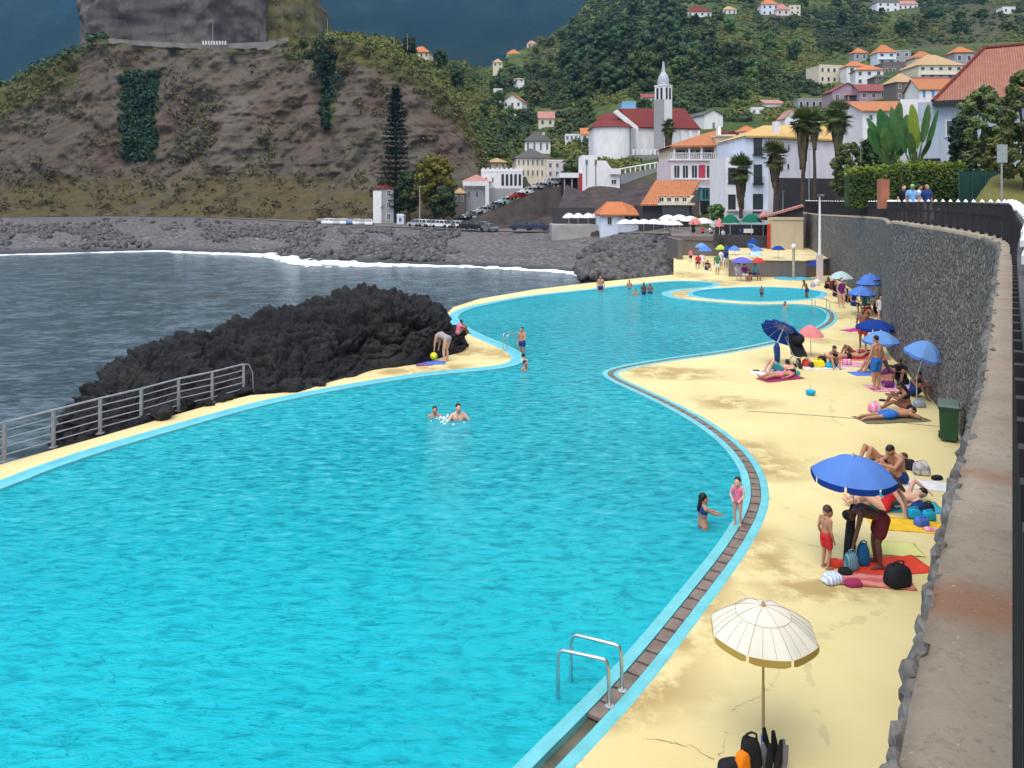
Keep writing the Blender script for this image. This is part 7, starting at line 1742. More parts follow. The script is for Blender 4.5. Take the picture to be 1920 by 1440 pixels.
def person(label, base, rz, j, skin=1, hair='black', longhair=False, wear=(), h=1.7, head=1.0, vox=.018, group=None, fat=1.0, water=None, hat=None):
    """body: one remeshed surface grown round the joints; wear: (what, material) list; hair and clothes are children"""
    sc = h / 1.7; fine = vox <= .011; m = MB(); f = fat
    j = {k: v.copy() for k, v in j.items()}
    hd = (j['hea'] - j['nec']).normalized(); fw = (j['hipR'] - j['hipL']).cross(j['che'] - j['pel']) ; fw.normalize(); fw = -fw if False else fw
    # direction the face looks: perpendicular to the head axis, towards the chest side
    face = j.get('face', None)
    if face is None:
        sh = (j['shoR'] - j['shoL']).normalized(); face = hd.cross(sh).normalized() if False else sh.cross(hd).normalized() * -1
    face = face.normalized(); side = hd.cross(face).normalized()
    hc = j['hea']; hs = head
    Rm = Matrix((side, face, hd)).transposed()
    m.ell(hc, (.076 * hs, .095 * hs, .115 * hs), 16, 12, Rm.to_euler()); m.capsule(hc - hd * .06 * hs + face * .03 * hs, hc - hd * .085 * hs + face * .055 * hs, .052 * hs, .034 * hs, 10)
    m.capsule(hc + face * .085 * hs, hc + face * .105 * hs - hd * .025 * hs, .010 * hs, .016 * hs, 8)
    for sg in (-1, 1): m.ell(hc + side * sg * .077 * hs - face * .005, (.012 * hs, .022 * hs, .032 * hs), 8, 6, Rm.to_euler())
    m.capsule(j['nec'] - hd * .03, hc - hd * .05, .054 * f, .05, 10)
    for S in 'LR':
        sh, hp_, kn, an, to, el, wr = (j[q + S] for q in ('sho', 'hip', 'kne', 'ank', 'toe', 'elb', 'wri'))
        c2 = j['che'].lerp(sh, .45); p2 = j['pel'].lerp(hp_, .6); wst = (j['pel'].lerp(j['che'], .42)).lerp((p2 + c2) / 2, .62)
        m.capsule(p2, wst, .115 * f, .092 * f); m.capsule(wst, c2, .092 * f, .108 * f); m.capsule(c2, j['nec'].lerp(sh, .3), .10 * f, .062 * f); m.capsule(j['nec'].lerp(sh, .2), sh, .055, .058)
        m.capsule(sh, sh.lerp(el, .35), .056, .05 * f); m.capsule(sh.lerp(el, .35), el, .05 * f, .037); m.capsule(el, el.lerp(wr, .3), .037, .041); m.capsule(el.lerp(wr, .3), wr, .041, .026)
        m.capsule(hp_, hp_.lerp(kn, .4), .098 * f, .087 * f); m.capsule(hp_.lerp(kn, .4), kn, .087 * f, .053); m.capsule(kn, kn.lerp(an, .32), .053, .056); m.capsule(kn.lerp(an, .32), an, .056, .034)
        d = (to - an); heel = an - Vector((d.x, d.y, d.z)).normalized() * .05; m.capsule(heel.lerp(an, .2) + Vector((0, 0, -.02 if kind_flat(an) else 0)), an.lerp(to, .5), .036, .036); m.capsule(an.lerp(to, .45), to, .036, .024)
        fd = (wr - el).normalized(); pal = wr + fd * .085; sd = Vector((1, 0, 0)) - fd * fd.x; sd = (sd.normalized() if sd.length > .1 else Vector((0, 1, 0))); nn = fd.cross(sd)
        if not fine: m.capsule(wr + fd * .02, wr + fd * .14, .032, .020)
        else:
            for q in (-.022, 0, .022): m.capsule(wr + sd * q * .5, pal + sd * q, .019, .015, 8)
            for q, L_ in ((-.033, .062), (-.011, .074), (.011, .070), (.033, .055)):
                k0 = pal + sd * q * .9; k1 = k0 + (fd + nn * .12 + sd * q * 3).normalized() * L_ * .55; k2 = k1 + (fd + nn * .5).normalized() * L_ * .5
                m.capsule(k0, k1, .0098, .009, 8); m.capsule(k1, k2, .009, .0075, 8)
            tb = wr + fd * .03 + sd * .024 * (1 if S == 'L' else -1); tk = tb + (fd * .5 + sd * (1 if S == 'L' else -1) * .8 + nn * .3).normalized() * .042; m.capsule(tb, tk, .013, .011, 8); m.capsule(tk, tk + (fd + nn * .3).normalized() * .03, .011, .009, 8)
    o = m.build('person', SK[skin], smooth=True); tag(o, label, 'person', group); o.location = base; o.rotation_euler = (0, 0, rz); o.scale = (sc,) * 3
    REMESH.append((o, vox, 3))
    # hair
    if hair:
        q = MB(); hr = .012
        q.ell(hc + hd * .028 * hs - face * .022 * hs, (.082 * hs, .090 * hs, .105 * hs), 16, 10, Rm.to_euler(), .05, 3)
        if longhair: q.capsule(hc + hd * .02 - face * .06, hc - hd * .14 - face * .085, .07, .06); q.capsule(hc - hd * .12 - face * .085, hc - hd * .30 - face * .10, .062, .04)
        ho = q.build('hair', HAIRC[hair], o, smooth=True); REMESH.append((ho, .016, 1))
    if fine:
        for sg in (-1, 1): q = MB(); q.ell(hc + face * .083 * hs + side * sg * .031 * hs + hd * .012, (.011, .008, .008), 8, 6, Rm.to_euler()); q.build('eye', EYE, o)
        q = MB(); q.ell(hc + face * .086 * hs - hd * .052 * hs, (.022, .007, .006), 8, 6, Rm.to_euler()); q.build('mouth', CL('lips', (.35, .11, .09)), o)
    for what, cm in wear:
        q = MB(); e = .014
        if what in ('shorts', 'trunks', 'trousers'):
            for S in 'LR':
                hp_, kn, an = j['hip' + S], j['kne' + S], j['ank' + S]; p2 = j['pel'].lerp(hp_, .6); ext = {'shorts': .62, 'trunks': .3, 'trousers': 1}[what]
                wst = p2 + (j['che'] - j['pel']) * .22; q.capsule(p2, wst, .115 * f + e, .098 * f + e); q.capsule(hp_, hp_.lerp(kn, min(.4, ext)), .098 * f + e, .087 * f + e + (.012 if what == 'shorts' else 0))
                if ext > .4: q.capsule(hp_.lerp(kn, .4), hp_.lerp(kn, ext), .087 * f + e + .012, (.087 * f + (.053 - .087 * f) * (ext - .4) / .6) + e + .014)
                if ext == 1: q.capsule(kn, an, .06 + e, .045 + e)
        elif what == 'suit' or what == 'shirt' or what == 'dress':
            for S in 'LR':
                hp_, sh = j['hip' + S], j['sho' + S]; c2 = j['che'].lerp(sh, .45); p2 = j['pel'].lerp(hp_, .6); wst = (j['pel'].lerp(j['che'], .42)).lerp((p2 + c2) / 2, .62)
                q.capsule(p2, wst, .115 * f + e, .092 * f + e); q.capsule(wst, c2, .092 * f + e, .108 * f + e)
                if what != 'suit': q.capsule(c2, j['nec'].lerp(sh, .3), .10 * f + e, .06 + e); q.capsule(j['nec'].lerp(sh, .3), sh, .06 + e, .062 + e); q.capsule(sh, sh.lerp(j['elb' + S], .5), .06 + e, .055 + e)
                else: q.capsule(c2, j['nec'].lerp(sh, .45), .07, .025)
                if what == 'dress': q.capsule(hp_, hp_.lerp(j['kne' + S], .6), .11 * f + e, .12 + e)
        elif what == 'top':
            for S in 'LR': c2 = j['che'].lerp(j['sho' + S], .45); q.capsule(c2 - (j['che'] - j['pel']) * .02, c2 + (j['che'] - j['pel']) * .05, .108 * f + e, .108 * f + e * .8)
        elif what == 'brief':
            for S in 'LR': hp_ = j['hip' + S]; p2 = j['pel'].lerp(hp_, .6); q.capsule(p2, p2 + (j['che'] - j['pel']) * .1, .115 * f + e, .112 * f + e); q.capsule(p2, hp_.lerp(j['kne' + S], .1), .112 * f + e, .096 * f + e)
        nm = {'shorts': 'swim_shorts', 'trunks': 'swim_trunks', 'suit': 'swimsuit', 'top': 'bikini_top', 'brief': 'bikini_bottom'}.get(what, what)
        w_ = q.build(nm, cm, o, smooth=True); REMESH.append((w_, .013 if fine else .02, 2))
    if hat is not None:
        q = MB(); q.ell(hc + hd * .06 * hs, (.088 * hs, .10 * hs, .085 * hs), 14, 8, Rm.to_euler()); q.ell(hc + hd * .05 + face * .11, (.07, .07, .012), 12, 6, Rm.to_euler()); q.build('cap', hat, o, smooth=True)
    return o
def kind_flat(a): return a.z < .1
def finish_people():
    for o, vx, sm in REMESH:
        r = o.modifiers.new('r', 'REMESH'); r.mode = 'VOXEL'; r.voxel_size = vx; r.use_smooth_shade = True
        if sm: s_ = o.modifiers.new('s', 'SMOOTH'); s_.iterations = sm; s_.factor = .5
    dg = bpy.context.evaluated_depsgraph_get(); new = []
    for o, vx, sm in REMESH:
        me = bpy.data.meshes.new_from_object(o.evaluated_get(dg), depsgraph=dg); me.name = o.name; new.append(me)
    for (o, vx, sm), me in zip(REMESH, new):
        o.modifiers.clear(); mm = o.data.materials[0]; o.data = me
        if not me.materials: me.materials.append(mm)

# facing: rz turns +y (the way the figure faces) ; feet first for lying figures (head towards +y)
FR = lambda deg: R(deg)
# --- nearest group under the bright blue parasol
person('bending man in maroon shorts reaching for a blue bag under the bright blue parasol', P(1640, 1062), FR(82), pose('bend', wriR=(.14, .42, .42), elbR=(.17, .36, .70), kneR=(.13, -.02, .49), ankR=(.15, -.06, .075), toeR=(.18, .11, .03)), 3, 'black', wear=[('shorts', C_MAR)], h=1.52, vox=.009)
person('small boy in red swim shorts standing with head bowed left of the bright blue parasol', P(1549, 1066), FR(-70), pose('stand', hea=(0, .06, 1.56)), 1, 'brown', wear=[('shorts', C_RED)], h=1.02, head=1.5, vox=.010, fat=.95)
# lying man with raised arm, woman in red, bearded man, legs of another
person('man lying on his back with one arm folded over his head behind the bending man', P(1676, 945), FR(-82), pose('back', elbL=(-.2, .62, .40), wriL=(-.06, .82, .22), hea=(0, .66, .2), nec=(0, .5, .16), elbR=(.27, .22, .07)), 0, 'black', wear=[('shorts', C_TEAL)], h=1.6, vox=.011)
person('woman in a red swimsuit sitting with her back turned behind the bending man', P(1660, 958), FR(60), pose('sitback', hea=(0, -.12, .72)), 0, 'brown', True, wear=[('suit', C_RED)], h=1.5, vox=.011)
person('bearded man in navy trunks sitting bent forward beside the parasol top', P(1690, 904), FR(100), pose('sit', hea=(0, .27, .70), kneR=(.16, .38, .40)), 1, 'black', wear=[('trunks', C_NAVY)], h=1.7, vox=.011)
person('sunbather lying with bent knees behind the bright blue parasol', P(1650, 872), FR(-75), pose('back', kneR=(.1, -.33, .46), ankR=(.1, -.52, .07), toeR=(.1, -.66, .03)), 1, 'brown', wear=[('brief', C_BLK)], h=1.65, vox=.014)
# children at the gutter
person('child in the water at the pool edge reaching for the gutter', Vector((P(1318, 985).x, P(1318, 985).y, -.62)), FR(-75), pose('stand', elbR=(.2, .22, 1.22), wriR=(.14, .46, 1.16), elbL=(-.2, .2, 1.2), wriL=(-.12, .44, 1.15)), 1, 'black', True, wear=[('top', C_NAVY)], h=1.2, head=1.35, vox=.011)
person('small girl in a pink swimsuit standing on the brown gutter plates', P(1383, 985), FR(150), pose('stand', elbR=(.25, .06, 1.12), wriR=(.16, .18, 1.02)), 0, 'black', wear=[('suit', C_PINK)], h=.88, head=1.5, vox=.011, fat=1.05)
# man in blue shorts, seated women, lying couple
person('man in blue shorts standing with his back turned near the light blue parasols', P(1643, 731), FR(25), pose('stand', elbR=(.27, -.02, 1.12), wriR=(.3, .06, .9)), 1, 'black', wear=[('shorts', C_BLUE)], h=1.74, vox=.014)
person('long haired woman sitting with her back turned on a pink towel', P(1667, 727), FR(5), pose('sit'), 1, 'black', True, wear=[('top', C_PUR), ('brief', C_PUR)], h=1.7, vox=.016)
person('person lying on a dark towel behind the man in blue shorts', P(1640, 697), FR(-80), pose('back', kneR=(.1, -.3, .4), ankR=(.1, -.5, .07), toeR=(.1, -.64, .03)), 1, 'brown', wear=[('trunks', C_BLK)], h=1.6)
person('tanned woman in black sitting with one knee drawn up behind the prone man', P(1704, 772), FR(75), pose('sit', kneL=(-.14, .45, .3), ankL=(-.12, .75, .08)), 2, 'black', True, wear=[('top', C_BLK), ('brief', C_BLK)], h=1.7, vox=.014)
person('man in blue swim shorts lying face down at the front of the deck joint', P(1672, 784), FR(-80), pose('front'), 1, 'black', wear=[('shorts', C_BLUE)], h=1.72, vox=.013)
person('tanned woman in a pink bikini lying near the tilted dark blue parasol', P(1462, 708), FR(-65), pose('back'), 1, 'black', True, wear=[('top', C_PINK), ('brief', C_PINK)], h=1.6, vox=.016)
person('pale man lying with raised knee next to the woman in the pink bikini', P(1460, 697), FR(-70), pose('back', kneR=(.1, -.32, .42), ankR=(.1, -.52, .07), toeR=(.1, -.66, .03)), 0, 'black', wear=[('shorts', C_TEAL)], h=1.7, vox=.016)
person('sunbather lying on the red mat by the man in red shorts', P(1600, 667), FR(-80), pose('back', kneR=(.1, -.3, .42), ankR=(.1, -.5, .07), toeR=(.1, -.64, .03)), 2, 'black', wear=[('brief', C_RED), ('top', C_RED)], h=1.6)
person('slender sunbather lying beside the first one on the red mat', P(1590, 672), FR(-85), pose('back', elbR=(.3, .6, .3), wriR=(.2, .8, .3)), 1, 'brown', wear=[('brief', C_BLK)], h=1.6)
person('woman kneeling over the colourful beach bags by the stroller', P(1562, 686), FR(170), pose('sit'), 1, 'black', True, wear=[('suit', C_BLK)], h=1.55)
person('man in red shorts standing behind the dark blue parasol', P(1618, 653), FR(150), pose('stand'), 2, 'black', wear=[('shorts', C_RED)], h=1.66)
person('child in red reaching up at the wall beside the standing man in red shorts', P(1624, 592), FR(200), pose('sit'), 1, 'black', wear=[('shirt', C_RED)], h=1.3)
person('woman in a purple swimsuit walking along the deck by the pale aqua parasol', P(1578, 578), FR(185), pose('stand', kneL=(-.10, .12, .52), ankL=(-.10, -.02, .10)), 0, 'black', wear=[('suit', C_PUR)], h=1.68)
person('person in dark clothes sitting under the pale aqua parasol', P(1567, 568), FR(190), pose('chair'), 1, 'black', wear=[('shirt', C_BLK), ('shorts', C_BLK)], h=1.7)
for k, (x, y, sk, c, kd, lab) in enumerate(((1550, 541, 2, C_BLK, 'sit', 'person sitting at the left of the pale aqua parasol'), (1558, 543, 1, C_MAR, 'sit', 'person in maroon sitting left of the pale aqua parasol'), (1590, 566, 2, C_BLK, 'sit', 'dark haired person sitting right of the pale aqua parasol'), (1600, 586, 1, C_NAVY, 'chair', 'person in navy on a low seat under the front blue parasol'), (1622, 586, 2, C_GRN, 'chair', 'person in green on a seat under the front blue parasol'), (1640, 588, 1, C_BLK, 'sit', 'person in black sitting against the stone wall behind the blue parasols'), (1652, 598, 0, C_WHT, 'chair', 'person in white sitting against the stone wall'), (1634, 606, 1, C_BLK, 'back', 'person lying in the shade by the stone wall'), (1690, 716, 2, C_BLK, 'sit', 'black haired person sitting under the leaning light blue parasol'), (1712, 742, 2, C_NAVY, 'sit', 'dark haired person in navy behind the tanned woman in black'))):
    person(lab, P(x, y), FR(rnd.uniform(120, 260)), pose(kd), sk, 'black', k % 2 == 0, wear=[('shirt' if k % 3 else 'suit', c), ('shorts', c)], h=1.62, vox=.022)
# far end of the deck
far = [(1345, 515, 'stand', 2, C_GRN, 180, 'person in yellow green walking at the far end of the deck'), (1352, 505, 'stand', 0, C_WHT, 30, 'person in a white shirt by the lime green parasol'), (1361, 503, 'stand', 1, C_NAVY, 0, 'person in navy beside the person in the white shirt'),
       (1295, 492, 'stand', 0, C_PINK, 170, 'child in pink standing at the far left of the deck'), (1309, 503, 'chair', 2, C_RED, 160, 'person in red under the far left blue parasol'), (1316, 500, 'chair', 1, C_WHT, 200, 'person in white under the far left blue parasol'), (1325, 506, 'sit', 1, C_BLK, 190, 'person in black sitting under the far left blue parasol'),
       (1384, 525, 'chair', 0, C_WHT, 170, 'person in white under the violet blue parasol'), (1396, 527, 'chair', 1, C_PUR, 190, 'person in purple under the violet blue parasol'), (1405, 526, 'sit', 1, C_BLK, 160, 'person in black right of the group under the violet blue parasol'), (1416, 525, 'chair', 2, C_TEAL, 200, 'person in teal under the small red parasol'),
       (1438, 518, 'sit', 2, C_RED, 150, 'tanned person in red sitting against the platform wall'), (1458, 517, 'sit', 1, C_PINK, 190, 'person in pink sitting against the platform wall')]
for x, y, kd, sk, c, rz, lab in far: person(lab, P(x, y), FR(rz), pose(kd), sk, rnd.choice(['black', 'brown']), rnd.random() < .5, wear=[('shirt', c), ('shorts', rnd.choice([C_BLK, C_NAVY, C_WHT]))], h=1.65 if 'child' not in lab else 1.2, vox=.024)
# swimmers
def swim(lab, x, y, depth, rz, sk=1, h=1.6, hair='black', **o):
    q = P(x, y, -.045); return person(lab, (q.x, q.y, -.045 - depth), FR(rz), pose('stand', **o), sk, hair, wear=[('trunks', C_NAVY)], h=h, vox=.018)
swim('swimmer whose head and neck show, left of the splashing pair', 815, 781, 1.2, 190, 1, 1.5)
swim('splashing man with pink shoulders out of the water, right of the pair', 859, 787, 1.24, 200, 0, 1.7, elbR=(.36, .12, 1.2), wriR=(.5, .3, 1.1), elbL=(-.3, .1, 1.2), wriL=(-.4, .25, 1.1))
swim('boy climbing out beside the far small ladder', 979, 660, .35, 150, 1, 1.35, elbL=(-.22, .12, 1.1), wriL=(-.2, .35, 1.1))
swim('swimmer with head bent near the tip of the deck tongue', 984, 693, 1.26, 240, 1, 1.6)
swim('bather hanging on the tip of the far deck tongue', 981, 677, 1.2, 30, 0, 1.5)
swim('broad bather standing in the water at the far left side', 1126, 548, .55, 170, 1, 1.65)
swim('child swimming by the far narrow end, leftmost of four', 1180, 541, .72, 160, 1, 1.3); swim('child low in the water by the far narrow end', 1192, 553, 1.0, 160, 1, 1.4); swim('dark child standing tall in the water at the far narrow end', 1207, 552, .55, 200, 3, 1.3); swim('slim child standing at the right of the far four', 1219, 550, .6, 180, 2, 1.25)
swim('small child standing in the middle of the paddling pool', 1428, 557, .22, 180, 2, .9); swim('bather head at the pool edge below the paddling pool', 1472, 577, 1.15, 120, 1, 1.5)
person('boy leaning forward in the shallow right end of the paddling pool', Vector((P(1513, 557).x, P(1513, 557).y, -.25)), FR(100), pose('stand', che=(0, .10, 1.22), nec=(0, .18, 1.38), hea=(0, .26, 1.52), shoR=(.17, .15, 1.33), elbR=(.22, .25, 1.08), wriR=(.24, .3, .86)), 2, 'black', wear=[('trunks', C_NAVY)], h=1.35, vox=.02)
# by the lava rock
person('woman in a grey swimsuit bending down beside the black lava rock', P(834, 678), FR(60), pose('bend', hea=(0, .40, .84)), 0, 'brown', wear=[('suit', CL('greyish', (.30, .28, .28)))], h=1.6, vox=.016, fat=1.05)
person('child in pink sitting high at the edge of the lava rock', D(858, 628, 30.6), FR(-60), pose('sit'), 2, 'black', wear=[('shirt', C_PINK)], h=1.2, vox=.018)
# on the promenade
for x, c, sk, lab, w in ((1694, C_BLK, 0, 'person in black on the promenade, leftmost of the four', ()), (1710, CL('sky', (.20, .40, .70)), 1, 'person in a light blue shirt and green cap on the promenade', ()), (1724, C_WHT, 1, 'person in white among the four on the promenade', ()), (1738, C_NAVY, 1, 'person in a navy shirt at the right of the promenade group', ())):
    q = D(x, 394, 35.5 + (x % 3) * .5); person(lab, (q.x, q.y, 4.84), FR(rnd.uniform(150, 230)), pose('stand'), sk, rnd.choice(['black', 'brown', 'fair']), wear=[('shirt', c), ('shorts', C_BLK if c != C_NAVY else CL('khaki', (.4, .36, .28)))], h=1.86, vox=.02, hat=CL('cap_green', (.2, .5, .15)) if 'cap' in lab else None)

# ================================================================ TOWELS, BAGS, TOYS
def towel(label, x, y, w, l, rz, col, col2=None, z=.006, cat='towel'):
    p = P(x, y); n, m_ = 22, 12; V = []; A = []
    for i in range(n):
        for k in range(m_):
            V.append(((i / (n - 1) - .5) * l, (k / (m_ - 1) - .5) * w, 0))
    V = np.array(V); V[:, 2] = np.abs(fbm(V * 5 + x, 3, int(x))) * .035 + z; V[:, :2] += np.stack([fbm(V * 2 + y, 3, 3), fbm(V * 2 + y, 3, 8)], 1) * .06
    o = np_obj('beach_towel', V, grid_faces(n, m_), col); tag(o, label, cat); o.location = (p.x, p.y, 0); o.rotation_euler = (0, 0, rz)
    md = o.modifiers.new('t', 'SOLIDIFY'); md.thickness = .008; return o
def stripes(name, a, b, sc=14, ax='X'):
    if name in MATS: return MATS[name]
    t = NT(name); v = t.coord(); w = t.new('ShaderNodeTexWave', wave_type='BANDS', bands_direction=ax); t.link(v, w.inputs[0]); w.inputs['Scale'].default_value = sc / 6.28; w.inputs['Distortion'].default_value = 1.5; w.inputs['Detail Scale'].default_value = 2
    t.color(t.ramp(w.outputs['Fac'], [(.45, a), (.6, b)])); t.rough(.9, .1); return t.m
T_RED = CL('towel_red', (.68, .06, .03)); T_ROSE = stripes('towel_rose', (.50, .13, .12), (.62, .24, .20), 9, 'Y'); T_YEL = stripes('towel_lime', (.70, .66, .18), (.62, .64, .30), 16); T_ORG = CL('towel_yellow', (.74, .45, .03)); T_PINK = stripes('towel_pink', (.68, .20, .38), (.70, .42, .52), 12); T_WHT = CL('towel_white', (.66, .66, .66)); T_VIO = CL('towel_violet', (.40, .34, .62)); T_BLU = CL('towel_blue', (.08, .16, .55)); T_TEA = CL('towel_teal', (.05, .35, .42)); T_MAR = CL('towel_maroon', (.30, .03, .10))
towel('red towel under the feet of the bending man', 1660, 1062, .62, 1.35, R(8), T_RED); towel('creased rose towel in front of the bright blue parasol', 1640, 1090, .42, 1.15, R(-8), T_ROSE, z=.012)
towel('lime patterned towel behind the bending man', 1668, 1030, .55, 1.05, R(-6), T_YEL); towel('yellow towel under the blue bags by the wall', 1700, 985, .6, 1.3, R(-14), T_ORG); towel('white towel beside the bearded man', 1718, 908, .6, 1.3, R(-16), T_WHT)
towel('teal towel under the lying man with the raised arm', 1690, 950, .6, 1.5, R(-8), T_TEA); towel('white towel by the pale lying man near the tilted parasol', 1450, 697, .65, 1.7, R(18), T_WHT); towel('dark rose towel under the woman in the pink bikini', 1464, 710, .6, 1.6, R(22), T_MAR)
towel('pink towel under the long haired woman', 1672, 729, .8, 1.5, R(-8), T_PINK); towel('violet towel running to the wall under the leaning parasol', 1725, 728, .75, 1.7, R(-20), T_VIO); towel('pale towel under the man lying face down', 1672, 786, .7, 1.9, R(8), CL('towel_olive', (.16, .14, .08))); towel('dark blue towel behind the man in blue shorts', 1632, 700, .6, 1.4, R(8), T_BLU)
towel('red mat under two sunbathers', 1605, 671, .9, 2.3, R(6), CL('towel_coral', (.70, .12, .14))); towel('pink inflatable mat in front of the red mat', 1585, 684, .7, 1.3, R(2), T_PINK); towel('white towel in front of the stroller with the bags', 1545, 689, .6, 1.7, R(4), T_WHT); towel('magenta towel near the man in red shorts', 1600, 619, .6, 1.2, R(30), CL('towel_magenta', (.5, .03, .28)))
towel('blue and maroon towel beside the bending woman at the lava rock', 806, 681, .6, 1.1, R(12), T_BLU); towel('maroon towel next to the blue one at the lava rock', 795, 684, .4, .6, R(12), T_MAR)
def bag(name, label, x, y, size, col, cat='bag', rz=0, strap=True, seed=1, z=0., lump=.22):
    p = P(x, y); t = thing(name, label, cat, (p.x, p.y, z), rz); w, d, h = size; m = MB(); m.ell((0, 0, h * .48), (w / 2, d / 2, h * .52), 20, 14, None, 0, seed)
    A_ = np.array(m.v) / np.array([w / 2, d / 2, h * .52]) - np.array([0, 0, .92]); A_ = np.sign(A_) * np.abs(A_) ** .62; A_[:, 2] += .92; A_ *= np.array([w / 2 * .86, d / 2 * .9, h * .52]); A_ *= (1 + lump * .5 * fbm(A_ * 7 + seed * 3.7, 4, seed))[:, None]; A_[:, :2] *= (1.06 - .22 * A_[:, 2:3] / h); m.v = [tuple(q) for q in A_]
    m.v = [(a, b, max(c, .0)) for a, b, c in m.v]; m.build('body', col, t, smooth=True)
    if strap:
        m = MB(); m.tube([(-w * .25, 0, h * .85), (-w * .2, -.02, h * 1.12), (0, -.03, h * 1.2), (w * .2, -.02, h * 1.12), (w * .25, 0, h * .85)], .012, 6); m.build('strap', col, t)
    return t
bag('backpack', 'big black backpack lying on the rose towel', 1683, 1098, (.50, .34, .34), C_BLK, 'backpack', .3, True, 3)
bag('bag', 'blue beach bag under the hands of the bending man', 1618, 1060, (.24, .2, .36), CL('bag_blue', (.02, .13, .32)), 'bag', 0, True, 4); bag('bag', 'teal patterned bag at the foot of the parasol pole', 1596, 1069, (.27, .2, .30), stripes('teal_pattern', (.05, .2, .25), (.25, .38, .45), 60), 'bag', .2, True, 5)
bag('clothes_pile', 'crumpled white and blue clothes at the corner of the rose towel', 1560, 1092, (.42, .26, .14), stripes('white_blue', (.35, .45, .75), (.75, .78, .82), 30), 'clothes', .3, False, 6, lump=.5); bag('clothes_pile', 'maroon cloth heap beside the white clothes', 1600, 1098, (.32, .2, .09), T_MAR, 'clothes', .1, False, 7, lump=.5); bag('toy_bag', 'bright red sand toys beside the small boy', 1566, 1062, (.30, .2, .12), T_RED, 'toys', 0, False, 8, lump=.4)
bag('bag', 'black bag lying flat by the parasol pole', 1585, 1076, (.26, .2, .10), C_BLK, 'bag', 0, False, 9)
t = thing('closed_parasol_cover', 'dark folded parasol cover hanging upright at the bright blue parasol', 'parasol cover', tuple(P(1590, 1052) + Vector((0, -.05, 0)))); m = MB(); m.tube([(0, 0, 0), (.01, 0, .3), (.02, 0, .62), (.05, 0, .86), (.06, 0, .98)], [.10, .095, .075, .06, .03], 10); m.build('cover', C_BLK, t, smooth=True); m = MB(); m.tube([(.02, -.07, .55), (.02, .075, .56)], .02, 6); m.build('strap', C_NAVY, t)
BAGB = CL('bag_bright_blue', (.02, .34, .56))
for (x, y, lab, c, sz) in ((1714, 972, 'bright turquoise bag, left of two behind the yellow towel', BAGB, (.30, .2, .20)), (1742, 975, 'bright turquoise bag, right of two behind the yellow towel', BAGB, (.30, .2, .18)), (1728, 986, 'patterned blue bag in front of the turquoise ones', T_BLU, (.34, .2, .16)), (1722, 962, 'navy bag behind the turquoise ones', C_NAVY, (.34, .25, .22)), (1738, 962, 'black bag at the wall behind the turquoise ones', C_BLK, (.3, .25, .2)), (1745, 996, 'pink sandals heap at the end of the yellow towel', T_PINK, (.3, .16, .07)),
                          (1728, 890, 'white bag with dark print beside the bearded man', mat('bag_dark_print', (.16, .14, .17), .1, 9, .8, .1, col2=(.74, .72, .72), detail=2), (.42, .26, .28)), (1705, 880, 'black bag behind the bearded man', C_BLK, (.4, .25, .2)), (1757, 899, 'dark shoes at the end of the white towel', C_BLK, (.3, .16, .09)),
                          (1512, 687, 'red bag beside the stroller', T_RED, (.36, .26, .26)), (1534, 688, 'yellow beach bag right of the red one', CL('bag_yellow', (.75, .62, .03)), (.55, .3, .26)), (1557, 689, 'blue ring beside the yellow beach bag', BAGB, (.42, .3, .18)), (1541, 680, 'black bag behind the yellow beach bag', C_BLK, (.4, .3, .25)), (1588, 684, 'pink ball like float on the inflatable mat', T_PINK, (.4, .3, .22)),
                          (1694, 720, 'black bag on the violet towel', C_BLK, (.45, .3, .22)), (1640, 772, 'pink bag at the feet of the man lying face down', T_PINK, (.42, .3, .26)), (1724, 763, 'grey bag behind the tanned woman in black', CL('bag_grey', (.30, .34, .42)), (.4, .3, .2)), (1655, 752, 'dark sandals on the yellow deck', C_BLK, (.26, .12, .06)), (1680, 696, 'dark bag in front of the wall by the long haired woman', C_BLK, (.4, .2, .16)), (1494, 703, 'pale blue pillow under the heads of the lying pair', T_TEA, (.3, .2, .14)),
                          (1418, 696, 'pair of sandals left of the lying pair', C_BLK, (.3, .16, .05)), (1372, 517, 'light blue bucket at the platform corner', BAGB, (.35, .35, .4)), (1532, 535, 'white bag near the low lamp basin', C_WHT, (.5, .35, .4)), (1524, 538, 'violet bag near the low lamp basin', T_VIO, (.4, .3, .3))):
    bag('bag' if 'bag' in lab else ('shoes' if 'sandal' in lab or 'shoes' in lab else 'beach_item'), lab, x, y, sz, c, 'bag' if 'bag' in lab else ('shoes' if 'sandal' in lab or 'shoes' in lab else 'beach item'), rnd.uniform(-.4, .4), 'bag' in lab and 'shoe' not in lab, int(x) % 50)
# things at the foot of the nearest parasol
bag('backpack', 'black backpack with round top at the foot of the cream parasol', 1408, 1440, (.26, .2, .34), C_BLK, 'backpack', 0, True, 11); bag('bag', 'bright orange bag beside the black backpack', 1393, 1447, (.20, .15, .22), CL('bag_orange', (.80, .22, .01)), 'bag', .4, False, 12); bag('bag', 'flat black bag left of the orange one', 1368, 1446, (.30, .2, .12), C_BLK, 'bag', .2, False, 13)
t = thing('swim_fins', 'tangle of black snorkel gear right of the cream parasol pole', 'snorkel gear', tuple(P(1452, 1444)))
for k in range(7): m = MB(); a = k * .9; m.tube([(.09 * math.cos(a), .09 * math.sin(a), .0), (.10 * math.cos(a + .3), .1 * math.sin(a + .3), .16), (.13 * math.cos(a + .5), .11 * math.sin(a + .5), .30 + .05 * (k % 3))], [.035, .045, .02], 7, squash=.5); m.build('fin' if k % 2 else 'strap', C_BLK if k % 3 else CL('snorkel_grey', (.2, .2, .25)), t)
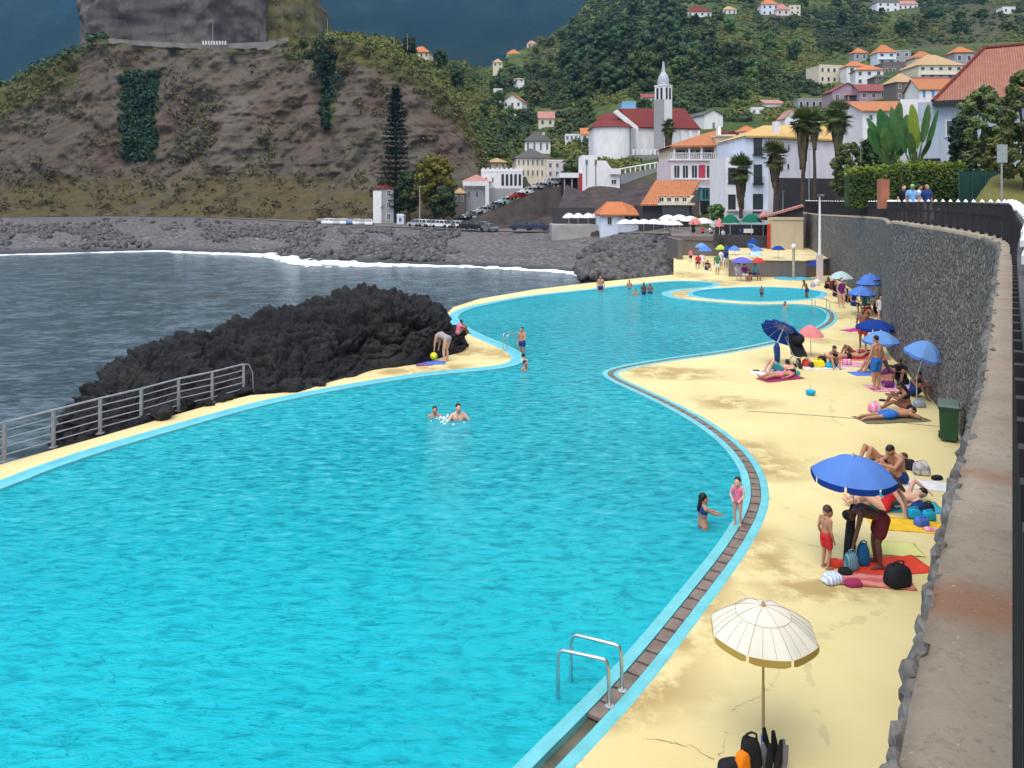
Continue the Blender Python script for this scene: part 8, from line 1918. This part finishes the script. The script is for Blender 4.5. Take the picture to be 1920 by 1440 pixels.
# stroller
b = P(1502, 688); t = thing('stroller', 'black baby stroller beside the pink parasol', 'stroller', tuple(b), R(20)); m = MB(); m.add([(-.22, -.1, .38), (.22, -.1, .38), (.22, .28, .42), (-.22, .28, .42), (-.22, .38, .95), (.22, .38, .95), (.22, .32, .95), (-.22, .32, .95)], [(0, 3, 2, 1), (3, 4, 5, 2), (4, 7, 6, 5), (0, 1, 6, 7), (0, 7, 4, 3), (1, 2, 5, 6)]); m.build('seat', C_BLK, t)
m = MB(); m.ell((0, .22, .98), (.25, .30, .22), 14, 8); m.build('hood', C_BLK, t, smooth=True)
m = MB()
for sx in (-.24, .24): m.tube([(sx, -.25, .12), (sx, .2, .5), (sx, .55, 1.0)], .016, 6); m.tube([(sx, .42, .12), (sx, .1, .45)], .016, 6)
m.tube([(-.24, .55, 1.0), (.24, .55, 1.0)], .018, 6); m.build('frame', GALV, t)
for sx in (-.25, .25):
    for y in (-.25, .42): m = MB(); m.tube([(sx - .02, y, .11), (sx + .02, y, .11)], .11, 14); m.build('wheel', IRON, t)
# float toy on the deck, ball
b = P(1520, 741); t = thing('toy_bucket', 'small blue bucket standing alone on the yellow deck', 'bucket', tuple(b)); m = MB(); m.lathe([(.10, 0), (.14, .07), (.15, .14), (.13, .15), (.10, .16)], (0, 0, 0), 16); m.build('body', BAGB, t, smooth=True); m = MB(); m.tube([(-.0, 0, .15), (.0, 0, .30)], .012, 6); m.build('handle', AQUA, t)
o = MB().ell((0, 0, .14), (.14, .14, .14), 18, 12).build('beach_ball', CL('ball_yellow', (.72, .75, .05)), smooth=True); o.location = P(813, 677) + Vector((0, 0, .05)); tag(o, 'yellow ball on the blue towel by the lava rock', 'ball')
t = thing('upright_towel', 'dark jacket hanging on the pole of the tilted dark blue parasol', 'jacket', tuple(P(1456, 684) + Vector((.0, -.08, .1)))); m = MB(); m.tube([(0, 0, 0), (0, 0, .3), (-.02, 0, .55), (0, 0, .72)], [.09, .11, .12, .05], 9); m.build('cloth', C_NAVY, t, smooth=True)
# low seats and tables at the far end, café chairs
def chair(label, p, rz, col, group):
    t = thing('deck_chair', label, 'chair', tuple(p), rz, group); m = MB(); m.box((0, 0, .42), (.46, .46, .05)); m.build('seat', col, t); m = MB(); m.box((0, -.22, .68), (.46, .05, .46), (.15, 0, 0)); m.build('backrest', col, t)
    for sx in (-.2, .2):
        for sy in (-.2, .2): m = MB(); m.box((sx, sy, .2), (.04, .04, .4)); m.build('leg', col, t)
    return t
CH = CL('chair_dark', (.05, .045, .045)); c0 = None
for k in range(20):
    x = 1352 + (k % 10) * 8.5; d = 72.2 + (k // 10) * 1.4; z = 1.33 ; q = Vector(((x - CX) / F * d, d, z))
    if c0 is None: c0 = chair('dark cafe chair in the shade under the green parasols', q, 0, CH, 'dark chairs under the green parasols')
    else: dup(c0, tuple(q), rnd.uniform(0, 6))
for k, (x, d, c) in enumerate(((1356, 73.5, C_WHT), (1366, 73, C_BLK), (1376, 74, C_RED), (1389, 73.2, C_NAVY), (1400, 74.2, C_WHT), (1420, 73.4, C_PINK), (1300, 84, C_BLK), (1318, 86, C_RED), (1332, 85, C_WHT))):
    q = Vector(((x - CX) / F * d, d, 1.55 if k > 5 else 1.33)); person(['person in white at the left of the cafe under the green parasols', 'person in black in the cafe under the green parasols', 'person in red in the cafe under the green parasols', 'person in navy in the cafe under the green parasols', 'person in a white shirt beside the bar counter', 'person in pink at the right of the cafe by the kiosk', 'person in black under the broad white parasols', 'person in red under the broad white parasols', 'person in white under the broad white parasols'][k], q, rnd.uniform(0, 6), pose('chair' if k % 3 else 'stand'), rnd.choice([0, 1, 2]), 'black', wear=[('shirt', c), ('shorts', C_BLK)], h=1.68, vox=.03)
finish_people()
# ================================================================ LIGHT, SKY, AIR, CAMERA
SUN_EL, SUN_AZ = R(66), R(-158)       # high behind the camera; azimuth from +Y towards +X
w = bpy.data.worlds.new('World'); SC.world = w; w.use_nodes = True; nt = w.node_tree
sk = nt.nodes.new('ShaderNodeTexSky'); sk.sky_type = 'NISHITA'; sk.sun_disc = False; sk.sun_elevation = SUN_EL; sk.sun_rotation = SUN_AZ; sk.dust_density = 3.0; sk.air_density = 1.2
tc = nt.nodes.new('ShaderNodeTexCoord'); nz = nt.nodes.new('ShaderNodeTexNoise'); nz.inputs['Scale'].default_value = 1.6; nz.inputs['Detail'].default_value = 7
nt.links.new(tc.outputs['Generated'], nz.inputs['Vector']); rp = nt.nodes.new('ShaderNodeValToRGB'); rp.color_ramp.elements[0].position = .32; rp.color_ramp.elements[1].position = .6; nt.links.new(nz.outputs['Fac'], rp.inputs[0])
mx = nt.nodes.new('ShaderNodeMix'); mx.data_type = 'RGBA'; mx.inputs[7].default_value = (6.6, 6.5, 6.4, 1); nt.links.new(rp.outputs[0], mx.inputs[0]); nt.links.new(sk.outputs[0], mx.inputs[6])      # thin white cloud over most of the sky
nt.links.new(mx.outputs[2], nt.nodes['Background'].inputs[0]); nt.nodes['Background'].inputs[1].default_value = .15
sl = bpy.data.lights.new('sun', 'SUN'); sl.energy = 1.5; sl.angle = R(50); sl.color = (1, .965, .90); so = bpy.data.objects.new('sun', sl); COL.objects.link(so)
d = Vector((math.cos(SUN_EL) * math.sin(SUN_AZ), math.cos(SUN_EL) * math.cos(SUN_AZ), math.sin(SUN_EL))); so.rotation_euler = (-d).to_track_quat('-Z', 'Y').to_euler()
HAZE = True
if HAZE:
    hm = bpy.data.materials.new('haze_air'); hm.use_nodes = True; n = hm.node_tree; n.nodes.remove(n.nodes['Principled BSDF']); pv = n.nodes.new('ShaderNodeVolumePrincipled')
    pv.inputs['Color'].default_value = (.16, .42, .85, 1); pv.inputs['Density'].default_value = .0001; pv.inputs['Anisotropy'].default_value = .2; n.links.new(pv.outputs[0], n.nodes['Material Output'].inputs['Volume'])
    m = MB(); m.bb((-7000, -3500, -11), (7000, 9500, 2600)); o = m.build('haze', hm); stuff(o, 'pale blue air between the camera and the mountain')
cam = bpy.data.cameras.new('camera'); co = bpy.data.objects.new('camera', cam); COL.objects.link(co); SC.camera = co
co.location = (0, 0, CZ); co.rotation_euler = (R(90), 0, 0); cam.sensor_width = 36; cam.lens = 36 * F / 1920; cam.shift_y = -(720 - HY) / 1920; cam.clip_end = 20000; cam.clip_start = .05
SC.view_settings.view_transform = 'Standard'; SC.view_settings.look = 'None'; SC.view_settings.exposure = .93; SC.view_settings.gamma = 1
SC.cycles.max_bounces = 6; SC.cycles.volume_bounces = 0; SC.cycles.use_denoising = True
